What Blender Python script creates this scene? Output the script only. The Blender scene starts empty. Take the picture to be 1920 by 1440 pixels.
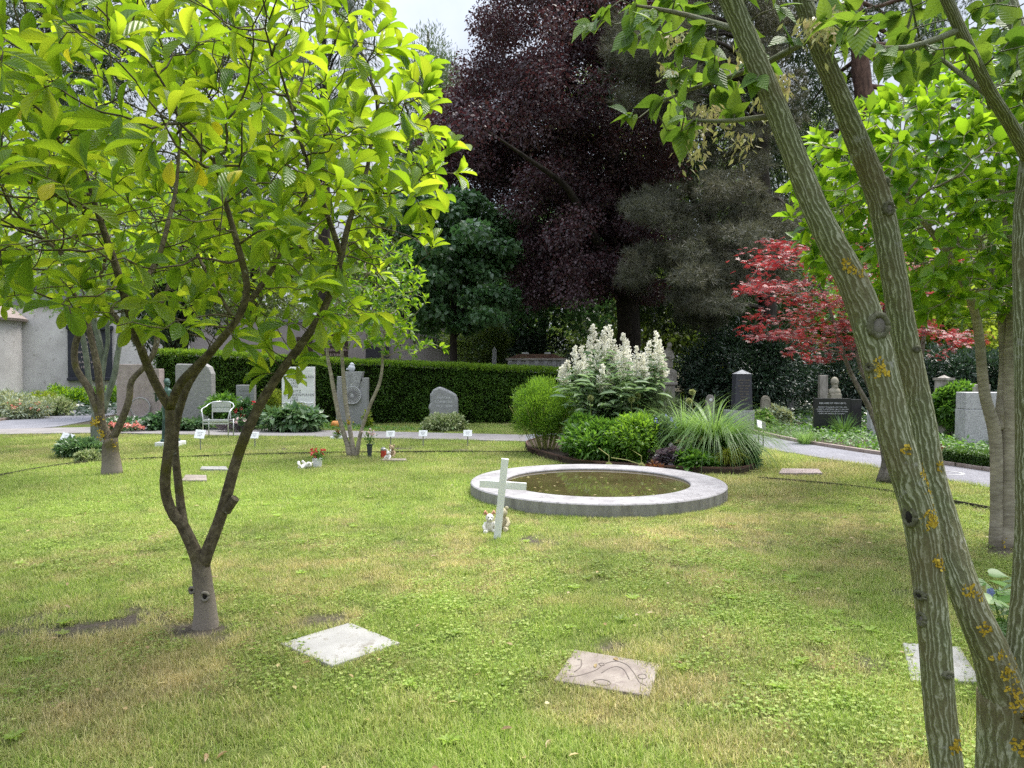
import bpy, bmesh, math, random
import numpy as np
from mathutils import Vector, Matrix

random.seed(11)
rng = np.random.default_rng(11)
SC = bpy.context.scene
COL = SC.collection
R = math.radians

# ------------------------------------------------------------------ camera
FPX = 1371.0
TILT = R(-1.34)
CAM = np.array([0.0, 0.0, 1.6])
FW = np.array([0, math.cos(TILT), math.sin(TILT)])
UP = np.array([0, -math.sin(TILT), math.cos(TILT)])
RT = np.array([1.0, 0, 0])
cam = bpy.data.cameras.new('camera')
cam.sensor_width = 36
cam.lens = 36 * FPX / 1920
cam.clip_end = 3000
cam.clip_start = 0.05
co = bpy.data.objects.new('camera', cam)
co.location = CAM
co.rotation_euler = (R(90) + TILT, 0, 0)
COL.objects.link(co)
SC.camera = co


def at(px, py, d):
    """world point seen at (px, py) of the 1920 picture, d metres away"""
    return CAM + d * (FW + (px - 960) / FPX * RT + (720 - py) / FPX * UP)


def gp(px, py, z=0.0):
    """ground point seen at (px, py)"""
    v = FW + (px - 960) / FPX * RT + (720 - py) / FPX * UP
    return CAM + v * ((z - CAM[2]) / v[2])


def gd(px, d, z=0.0):
    """point on the ground d metres away, in the picture column px"""
    return np.array([(px - 960) / FPX * d, d, z])


# ------------------------------------------------------------------ objects
def tag(o, label=None, cat=None, group=None, kind=None):
    if label: o['label'] = label
    if cat: o['category'] = cat
    if group: o['group'] = group
    if kind: o['kind'] = kind
    return o


WLOC = {}


def thing(name, label, cat, loc, group=None, rotz=0.0):
    o = bpy.data.objects.new(name, None)
    o.empty_display_size = 0.1
    o.location = Vector([float(c) for c in loc])
    o.rotation_euler = (0, 0, rotz)
    COL.objects.link(o)
    WLOC[o.name] = np.array(loc, float)
    return tag(o, label, cat, group, 'thing')


def copy_tree(o, parent=None):
    c = o.copy()
    COL.objects.link(c)
    c.parent = parent
    for ch in list(o.children):
        copy_tree(ch, c)
    return c


class MB:
    """collects geometry for one mesh"""
    def __init__(self):
        self.v = []; self.f = []; self.m = []; self.bark = {}
        self.cur = 0

    def add(self, vs, fs, M=None):
        b = len(self.v)
        if M is not None:
            vs = [M @ Vector(v) for v in vs]
        self.v += [tuple(float(c) for c in v) for v in vs]
        self.f += [tuple(b + i for i in f) for f in fs]
        self.m += [self.cur] * len(fs)
        return b

    def box(self, c, s, M=None, taper=1.0):
        x, y, z = s[0] / 2, s[1] / 2, s[2] / 2
        t = taper
        vs = [(-x, -y, -z), (x, -y, -z), (x, y, -z), (-x, y, -z),
              (-x * t, -y * t, z), (x * t, -y * t, z), (x * t, y * t, z), (-x * t, y * t, z)]
        vs = [(a + c[0], b + c[1], d + c[2]) for a, b, d in vs]
        self.add(vs, [(0, 3, 2, 1), (4, 5, 6, 7), (0, 1, 5, 4), (1, 2, 6, 5), (2, 3, 7, 6), (3, 0, 4, 7)], M)

    def prism(self, pts, y0, y1, M=None):
        """outline in x, z extruded along y"""
        n = len(pts)
        vs = [(p[0], y0, p[1]) for p in pts] + [(p[0], y1, p[1]) for p in pts]
        fs = [tuple(range(n)), tuple(range(2 * n - 1, n - 1, -1))]
        fs += [(i, i + n, (i + 1) % n + n, (i + 1) % n) for i in range(n)]
        self.add(vs, fs, M)

    def slab(self, pts, z0, z1):
        """outline in x, y extruded upwards"""
        n = len(pts)
        vs = [(p[0], p[1], z0) for p in pts] + [(p[0], p[1], z1) for p in pts]
        fs = [tuple(range(n - 1, -1, -1)), tuple(range(n, 2 * n))]
        fs += [(i, (i + 1) % n, (i + 1) % n + n, i + n) for i in range(n)]
        self.add(vs, fs)

    def lathe(self, prof, c=(0, 0, 0), n=20, M=None, sx=1.0, sy=1.0):
        vs = []; fs = []
        for r, z in prof:
            for k in range(n):
                a = 2 * math.pi * k / n
                vs.append((c[0] + r * math.cos(a) * sx, c[1] + r * math.sin(a) * sy, c[2] + z))
        m = len(prof)
        for i in range(m - 1):
            for k in range(n):
                k2 = (k + 1) % n
                fs.append((i * n + k, i * n + k2, (i + 1) * n + k2, (i + 1) * n + k))
        fs.append(tuple(range(n - 1, -1, -1)))
        fs.append(tuple((m - 1) * n + k for k in range(n)))
        self.add(vs, fs, M)

    def ball(self, c, r, n=12, M=None):
        if not hasattr(r, '__len__'): r = (r, r, r)
        prof = [(max(1e-4, math.sin(math.pi * i / 8)), -math.cos(math.pi * i / 8)) for i in range(9)]
        vs = []
        fs = []
        for pr, pz in prof:
            for k in range(n):
                a = 2 * math.pi * k / n
                vs.append((c[0] + r[0] * pr * math.cos(a), c[1] + r[1] * pr * math.sin(a), c[2] + r[2] * pz))
        for i in range(8):
            for k in range(n):
                k2 = (k + 1) % n
                fs.append((i * n + k, i * n + k2, (i + 1) * n + k2, (i + 1) * n + k))
        self.add(vs, fs, M)

    def tube(self, pts, rad, n=8, cap=True, wob=0.0, seed=0):
        pts = np.asarray(pts, float)
        m = len(pts)
        if not hasattr(rad, '__len__'): rad = [rad] * m
        T = np.gradient(pts, axis=0)
        T /= np.linalg.norm(T, axis=1)[:, None] + 1e-12
        a = np.array([0, 0, 1.0]) if abs(T[0][2]) < 0.9 else np.array([1.0, 0, 0])
        u = np.cross(T[0], a); u /= np.linalg.norm(u)
        ln = 0.0
        b = len(self.v)
        rs = np.random.default_rng(seed)
        ph = rs.random(6) * 6.28
        off = float(rs.random() * 50)
        for i in range(m):
            if i:
                u = u - T[i] * np.dot(u, T[i]); u /= np.linalg.norm(u) + 1e-12
                ln += float(np.linalg.norm(pts[i] - pts[i - 1]))
            w = np.cross(T[i], u)
            for k in range(n):
                an = 2 * math.pi * k / n
                rr = rad[i]
                if wob:
                    rr *= 1 + wob * (math.sin(2 * an + ph[0] + ln * 5) + 0.7 * math.sin(3 * an + ph[1] - ln * 9) + 0.6 * math.sin(ln * 14 + ph[2] + an))
                d = u * math.cos(an) + w * math.sin(an)
                self.bark[len(self.v)] = (math.cos(an) * rad[i], math.sin(an) * rad[i], ln + off)
                self.v.append(tuple(pts[i] + d * rr))
        for i in range(m - 1):
            for k in range(n):
                k2 = (k + 1) % n
                self.f.append((b + i * n + k, b + i * n + k2, b + (i + 1) * n + k2, b + (i + 1) * n + k)); self.m.append(self.cur)
        if cap:
            self.f.append(tuple(b + k for k in range(n - 1, -1, -1))); self.m.append(self.cur)
            self.f.append(tuple(b + (m - 1) * n + k for k in range(n))); self.m.append(self.cur)


def part(name, mb, mat, parent=None, bevel=0.0, smooth=False, local=False, remesh=0.0, loc=None, segs=2):
    """links the collected geometry as ONE mesh object; coordinates are world unless local"""
    me = bpy.data.meshes.new(name)
    off = np.zeros(3)
    if not local:
        if parent is not None:
            p = parent
            off = WLOC.get(p.name, np.zeros(3))
        elif loc is not None:
            off = np.array(loc, float)
    v = np.asarray(mb.v, float) - off
    me.from_pydata([tuple(p) for p in v], [], mb.f)
    mats = mat if isinstance(mat, (list, tuple)) else [mat]
    for m_ in mats: me.materials.append(m_)
    if len(mats) > 1:
        me.polygons.foreach_set('material_index', np.array(mb.m, np.int32))
    if mb.bark:
        a = me.attributes.new('bark', 'FLOAT_VECTOR', 'POINT')
        arr = np.zeros((len(mb.v), 3), np.float32)
        for k, q in mb.bark.items(): arr[k] = q
        a.data.foreach_set('vector', arr.ravel())
    if smooth:
        me.polygons.foreach_set('use_smooth', np.ones(len(me.polygons), bool))
    me.update()
    o = bpy.data.objects.new(name, me)
    COL.objects.link(o)
    if parent is not None:
        o.parent = parent
        WLOC[o.name] = off if not local else np.zeros(3)
    elif loc is not None:
        o.location = Vector([float(c) for c in loc])
        WLOC[o.name] = off
    if remesh:
        r = o.modifiers.new('Remesh', 'REMESH'); r.mode = 'VOXEL'; r.voxel_size = remesh; r.use_smooth_shade = True
        s = o.modifiers.new('Smooth', 'SMOOTH'); s.factor = 0.6; s.iterations = 4
    if bevel:
        b = o.modifiers.new('Bevel', 'BEVEL'); b.width = bevel; b.segments = segs; b.limit_method = 'ANGLE'; b.angle_limit = R(40)
    return o


def single(name, mb, mat, label, cat, loc, group=None, **k):
    return tag(part(name, mb, mat, None, loc=loc, **k), label, cat, group, 'thing')


# ------------------------------------------------------------------ leaves
def poly_template(vs, fs):
    return np.array(vs, float), fs


T_RHOMB = poly_template([(0, 0, 0), (.45, .5, .04), (1, 0, -.06), (.45, -.5, .04)], [(0, 3, 2, 1)])
T_FOLD = poly_template([(0, 0, 0), (.3, .42, .09), (.65, .4, .07), (1, 0, -.1), (.65, -.4, .07), (.3, -.42, .09), (.5, 0, 0)],
                       [(0, 6, 2, 1), (6, 3, 2), (0, 5, 4, 6), (6, 4, 3)])


def _obovate():
    ts = [0, .12, .3, .5, .7, .86, .96, 1]
    ws = [.03, .12, .27, .41, .5, .43, .2, .02]
    V = []; Fc = []
    for t, w in zip(ts, ws):
        z = -.3 * t * t + .06 * t
        V += [(t, -w, z + w * .34), (t, 0, z), (t, w, z + w * .34)]
    for i in range(len(ts) - 1):
        a = i * 3
        Fc += [(a, a + 1, a + 4, a + 3), (a + 1, a + 2, a + 5, a + 4)]
    return np.array(V), Fc


T_MAG = _obovate()
# broad heart-shaped leaf with two short side lobes, folded along the midrib
_half = [(.0, .0), (-.06, .17), (.0, .33), (.15, .44), (.32, .46), (.48, .4), (.62, .3), (.78, .17), (.9, .07), (1.05, .0)]
_hv = [(t, s, .14 * s - .2 * t * t) for t, s in _half] + [(t, -s, .14 * s - .2 * t * t) for t, s in _half[1:-1]]
_mid = [(.3, 0, -.018), (.6, 0, -.072)]
_n = len(_half)
T_HEART = (np.array(_hv + _mid), [(0, len(_hv), 4, 3, 2, 1)[::-1], (len(_hv), len(_hv) + 1, 6, 5, 4)[::-1], (len(_hv) + 1, 9, 8, 7, 6)[::-1],
                                   (0, len(_hv), _n + 3, _n + 2, _n + 1, _n), (len(_hv), len(_hv) + 1, _n + 5, _n + 4, _n + 3), (len(_hv) + 1, 9, _n + 7, _n + 6, _n + 5)])


def _palm(nl=5):
    V = [(0, 0, 0)]; Fc = []
    for k in range(nl):
        a = R(-78 + 156 * k / (nl - 1))
        L = 1.0 - .42 * abs(k - (nl - 1) / 2) / ((nl - 1) / 2)
        d = (math.cos(a), math.sin(a)); p = (-d[1], d[0])
        b = len(V)
        V += [(d[0] * .5 * L + p[0] * .1, d[1] * .5 * L + p[1] * .1, .0), (d[0] * L, d[1] * L, -.12), (d[0] * .5 * L - p[0] * .1, d[1] * .5 * L - p[1] * .1, .0)]
        Fc.append((0, b + 2, b + 1, b))
    return np.array(V), Fc


T_PALM = _palm()
T_NEEDLE = poly_template([(0, .5, 0), (0, -.5, 0), (1, 0, -.05)], [(0, 1, 2)])
_ang = [(math.cos(a), math.sin(a)) for a in np.linspace(0, 2 * math.pi, 9)[:-1]]
T_DISC = poly_template([(.5 + .5 * c, .5 * s, .03 * math.cos(3 * i)) for i, (c, s) in enumerate(_ang)], [tuple(range(8))])


def nrm(a):
    return a / (np.linalg.norm(a, axis=-1, keepdims=True) + 1e-9)


def leafmesh(name, P, D, Nn, L, W, T, mat, parent=None, smooth=False, loc=None, rnd=None, kind=None, local=False, uv=False):
    P = np.asarray(P, float); n = len(P)
    D = nrm(np.asarray(D, float)); B = nrm(np.cross(np.asarray(Nn, float), D)); Nn = np.cross(D, B)
    L = np.broadcast_to(np.asarray(L, float), (n,)); W = np.broadcast_to(np.asarray(W, float), (n,))
    tv, tf = T
    k = len(tv)
    V = (P[:, None, :] + (tv[None, :, 0] * L[:, None])[..., None] * D[:, None, :]
         + (tv[None, :, 1] * W[:, None])[..., None] * B[:, None, :]
         + (tv[None, :, 2] * L[:, None])[..., None] * Nn[:, None, :])
    off = np.zeros(3)
    if not local:
        if parent is not None: off = WLOC.get(parent.name, off)
        elif loc is not None: off = np.array(loc, float)
    V = (V.reshape(-1, 3) - off).astype(np.float32)
    idx = np.concatenate([np.array(f) for f in tf]); cnt = np.array([len(f) for f in tf])
    loops = (np.arange(n)[:, None] * k + idx[None]).ravel().astype(np.int32)
    tot = np.tile(cnt, n).astype(np.int32)
    st = np.concatenate([[0], np.cumsum(tot)[:-1]]).astype(np.int32)
    me = bpy.data.meshes.new(name)
    me.vertices.add(len(V)); me.vertices.foreach_set('co', V.ravel())
    me.loops.add(len(loops)); me.loops.foreach_set('vertex_index', loops)
    me.polygons.add(len(tot)); me.polygons.foreach_set('loop_start', st); me.polygons.foreach_set('loop_total', tot)
    if smooth: me.polygons.foreach_set('use_smooth', np.ones(len(tot), bool))
    me.update(calc_edges=True)
    a = me.attributes.new('rnd', 'FLOAT', 'FACE')
    if rnd is None: rnd = rng.random(n)
    a.data.foreach_set('value', np.repeat(rnd, len(tf)).astype(np.float32))
    if uv:
        a = me.attributes.new('leafuv', 'FLOAT_VECTOR', 'POINT')
        a.data.foreach_set('vector', np.tile(np.stack([tv[:, 0], tv[:, 1], np.ones(k)], 1), (n, 1)).astype(np.float32).ravel())
    mats = mat if isinstance(mat, (list, tuple)) else [mat]
    for m_ in mats: me.materials.append(m_)
    o = bpy.data.objects.new(name, me)
    COL.objects.link(o)
    if parent is not None: o.parent = parent
    elif loc is not None: o.location = Vector([float(c) for c in loc])
    WLOC[o.name] = off
    return o


def ribbons(name, P, az, L, W, lean, droop, mat, parent=None, loc=None, segs=5, local=False, rnd=None):
    """arching grass blades: base P, heading az, length L, width W; lean = outward share, droop = bend"""
    n = len(P)
    az = np.asarray(az); L = np.broadcast_to(L, (n,)); W = np.broadcast_to(W, (n,)); lean = np.broadcast_to(lean, (n,)); droop = np.broadcast_to(droop, (n,))
    H = np.stack([np.cos(az), np.sin(az), np.zeros(n)], 1); S = np.stack([-np.sin(az), np.cos(az), np.zeros(n)], 1)
    V = np.zeros((n, (segs + 1) * 2, 3))
    th0 = np.pi / 2 - lean
    pos = np.array(P, float).copy()
    for i in range(segs + 1):
        t = i / segs
        w = W * (1 - .92 * t ** 1.7) * (.6 + .8 * min(t * 3, .5))
        V[:, 2 * i] = pos + S * (w / 2)[:, None]; V[:, 2 * i + 1] = pos - S * (w / 2)[:, None]
        th = th0 - droop * t
        pos = pos + (H * np.cos(th)[:, None] + np.array([0, 0, 1.]) * np.sin(th)[:, None]) * (L / segs)[:, None]
    off = np.zeros(3)
    if not local:
        if parent is not None: off = WLOC.get(parent.name, off)
        elif loc is not None: off = np.array(loc, float)
    V = (V.reshape(-1, 3) - off).astype(np.float32)
    base = np.array([[2 * i, 2 * i + 1, 2 * i + 3, 2 * i + 2] for i in range(segs)]).ravel()
    loops = (np.arange(n)[:, None] * (segs + 1) * 2 + base[None]).ravel().astype(np.int32)
    np_ = n * segs
    me = bpy.data.meshes.new(name)
    me.vertices.add(len(V)); me.vertices.foreach_set('co', V.ravel())
    me.loops.add(len(loops)); me.loops.foreach_set('vertex_index', loops)
    me.polygons.add(np_); me.polygons.foreach_set('loop_start', np.arange(0, np_ * 4, 4, dtype=np.int32)); me.polygons.foreach_set('loop_total', np.full(np_, 4, np.int32))
    me.polygons.foreach_set('use_smooth', np.ones(np_, bool))
    me.update(calc_edges=True)
    a = me.attributes.new('rnd', 'FLOAT', 'FACE')
    if rnd is None: rnd = rng.random(n)
    a.data.foreach_set('value', np.repeat(rnd, segs).astype(np.float32))
    me.materials.append(mat)
    o = bpy.data.objects.new(name, me); COL.objects.link(o)
    if parent is not None: o.parent = parent
    elif loc is not None: o.location = Vector([float(c) for c in loc])
    WLOC[o.name] = off
    return o


def rdir(n, up=0.0):
    d = rng.normal(size=(n, 3)); d[:, 2] += up
    return nrm(d)


# ------------------------------------------------------------------ 2-D value noise
_h = np.random.default_rng(5).random((256, 256))


def vnoise(x, y, s=1.0):
    x = np.asarray(x) * s + 70.3; y = np.asarray(y) * s + 31.7
    xi = np.floor(x).astype(int); yi = np.floor(y).astype(int); fx = x - xi; fy = y - yi
    fx = fx * fx * (3 - 2 * fx); fy = fy * fy * (3 - 2 * fy)
    a = _h[xi % 256, yi % 256]; b = _h[(xi + 1) % 256, yi % 256]; c = _h[xi % 256, (yi + 1) % 256]; d = _h[(xi + 1) % 256, (yi + 1) % 256]
    return (a * (1 - fx) + b * fx) * (1 - fy) + (c * (1 - fx) + d * fx) * fy


def fbm(x, y, s=1.0):
    return .5 * vnoise(x, y, s) + .3 * vnoise(x, y, s * 2.3) + .2 * vnoise(x, y, s * 5.1)


def inpoly(x, y, poly):
    x = np.asarray(x); y = np.asarray(y); r = np.zeros(x.shape, bool)
    n = len(poly); j = n - 1
    for i in range(n):
        xi, yi = poly[i][0], poly[i][1]; xj, yj = poly[j][0], poly[j][1]
        c = ((yi > y) != (yj > y)) & (x < (xj - xi) * (y - yi) / (yj - yi + 1e-12) + xi)
        r ^= c; j = i
    return r


# ------------------------------------------------------------------ materials
def nd(nt, typ, props=None, **ins):
    n = nt.nodes.new(typ)
    for k, v in (props or {}).items(): setattr(n, k, v)
    for k, v in ins.items():
        s = n.inputs[int(k[1:])] if k[0] == 'i' and k[1:].isdigit() else n.inputs[k.replace('_', ' ')]
        if isinstance(v, bpy.types.NodeSocket): nt.links.new(v, s)
        else:
            if s.type == 'RGBA' and len(v) == 3: v = (*v, 1)
            s.default_value = v
    return n


def newmat(name):
    m = bpy.data.materials.new(name); m.use_nodes = True
    m.node_tree.nodes.clear()
    return m, m.node_tree


def ramp(nt, fac, stops, interp='LINEAR'):
    n = nt.nodes.new('ShaderNodeValToRGB')
    n.color_ramp.interpolation = interp
    e = n.color_ramp.elements
    while len(e) < len(stops): e.new(0.5)
    for el, (p, c) in zip(e, stops):
        el.position = p; el.color = (*c, 1) if len(c) == 3 else c
    nt.links.new(fac, n.inputs[0])
    return n.outputs['Color']


def out(nt, sh):
    o = nt.nodes.new('ShaderNodeOutputMaterial'); nt.links.new(sh, o.inputs['Surface'])


def surf(name, stops, scale=6.0, rough=.8, bump=.3, detail=8, speck=None, spec=.3, coord='Object', stretch=(1, 1, 1), bscale=None, metal=0.0, dist=.01):
    m, nt = newmat(name)
    tc = nd(nt, 'ShaderNodeTexCoord')
    v = nd(nt, 'ShaderNodeMapping', None, Vector=tc.outputs[coord], Scale=stretch).outputs[0]
    n1 = nd(nt, 'ShaderNodeTexNoise', None, Vector=v, Scale=scale, Detail=detail, Roughness=.62)
    c = ramp(nt, n1.outputs['Fac'], stops)
    n2 = nd(nt, 'ShaderNodeTexNoise', None, Vector=v, Scale=(bscale or scale * 9), Detail=5, Roughness=.7)
    if speck:
        sp = ramp(nt, n2.outputs['Fac'], [(speck[0], (0, 0, 0)), (speck[1], (1, 1, 1))])
        c = nd(nt, 'ShaderNodeMix', {'data_type': 'RGBA'}, i0=sp, i6=c, i7=speck[2]).outputs[2]
    b = nd(nt, 'ShaderNodeBump', None, Strength=bump, Distance=dist, Height=n2.outputs['Fac'])
    p = nd(nt, 'ShaderNodeBsdfPrincipled', None, Base_Color=c, Roughness=rough, Metallic=metal, Normal=b.outputs[0], Specular_IOR_Level=spec)
    out(nt, p.outputs[0])
    return m


def plain(name, col, rough=.5, metal=0.0, spec=.4, var=.12):
    c = np.array(col)
    return surf(name, [(.3, tuple(c * (1 - var))), (.7, tuple(np.minimum(c * (1 + var), .95)))], scale=9, rough=rough, bump=.06, metal=metal, spec=spec)


def leafmat(name, cols, tcols=None, trans=.4, rough=.45, spec=.4, vary=.25, veins=0):
    """cols: ramp over the per-leaf random; tcols: colour of the light that passes through"""
    m, nt = newmat(name)
    a = nd(nt, 'ShaderNodeAttribute', {'attribute_name': 'rnd'})
    n = len(cols)
    st = [(i / max(1, n - 1), c) for i, c in enumerate(cols)]
    c = ramp(nt, a.outputs['Fac'], st)
    tc = nd(nt, 'ShaderNodeTexCoord')
    ns = nd(nt, 'ShaderNodeTexNoise', None, Vector=tc.outputs['Object'], Scale=1.3, Detail=3)
    hv = nd(nt, 'ShaderNodeMapRange', None, Value=ns.outputs['Fac'], From_Min=.3, From_Max=.7, To_Min=1 - vary, To_Max=1 + vary)
    c = nd(nt, 'ShaderNodeHueSaturation', None, Color=c, Value=hv.outputs[0]).outputs[0]
    if tcols is None: tcols = [tuple(min(.95, x * k) for x, k in zip(q, (2.2, 1.9, 1.0))) for q in cols]
    t = ramp(nt, a.outputs['Fac'], [(i / max(1, len(tcols) - 1), q) for i, q in enumerate(tcols)])
    bmp = None
    if veins:
        uvn = nd(nt, 'ShaderNodeSeparateXYZ', None, Vector=nd(nt, 'ShaderNodeAttribute', {'attribute_name': 'leafuv'}).outputs['Vector'])
        ab_ = nd(nt, 'ShaderNodeMath', {'operation': 'ABSOLUTE'}, i0=uvn.outputs[1])
        mid = nd(nt, 'ShaderNodeMapRange', None, Value=ab_.outputs[0], From_Min=.012, From_Max=.035, To_Min=1, To_Max=0)
        sk_ = nd(nt, 'ShaderNodeMath', {'operation': 'MULTIPLY_ADD'}, i0=ab_.outputs[0], i1=-.75, i2=uvn.outputs[0])
        sn = nd(nt, 'ShaderNodeMath', {'operation': 'SINE'}, i0=nd(nt, 'ShaderNodeMath', {'operation': 'MULTIPLY'}, i0=sk_.outputs[0], i1=float(veins)).outputs[0])
        lat = nd(nt, 'ShaderNodeMapRange', None, Value=sn.outputs[0], From_Min=.86, From_Max=1, To_Min=0, To_Max=.6)
        vf = nd(nt, 'ShaderNodeMath', {'operation': 'MAXIMUM'}, i0=mid.outputs[0], i1=lat.outputs[0])
        vv = nd(nt, 'ShaderNodeMath', {'operation': 'MULTIPLY'}, i0=vf.outputs[0], i1=uvn.outputs[2])
        k1 = nd(nt, 'ShaderNodeMapRange', None, Value=vv.outputs[0], To_Min=1, To_Max=1.55)
        k2 = nd(nt, 'ShaderNodeMapRange', None, Value=vv.outputs[0], To_Min=1, To_Max=.72)
        c = nd(nt, 'ShaderNodeHueSaturation', None, Color=c, Value=k1.outputs[0], Saturation=.95).outputs[0]
        t = nd(nt, 'ShaderNodeHueSaturation', None, Color=t, Value=k2.outputs[0]).outputs[0]
        bmp = nd(nt, 'ShaderNodeBump', None, Strength=.35, Distance=.004, Height=sn.outputs[0]).outputs[0]
    p = nd(nt, 'ShaderNodeBsdfPrincipled', None, Base_Color=c, Roughness=rough, Specular_IOR_Level=spec)
    if bmp: nt.links.new(bmp, p.inputs['Normal'])
    tr = nd(nt, 'ShaderNodeBsdfTranslucent', None, Color=t)
    mx = nd(nt, 'ShaderNodeMixShader', None, i0=trans, i1=p.outputs[0], i2=tr.outputs[0])
    out(nt, mx.outputs[0])
    return m


def barkmat(name, stops, along=3.0, around=30.0, rough=.85, bump=.5, lichen=None, foot=None, moss=None, interp='LINEAR'):
    m, nt = newmat(name)
    a = nd(nt, 'ShaderNodeAttribute', {'attribute_name': 'bark'})
    v = nd(nt, 'ShaderNodeMapping', None, Vector=a.outputs['Vector'], Scale=(around, around, along)).outputs[0]
    n1 = nd(nt, 'ShaderNodeTexNoise', None, Vector=v, Scale=1.0, Detail=4, Roughness=.55, Distortion=.6)
    c = ramp(nt, n1.outputs['Fac'], stops, interp)
    n3 = nd(nt, 'ShaderNodeTexNoise', None, Vector=a.outputs['Vector'], Scale=5.0, Detail=6)
    big = nd(nt, 'ShaderNodeMapRange', None, Value=n3.outputs['Fac'], From_Min=.3, From_Max=.7, To_Min=.7, To_Max=1.25)
    c = nd(nt, 'ShaderNodeHueSaturation', None, Color=c, Value=big.outputs[0]).outputs[0]
    if moss:
        n4 = nd(nt, 'ShaderNodeTexNoise', None, Vector=a.outputs['Vector'], Scale=3.1, Detail=5)
        f = ramp(nt, n4.outputs['Fac'], [(moss[0], (0, 0, 0)), (moss[0] + .12, (1, 1, 1))])
        c = nd(nt, 'ShaderNodeMix', {'data_type': 'RGBA'}, i0=f, i6=c, i7=moss[1]).outputs[2]
    if lichen:
        n5 = nd(nt, 'ShaderNodeTexNoise', None, Vector=a.outputs['Vector'], Scale=lichen[2], Detail=7, Roughness=.65)
        f = ramp(nt, n5.outputs['Fac'], [(lichen[0], (0, 0, 0)), (lichen[0] + .04, (1, 1, 1))])
        c = nd(nt, 'ShaderNodeMix', {'data_type': 'RGBA'}, i0=f, i6=c, i7=lichen[1]).outputs[2]
    if foot:
        gz = nd(nt, 'ShaderNodeSeparateXYZ', None, Vector=nd(nt, 'ShaderNodeNewGeometry').outputs['Position'])
        hz = nd(nt, 'ShaderNodeMath', {'operation': 'MULTIPLY_ADD'}, i0=n3.outputs['Fac'], i1=.3, i2=gz.outputs[2])
        f = ramp(nt, hz.outputs[0], [(foot[0], (.85, .85, .85)), (foot[0] + .3, (0, 0, 0))])
        c = nd(nt, 'ShaderNodeMix', {'data_type': 'RGBA'}, i0=f, i6=c, i7=foot[1]).outputs[2]
    n6 = nd(nt, 'ShaderNodeTexNoise', None, Vector=a.outputs['Vector'], Scale=90, Detail=4)
    hh = nd(nt, 'ShaderNodeMath', {'operation': 'MULTIPLY_ADD'}, i0=n6.outputs['Fac'], i1=.5, i2=n1.outputs['Fac'])
    b = nd(nt, 'ShaderNodeBump', None, Strength=bump, Distance=.008, Height=hh.outputs[0])
    p = nd(nt, 'ShaderNodeBsdfPrincipled', None, Base_Color=c, Roughness=rough, Normal=b.outputs[0], Specular_IOR_Level=.25)
    out(nt, p.outputs[0])
    return m


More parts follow.
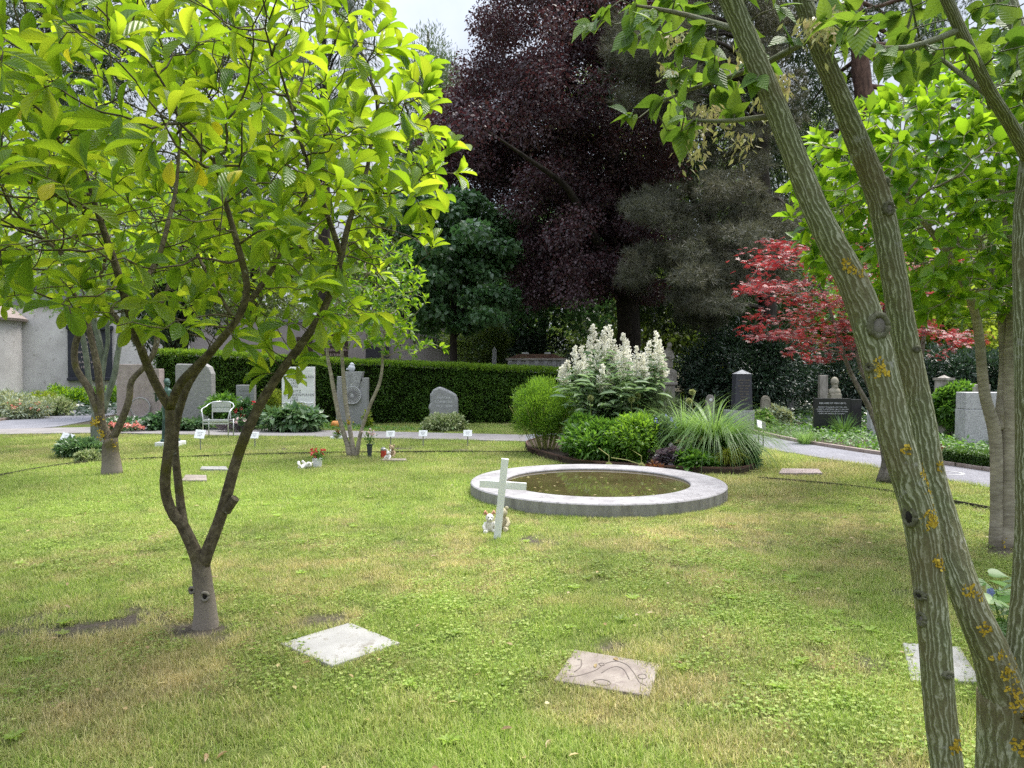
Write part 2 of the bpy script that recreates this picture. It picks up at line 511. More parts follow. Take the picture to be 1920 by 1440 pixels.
def stripemat(name, k=17):
    """snake bark: wavy pale lines running up an olive green stem"""
    m, nt = newmat(name)
    a = nd(nt, 'ShaderNodeAttribute', {'attribute_name': 'bark'})
    sp = nd(nt, 'ShaderNodeSeparateXYZ', None, Vector=a.outputs['Vector'])
    ang_ = nd(nt, 'ShaderNodeMath', {'operation': 'ARCTAN2'}, i0=sp.outputs[1], i1=sp.outputs[0])
    v = nd(nt, 'ShaderNodeMapping', None, Vector=a.outputs['Vector'], Scale=(22, 22, 8)).outputs[0]
    n1 = nd(nt, 'ShaderNodeTexNoise', None, Vector=v, Scale=1.0, Detail=4, Roughness=.6)
    v2 = nd(nt, 'ShaderNodeMapping', None, Vector=a.outputs['Vector'], Scale=(70, 70, 32)).outputs[0]
    n2 = nd(nt, 'ShaderNodeTexNoise', None, Vector=v2, Scale=1.0, Detail=4)
    ph = nd(nt, 'ShaderNodeMath', {'operation': 'MULTIPLY_ADD'}, i0=n1.outputs['Fac'], i1=24.0, i2=nd(nt, 'ShaderNodeMath', {'operation': 'MULTIPLY'}, i0=n2.outputs['Fac'], i1=3.2).outputs[0])
    th = nd(nt, 'ShaderNodeMath', {'operation': 'MULTIPLY_ADD'}, i0=ang_.outputs[0], i1=float(k), i2=ph.outputs[0])
    si = nd(nt, 'ShaderNodeMath', {'operation': 'SINE'}, i0=th.outputs[0])
    mr = nd(nt, 'ShaderNodeMapRange', None, Value=si.outputs[0], From_Min=-1, From_Max=1)
    wd = nd(nt, 'ShaderNodeMath', {'operation': 'MULTIPLY_ADD'}, i0=n2.outputs['Fac'], i1=.5, i2=-.27)
    ad = nd(nt, 'ShaderNodeMath', {'operation': 'ADD'}, i0=mr.outputs[0], i1=wd.outputs[0])
    c = ramp(nt, ad.outputs[0], [(.05, (.095, .1, .05)), (.3, (.125, .14, .066)), (.7, (.145, .162, .084)), (.84, (.19, .205, .122)), (.93, (.29, .305, .215)), (1, (.34, .355, .265))])
    n4 = nd(nt, 'ShaderNodeTexNoise', None, Vector=a.outputs['Vector'], Scale=3.0, Detail=5)
    f = ramp(nt, n4.outputs['Fac'], [(.48, (0, 0, 0)), (.66, (.55, .55, .55))])
    c = nd(nt, 'ShaderNodeMix', {'data_type': 'RGBA'}, i0=f, i6=c, i7=(.13, .095, .05, 1)).outputs[2]
    n5 = nd(nt, 'ShaderNodeTexNoise', None, Vector=a.outputs['Vector'], Scale=13, Detail=8, Roughness=.7)
    f = ramp(nt, n5.outputs['Fac'], [(.6, (0, 0, 0)), (.66, (.8, .8, .8))])
    c = nd(nt, 'ShaderNodeMix', {'data_type': 'RGBA'}, i0=f, i6=c, i7=(.27, .27, .24, 1)).outputs[2]
    gz = nd(nt, 'ShaderNodeSeparateXYZ', None, Vector=nd(nt, 'ShaderNodeNewGeometry').outputs['Position'])
    n6 = nd(nt, 'ShaderNodeTexNoise', None, Vector=a.outputs['Vector'], Scale=120, Detail=4)
    hh = nd(nt, 'ShaderNodeMath', {'operation': 'MULTIPLY_ADD'}, i0=n6.outputs['Fac'], i1=.35, i2=ad.outputs[0])
    b = nd(nt, 'ShaderNodeBump', None, Strength=.5, Distance=.006, Height=hh.outputs[0])
    p = nd(nt, 'ShaderNodeBsdfPrincipled', None, Base_Color=c, Roughness=.75, Normal=b.outputs[0], Specular_IOR_Level=.25)
    out(nt, p.outputs[0])
    return m
EXPOSURE = 2.1
# ------------------------------------------------------------------ light
SUN_EL, SUN_AZ = 62.0, 48.0          # high hazy sun, ahead of the camera on the right
w = bpy.data.worlds.new('World'); SC.world = w; w.use_nodes = True
nt = w.node_tree; nt.nodes.clear()
sky = nd(nt, 'ShaderNodeTexSky', {'sky_type': 'NISHITA', 'sun_disc': False, 'sun_elevation': R(SUN_EL), 'sun_rotation': R(SUN_AZ), 'air_density': 1.2, 'dust_density': 3.0})
tcw = nd(nt, 'ShaderNodeTexCoord')
cl = nd(nt, 'ShaderNodeTexNoise', None, Vector=tcw.outputs['Generated'], Scale=2.6, Detail=7, Roughness=.55)
cf = ramp(nt, cl.outputs['Fac'], [(.34, (.55, .55, .55)), (.6, (.97, .97, .97))])
cc = ramp(nt, cl.outputs['Fac'], [(.3, (6.1, 6.75, 8.1)), (.7, (7.9, 8.2, 8.9))])
mixw = nd(nt, 'ShaderNodeMix', {'data_type': 'RGBA'}, i0=cf, i6=sky.outputs[0], i7=cc)
# an overcast sky is about three times brighter overhead than at the horizon
sz = nd(nt, 'ShaderNodeSeparateXYZ', None, Vector=tcw.outputs['Generated'])
sq = nd(nt, 'ShaderNodeMath', {'operation': 'POWER'}, i0=sz.outputs[2], i1=2.0)
lum = nd(nt, 'ShaderNodeMapRange', None, Value=sq.outputs[0], From_Min=0, From_Max=1, To_Min=.36, To_Max=2.1)
mul = nd(nt, 'ShaderNodeVectorMath', {'operation': 'SCALE'}, i0=mixw.outputs[2], Scale=lum.outputs[0])
bg = nd(nt, 'ShaderNodeBackground', None, Color=mul.outputs[0], Strength=.053)
wo = nt.nodes.new('ShaderNodeOutputWorld'); nt.links.new(bg.outputs[0], wo.inputs[0])
sl = bpy.data.lights.new('sun', 'SUN'); sl.energy = 1.5; sl.angle = R(30); sl.color = (1, .95, .86)
so = bpy.data.objects.new('sun', sl); COL.objects.link(so)
sd = Vector((math.cos(R(SUN_EL)) * math.sin(R(SUN_AZ)), math.cos(R(SUN_EL)) * math.cos(R(SUN_AZ)), math.sin(R(SUN_EL))))
so.rotation_euler = sd.to_track_quat('Z', 'Y').to_euler(); so.location = (5, 8, 30)
SC.view_settings.view_transform = 'Standard'; SC.view_settings.look = 'None'; SC.view_settings.gamma = 1
SC.view_settings.exposure = EXPOSURE
cy = SC.cycles
cy.max_bounces = 7; cy.diffuse_bounces = 4; cy.glossy_bounces = 3; cy.transmission_bounces = 5; cy.transparent_max_bounces = 6
cy.use_denoising = False
cy.caustics_reflective = False; cy.caustics_refractive = False
cy.sample_clamp_indirect = 4

# ------------------------------------------------------------------ materials
M = {}
M['magnolia_leaf'] = leafmat('magnolia_leaf', [(.075, .15, .016), (.105, .2, .02), (.135, .235, .022), (.19, .28, .025)],
                             [(.24, .42, .014), (.35, .53, .02), (.44, .6, .024), (.54, .64, .03)], trans=.53, rough=.33, spec=.55, vary=.2, veins=48)
M['yellow_leaf'] = leafmat('yellow_leaf', [(.5, .45, .02), (.55, .5, .03)], [(.8, .72, .03), (.85, .75, .04)], trans=.5)
M['green_leaf'] = leafmat('green_leaf', [(.05, .12, .012), (.08, .17, .016), (.12, .22, .02)], [(.22, .45, .02), (.36, .6, .02), (.45, .66, .03)], trans=.45, rough=.4)
M['maple_leaf'] = leafmat('maple_leaf', [(.06, .125, .02), (.085, .16, .025), (.115, .19, .03)], [(.16, .3, .025), (.24, .39, .03), (.3, .44, .04)], trans=.45, rough=.5, veins=38)
M['seed'] = leafmat('seed', [(.3, .32, .12), (.4, .39, .17), (.42, .3, .18)], [(.5, .5, .17), (.58, .5, .24)], trans=.35)
M['red_leaf'] = leafmat('red_leaf', [(.075, .012, .016), (.16, .018, .026), (.27, .04, .05)], [(.26, .016, .02), (.4, .03, .035), (.55, .08, .08)], trans=.35, rough=.4, spec=.35)
M['beech_leaf'] = leafmat('beech_leaf', [(.028, .018, .022), (.046, .026, .033), (.07, .037, .043), (.095, .064, .074)], [(.1, .032, .04), (.17, .046, .052), (.23, .075, .075)], trans=.22, rough=.42, spec=.4)
M['pine_needle'] = leafmat('pine_needle', [(.04, .042, .03), (.075, .08, .055), (.1, .1, .07), (.125, .115, .08)], [(.13, .14, .07), (.2, .19, .1)], trans=.22, rough=.5)
M['dark_leaf'] = leafmat('dark_leaf', [(.047, .101, .041), (.074, .142, .061), (.101, .176, .081)], [(.108, .270, .068), (.162, .351, .095)], trans=.3, rough=.35, spec=.6)
M['wood_leaf'] = leafmat('wood_leaf', [(.056, .091, .028), (.084, .126, .035), (.126, .168, .042)], [(.196, .308, .042), (.308, .420, .070)], trans=.35, rough=.45)
M['lit_leaf'] = leafmat('lit_leaf', [(.1, .15, .02), (.15, .2, .03), (.2, .24, .04)], [(.4, .55, .04), (.5, .6, .06)], trans=.45)
M['conifer_spray'] = leafmat('conifer_spray', [(.065, .098, .046), (.091, .130, .058), (.130, .169, .078)], [(.130, .208, .065), (.208, .286, .091)], trans=.25)
M['blue_spray'] = leafmat('blue_spray', [(.042, .063, .049), (.063, .091, .070), (.084, .112, .084)], trans=.2)
M['yew_spray'] = leafmat('yew_spray', [(.024, .045, .019), (.040, .067, .026), (.064, .096, .032)], [(.048, .096, .024), (.096, .160, .032)], trans=.15)
M['shrub_dark'] = leafmat('shrub_dark', [(.021, .042, .024), (.033, .063, .036), (.054, .090, .054)], [(.045, .105, .038), (.075, .150, .045)], trans=.15, rough=.3, spec=.6)
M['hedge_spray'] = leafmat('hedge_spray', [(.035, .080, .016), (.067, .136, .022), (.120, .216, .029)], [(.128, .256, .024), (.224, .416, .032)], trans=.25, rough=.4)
M['hedge_top'] = leafmat('hedge_top', [(.1, .2, .02), (.15, .27, .025), (.2, .33, .03)], [(.28, .48, .03), (.4, .56, .04)], trans=.4)  # fresh growth colour, brightened further for the light along the hedge top
M['mid_leaf'] = leafmat('mid_leaf', [(.046, .115, .021), (.069, .161, .025), (.103, .207, .034)], [(.172, .391, .034), (.253, .483, .046)], trans=.35, rough=.4)
M['fine_leaf'] = leafmat('fine_leaf', [(.072, .156, .024), (.108, .216, .030), (.156, .276, .036)], [(.300, .540, .036), (.384, .660, .048)], trans=.4)
M['grey_leaf'] = leafmat('grey_leaf', [(.09, .16, .07), (.13, .2, .09), (.17, .25, .12)], [(.22, .36, .12), (.28, .42, .15)], trans=.35)
M['hosta_leaf'] = leafmat('hosta_leaf', [(.060, .132, .054), (.096, .168, .072), (.192, .264, .144)], [(.168, .336, .096), (.240, .408, .120)], trans=.3, rough=.3, spec=.55)
M['variegated'] = leafmat('variegated', [(.12, .2, .06), (.3, .36, .16), (.5, .52, .32)], [(.3, .4, .12), (.5, .55, .25)], trans=.3)
M['heuchera'] = leafmat('heuchera', [(.12, .1, .12), (.2, .17, .19), (.3, .27, .28)], [(.15, .08, .1), (.25, .18, .2)], trans=.2, rough=.35)
M['silver_leaf'] = leafmat('silver_leaf', [(.2, .26, .18), (.3, .36, .26), (.4, .45, .35)], trans=.25)
M['blade'] = leafmat('blade', [(.099, .198, .055), (.143, .253, .077), (.209, .330, .121)], [(.275, .462, .088), (.374, .572, .132)], trans=.4, rough=.4)
M['yellow_blade'] = leafmat('yellow_blade', [(.2, .27, .03), (.3, .34, .04), (.38, .4, .06)], [(.45, .5, .05), (.55, .58, .08)], trans=.4)
M['iris_blade'] = leafmat('iris_blade', [(.05, .12, .04), (.08, .16, .05)], [(.15, .3, .05), (.2, .36, .06)], trans=.3)
M['cream_flower'] = leafmat('cream_flower', [(.8, .78, .68), (.85, .84, .76), (.88, .87, .82)], [(.85, .83, .7), (.88, .86, .76)], trans=.35)
M['white_flower'] = leafmat('white_flower', [(.75, .75, .68), (.85, .85, .8)], [(.8, .8, .7), (.85, .85, .75)], trans=.3)
M['red_flower'] = leafmat('red_flower', [(.5, .015, .03), (.62, .03, .05), (.7, .09, .12)], [(.7, .04, .06), (.75, .12, .12)], trans=.3)
M['coral_flower'] = leafmat('coral_flower', [(.65, .12, .1), (.75, .25, .2), (.8, .4, .33)], [(.8, .25, .2), (.85, .4, .3)], trans=.3)
M['pink_flower'] = leafmat('pink_flower', [(.7, .5, .5), (.78, .62, .6)], [(.8, .6, .6), (.82, .68, .65)], trans=.3)
M['blue_flower'] = leafmat('blue_flower', [(.2, .25, .55), (.3, .34, .65), (.36, .36, .62)], [(.3, .34, .7), (.4, .42, .75)], trans=.3)
M['bronze_leaf'] = leafmat('bronze_leaf', [(.08, .03, .02), (.14, .05, .03), (.2, .1, .03)], trans=.3)
M['allium'] = leafmat('allium', [(.32, .36, .14), (.42, .45, .2), (.5, .5, .26)], [(.5, .55, .2), (.55, .58, .25)], trans=.3)
M['lichen'] = leafmat('lichen', [(.28, .19, .02), (.4, .28, .03), (.46, .36, .06)], trans=.05, rough=.9, spec=.1)
M['moss_dark'] = leafmat('moss_dark', [(.03, .02, .008), (.06, .045, .012), (.16, .12, .02)], trans=.05, rough=.95, spec=.1)
M['stalk'] = plain('stalk', (.3, .3, .1), rough=.6)
M['green_stalk'] = plain('green_stalk', (.12, .2, .04), rough=.6)

M['magnolia_bark'] = barkmat('magnolia_bark', [(.3, (.05, .04, .027)), (.5, (.1, .082, .055)), (.7, (.17, .145, .1))], along=26, around=34, bump=.6,
                             moss=(.54, (.085, .078, .02)), lichen=(.67, (.26, .27, .22), 16), foot=(.28, (.23, .2, .17, 1)))
M['pale_bark'] = barkmat('pale_bark', [(.3, (.2, .17, .13)), (.55, (.3, .265, .21)), (.75, (.4, .36, .3))], along=40, around=9, bump=.3,
                         moss=(.64, (.16, .14, .06)), lichen=(.69, (.45, .44, .4), 11))
M['snake_bark'] = stripemat('snake_bark')
M['grey_bark'] = barkmat('grey_bark', [(.3, (.09, .08, .065)), (.6, (.17, .155, .13)), (.8, (.26, .24, .2))], along=14, around=20, bump=.5, moss=(.6, (.16, .15, .05)))
M['green_bark'] = barkmat('green_bark', [(.3, (.1, .115, .09)), (.6, (.17, .19, .15)), (.8, (.24, .25, .21))], along=6, around=30, bump=.3)
M['dark_bark'] = barkmat('dark_bark', [(.3, (.018, .014, .011)), (.55, (.04, .032, .026)), (.8, (.075, .062, .05))], along=2.5, around=14, bump=.9)
M['red_bark'] = barkmat('red_bark', [(.3, (.06, .035, .03)), (.55, (.13, .075, .06)), (.8, (.22, .14, .12))], along=3.0, around=10, bump=.9)
M['snake_callus'] = surf('snake_callus', [(.3, (.06, .06, .035)), (.55, (.12, .12, .075)), (.75, (.2, .2, .15))], scale=40, rough=.85, bump=.5)
M['wound'] = surf('wound', [(.3, (.1, .09, .08)), (.7, (.2, .185, .165))], scale=30, rough=.9, bump=.5)
M['hollow'] = plain('hollow', (.012, .01, .008), rough=.95)  # near-black colour standing for the shade inside a knot hole
M['callus'] = surf('callus', [(.3, (.14, .125, .1)), (.7, (.27, .25, .21))], scale=25, rough=.85, bump=.5)

M['marble'] = surf('marble', [(.36, (.66, .66, .65)), (.5, (.8, .8, .79)), (.62, (.86, .86, .85))], scale=2.2, rough=.5, bump=.1, stretch=(.5, 1, 2.4))
M['granite'] = surf('granite', [(.3, (.42, .42, .41)), (.7, (.58, .58, .57))], scale=14, rough=.8, bump=.3, speck=(.42, .5, (.2, .2, .2)), bscale=70)
M['granite_light'] = surf('granite_light', [(.3, (.42, .42, .42)), (.7, (.56, .56, .56))], scale=10, rough=.75, bump=.35, speck=(.5, .56, (.26, .26, .26)), bscale=60)
M['granite_dark'] = surf('granite_dark', [(.3, (.22, .215, .21)), (.7, (.38, .37, .36))], scale=9, rough=.85, bump=.8, bscale=30, stretch=(1, 1, 2.5))
M['red_stone'] = surf('red_stone', [(.3, (.27, .22, .21)), (.7, (.42, .355, .34))], scale=7, rough=.9, bump=.7, bscale=45)
M['sandstone'] = surf('sandstone', [(.3, (.22, .2, .15)), (.7, (.36, .33, .26))], scale=6, rough=.9, bump=.5)
M['weathered'] = surf('weathered', [(.3, (.17, .15, .125)), (.5, (.3, .275, .24)), (.7, (.42, .39, .35))], scale=5, rough=.9, bump=.6, stretch=(2, 2, .7))
M['black_stone'] = surf('black_stone', [(.3, (.012, .012, .014)), (.7, (.024, .024, .028))], scale=30, rough=.25, bump=.02, spec=.5)
M['slate_stone'] = surf('slate_stone', [(.3, (.035, .035, .042)), (.7, (.06, .06, .07))], scale=8, rough=.5, bump=.1)
M['dark_plaque'] = surf('dark_plaque', [(.3, (.022, .024, .035)), (.7, (.04, .042, .055))], scale=5, rough=.5, bump=.1)
M['pond_top'] = surf('pond_top', [(.3, (.2, .193, .2)), (.5, (.3, .29, .298)), (.72, (.37, .36, .367))], scale=4, rough=.8, bump=.5, speck=(.54, .64, (.19, .18, .185)), bscale=22)
M['pond_side'] = surf('pond_side', [(.3, (.17, .16, .15)), (.5, (.25, .24, .225)), (.72, (.33, .32, .305))], scale=4, rough=.9, bump=.4, stretch=(3, 3, .6))
M['slab_white'] = surf('slab_white', [(.3, (.25, .245, .235)), (.5, (.32, .315, .305)), (.7, (.37, .365, .355))], scale=4, rough=.6, bump=.25, speck=(.56, .68, (.2, .185, .16)), bscale=9)
M['slab_brown'] = surf('slab_brown', [(.3, (.16, .135, .12)), (.5, (.24, .205, .18)), (.7, (.31, .275, .24))], scale=6, rough=.85, bump=.7, speck=(.56, .64, (.2, .165, .15)), bscale=20)
M['plaster'] = surf('plaster', [(.3, (.48, .455, .44)), (.5, (.6, .575, .56)), (.7, (.68, .66, .64))], scale=.9, rough=.9, bump=.3, speck=(.6, .68, (.4, .375, .355)), bscale=4)
M['plaster_shaded'] = surf('plaster_shaded', [(.3, (.27, .24, .235)), (.7, (.37, .335, .325))], scale=.7, rough=.9, bump=.2, bscale=6)  # darker copy of the wall plaster, shade behind the hedge put into its colour
M['house_white'] = plain('house_white', (.75, .75, .76), rough=.8, var=.04)
M['slate_roof'] = plain('slate_roof', (.2, .2, .22), rough=.7)
M['tile_roof'] = surf('tile_roof', [(.3, (.25, .2, .18)), (.7, (.4, .33, .3))], scale=10, rough=.8)
M['moss_roof'] = surf('moss_roof', [(.3, (.07, .045, .03)), (.5, (.14, .075, .05)), (.7, (.13, .11, .045))], scale=5, rough=.95, bump=.9)
M['gravel'] = surf('gravel', [(.3, (.19, .19, .21)), (.7, (.27, .27, .295))], scale=2, rough=.9, bump=.7, speck=(.5, .58, (.15, .15, .17)), bscale=38, detail=4, dist=.02)
M['paving'] = surf('paving', [(.3, (.19, .175, .172)), (.7, (.27, .255, .25))], scale=2, rough=.85, bump=.3)
M['kerb'] = surf('kerb', [(.3, (.25, .19, .165)), (.7, (.4, .34, .3))], scale=6, rough=.9)
M['bed_soil'] = surf('bed_soil', [(.3, (.03, .021, .015)), (.7, (.075, .055, .04))], scale=9, rough=.95, bump=1, bscale=60)
M['corten'] = surf('corten', [(.3, (.075, .045, .038)), (.7, (.15, .085, .065))], scale=5, rough=.85, bump=.2, stretch=(1, 1, .5))
M['edging'] = surf('edging', [(.3, (.035, .03, .026)), (.7, (.07, .06, .05))], scale=6, rough=.8)
M['bronze'] = surf('bronze', [(.3, (.03, .045, .042)), (.52, (.06, .1, .09)), (.68, (.16, .27, .24))], scale=7, rough=.55, bump=.3, metal=.35, stretch=(1.5, 1.5, .7))
M['alu'] = surf('alu', [(.3, (.62, .63, .65)), (.7, (.75, .76, .78))], scale=8, rough=.32, bump=.02, metal=.6)
M['white_paint'] = surf('white_paint', [(.3, (.74, .75, .75)), (.55, (.84, .85, .85)), (.75, (.88, .88, .88))], scale=7, rough=.5, bump=.15, speck=(.66, .75, (.52, .5, .44)), stretch=(1, 1, .6))
M['sign_white'] = plain('sign_white', (.8, .81, .84), rough=.35, var=.03)
M['steel'] = surf('steel', [(.3, (.3, .3, .3)), (.7, (.45, .45, .45))], scale=9, rough=.4, metal=.7, bump=.05)
M['dark_metal'] = plain('dark_metal', (.03, .03, .035), rough=.5, metal=.3)
M['rubber'] = plain('rubber', (.02, .02, .021), rough=.7)
M['letter_dark'] = plain('letter_dark', (.25, .25, .25), rough=.7)
M['letter_white'] = plain('letter_white', (.62, .62, .63), rough=.6)
M['letter_tan'] = plain('letter_tan', (.2, .17, .12), rough=.6)
M['letter_rose'] = plain('letter_rose', (.5, .4, .38), rough=.6)
M['wreath'] = plain('wreath', (.12, .11, .11), rough=.8)
M['plush_white'] = surf('plush_white', [(.3, (.66, .63, .58)), (.7, (.8, .78, .74))], scale=12, rough=.95, bump=.8, bscale=120)
M['plush_beige'] = surf('plush_beige', [(.3, (.4, .35, .22)), (.7, (.56, .51, .36))], scale=12, rough=.95, bump=.8, bscale=120)
M['plush_brown'] = surf('plush_brown', [(.3, (.3, .22, .13)), (.7, (.45, .35, .22))], scale=12, rough=.95, bump=.8, bscale=120)
M['plush_orange'] = surf('plush_orange', [(.3, (.55, .26, .16)), (.7, (.7, .4, .28))], scale=12, rough=.95, bump=.8, bscale=120)
M['black_dot'] = plain('black_dot', (.01, .01, .01), rough=.3)
M['red_plastic'] = plain('red_plastic', (.42, .05, .03), rough=.35)
M['pot_white'] = plain('pot_white', (.72, .73, .76), rough=.35, var=.05)
M['pot_dark'] = plain('pot_dark', (.045, .055, .06), rough=.45)
M['pumpkin'] = plain('pumpkin', (.6, .25, .06), rough=.6)
M['porcelain'] = plain('porcelain', (.82, .82, .8), rough=.3, var=.03)
M['bird_grey'] = plain('bird_grey', (.5, .52, .56), rough=.4, var=.08)

wm, nt = newmat('pond_water')
tcn = nd(nt, 'ShaderNodeTexCoord')
wn = nd(nt, 'ShaderNodeTexNoise', None, Vector=tcn.outputs['Object'], Scale=7, Detail=2)
wb = nd(nt, 'ShaderNodeBump', None, Strength=.035, Distance=.02, Height=wn.outputs['Fac'])
wn2 = nd(nt, 'ShaderNodeTexNoise', None, Vector=tcn.outputs['Object'], Scale=1.6, Detail=6)
wc = ramp(nt, wn2.outputs['Fac'], [(.3, (.045, .036, .016)), (.6, (.075, .06, .028)), (.75, (.08, .085, .03))])
wp = nd(nt, 'ShaderNodeBsdfPrincipled', None, Base_Color=wc, Roughness=.015, IOR=1.33, Normal=wb.outputs[0], Specular_IOR_Level=.5)
out(nt, wp.outputs[0]); M['water'] = wm


# ------------------------------------------------------------------ growing trees
def resample(P, rad, step):
    P = np.asarray(P, float)
    s = np.concatenate([[0], np.cumsum(np.linalg.norm(np.diff(P, axis=0), axis=1))])
    m = max(2, int(s[-1] / step) + 1)
    t = np.linspace(0, s[-1], m)
    # smooth path through the points
    Q = np.stack([np.interp(t, s, P[:, k]) for k in range(3)], 1)
    for _ in range(2):
        Q[1:-1] = .25 * Q[:-2] + .5 * Q[1:-1] + .25 * Q[2:]
    return Q, np.interp(t, s, rad)


class Skel:
    def __init__(self): self.P = []; self.par = []; self.rad = []; self.seed = []

    def limb(self, pts, rad, step=.1, root=False):
        Q, r = resample(pts, rad, step)
        if self.P and not root:
            A = np.array(self.P); j = int(np.argmin(((A - Q[0]) ** 2).sum(1))); k0 = 0
            if np.linalg.norm(A[j] - Q[0]) < step * .3: k0 = 1
        else: j = -1; k0 = 0
        for q, rr in zip(Q[k0:], r[k0:]):
            self.P.append(q); self.par.append(j); self.rad.append(rr); self.seed.append(True); j = len(self.P) - 1

    def grow(self, A, step=.1, di=1.0, dk=.2, iters=70, grav=0.0, minz=-9, jit=.15):
        P = [np.array(p) for p in self.P]
        A = np.asarray(A, float)
        # only nodes above minz may sprout
        N0 = np.array(P); ok = N0[:, 2] > minz
        d2 = ((A[:, None] - N0[None]) ** 2).sum(2); d2[:, ~ok] = 1e9
        near = d2.argmin(1); best = d2[np.arange(len(A)), near]
        alive = np.ones(len(A), bool)
        nchild = {}
        for it in range(iters):
            act = alive & (best < di * di)
            if not act.any(): break
            acc = {}
            for i in np.nonzero(act)[0]:
                v = A[i] - P[near[i]]; n = np.linalg.norm(v)
                if n > 1e-6: acc.setdefault(near[i], []).append(v / n)
            new = []
            for j, vs in acc.items():
                if nchild.get(j, 0) > 3: continue
                v = np.mean(vs, 0) + rng.normal(size=3) * jit
                v[2] += grav
                n = np.linalg.norm(v)
                if n < 1e-3: continue
                q = P[j] + v / n * step
                P.append(q); self.par.append(int(j)); self.rad.append(0); self.seed.append(False); new.append(len(P) - 1)
                nchild[j] = nchild.get(j, 0) + 1
            if not new: break
            Q = np.array([P[k] for k in new]); nk = np.array(new)
            ia = np.nonzero(alive)[0]
            d = ((A[ia][:, None] - Q[None]) ** 2).sum(2)
            m = d.argmin(1); dm = d[np.arange(len(ia)), m]
            up_ = dm < best[ia]
            near[ia[up_]] = nk[m[up_]]; best[ia[up_]] = dm[up_]
            alive &= best > dk * dk
        self.P = P

    def finish(self, r0=.004, n=2.3):
        K = len(self.P); self.P = np.array(self.P); self.ch = [[] for _ in range(K)]
        for i, p in enumerate(self.par):
            if p >= 0: self.ch[p].append(i)
        order = list(range(K))
        acc = np.zeros(K)
        for i in sorted(order, key=lambda k: -k):
            r = max(r0 ** n, acc[i])
            if self.seed[i]: self.rad[i] = max(self.rad[i], 0.004)
            else: self.rad[i] = r ** (1 / n)
            if self.par[i] >= 0: acc[self.par[i]] += self.rad[i] ** n
        for i in range(K):
            p = self.par[i]
            if p >= 0 and not self.seed[i]: self.rad[i] = min(self.rad[i], self.rad[p] * .92)

    def tubes(self, mb, sides=(10, 6, 4), wob=.04):
        K = len(self.P); done = np.zeros(K, bool)
        starts = [i for i in range(K) if self.par[i] < 0]
        while starts:
            s = starts.pop()
            if done[s]: continue
            ch = [] if self.par[s] < 0 else [self.par[s]]
            c = s
            while True:
                ch.append(c); done[c] = True
                k = self.ch[c]
                if not k: break
                k = sorted(k, key=lambda q: -self.rad[q])
                starts += k[1:]
                c = k[0]
            if len(ch) < 2: continue
            rad = [self.rad[q] for q in ch]
            if self.par[s] >= 0: rad[0] = min(rad[0], rad[1] * 1.25)
            r = max(rad)
            n = sides[0] if r > .02 else (sides[1] if r > .008 else sides[2])
            mb.tube(self.P[ch], rad, n=n, wob=wob if r > .02 else 0, seed=s)

    def dirs(self, i):
        p = self.par[i]
        v = self.P[i] - self.P[p] if p >= 0 else np.array([0, 0, 1.])
        return v / (np.linalg.norm(v) + 1e-9)


def whorls(sk, tip_n, side_p, L, Wr, spread=.85, up=.2, maxrad=.02, keep=None):
    """leaf positions and frames at the twig tips and along thin twigs"""
    P = []; D = []; Nn = []; Ls = []
    for i in range(len(sk.P)):
        if sk.seed[i] and sk.rad[i] > maxrad: continue
        d = sk.dirs(i)
        if not sk.ch[i]: k = tip_n + rng.integers(-1, 2)
        elif sk.rad[i] < maxrad and rng.random() < side_p: k = rng.integers(1, 3)
        else: continue
        if keep is not None and not keep(sk.P[i]): continue
        a0 = rng.random() * 6.28
        u = np.cross(d, [.3, .2, .9]); u /= np.linalg.norm(u) + 1e-9; v = np.cross(d, u)
        for q in range(int(k)):
            a = a0 + q * 2.4 + rng.normal() * .25
            rad_ = u * math.cos(a) + v * math.sin(a)
            sp = spread * (.6 + .7 * rng.random())
            dd = d * (.75 if not sk.ch[i] else .35) + rad_ * sp + np.array([0, 0, up])
            dd /= np.linalg.norm(dd)
            nn_ = np.array([0, 0, 1.]) * .9 + d * .5 - rad_ * .25 + rng.normal(size=3) * .18
            P.append(sk.P[i] - d * .02 * q * .4); D.append(dd); Nn.append(nn_); Ls.append(L * (.65 + .6 * rng.random()))
    P = np.array(P); Ls = np.array(Ls)
    return P, np.array(D), np.array(Nn), Ls, Ls * Wr * (.85 + .3 * rng.random(len(Ls)))


def ellipsoid_pts(c, r, n, lo=.45, hi=1.0, zmin=None, fn=None):
    o = []
    while len(o) < n:
        d = rdir(4 * n); q = (lo ** 3 + (hi ** 3 - lo ** 3) * rng.random(4 * n)) ** (1 / 3)
        p = np.array(c) + d * q[:, None] * np.array(r)
        if zmin is not None: p = p[p[:, 2] > zmin]
        if fn is not None: p = p[fn(p)]
        o += list(p)
    return np.array(o[:n])


def clumps(centers, rc, per, flat=.55, hollow=.35, sd=.5):
    """leaf points in clumps round the centres; returns points and outward directions"""
    n = len(centers)
    rc = np.broadcast_to(rc, (n,))
    C_ = np.repeat(centers, per, 0); rr = np.repeat(rc, per)
    d = rdir(n * per)
    q = hollow + (1 - hollow) * rng.random(n * per) ** .6
    off = d * (q * rr)[:, None] * np.array([1, 1, flat])
    return C_ + off, d


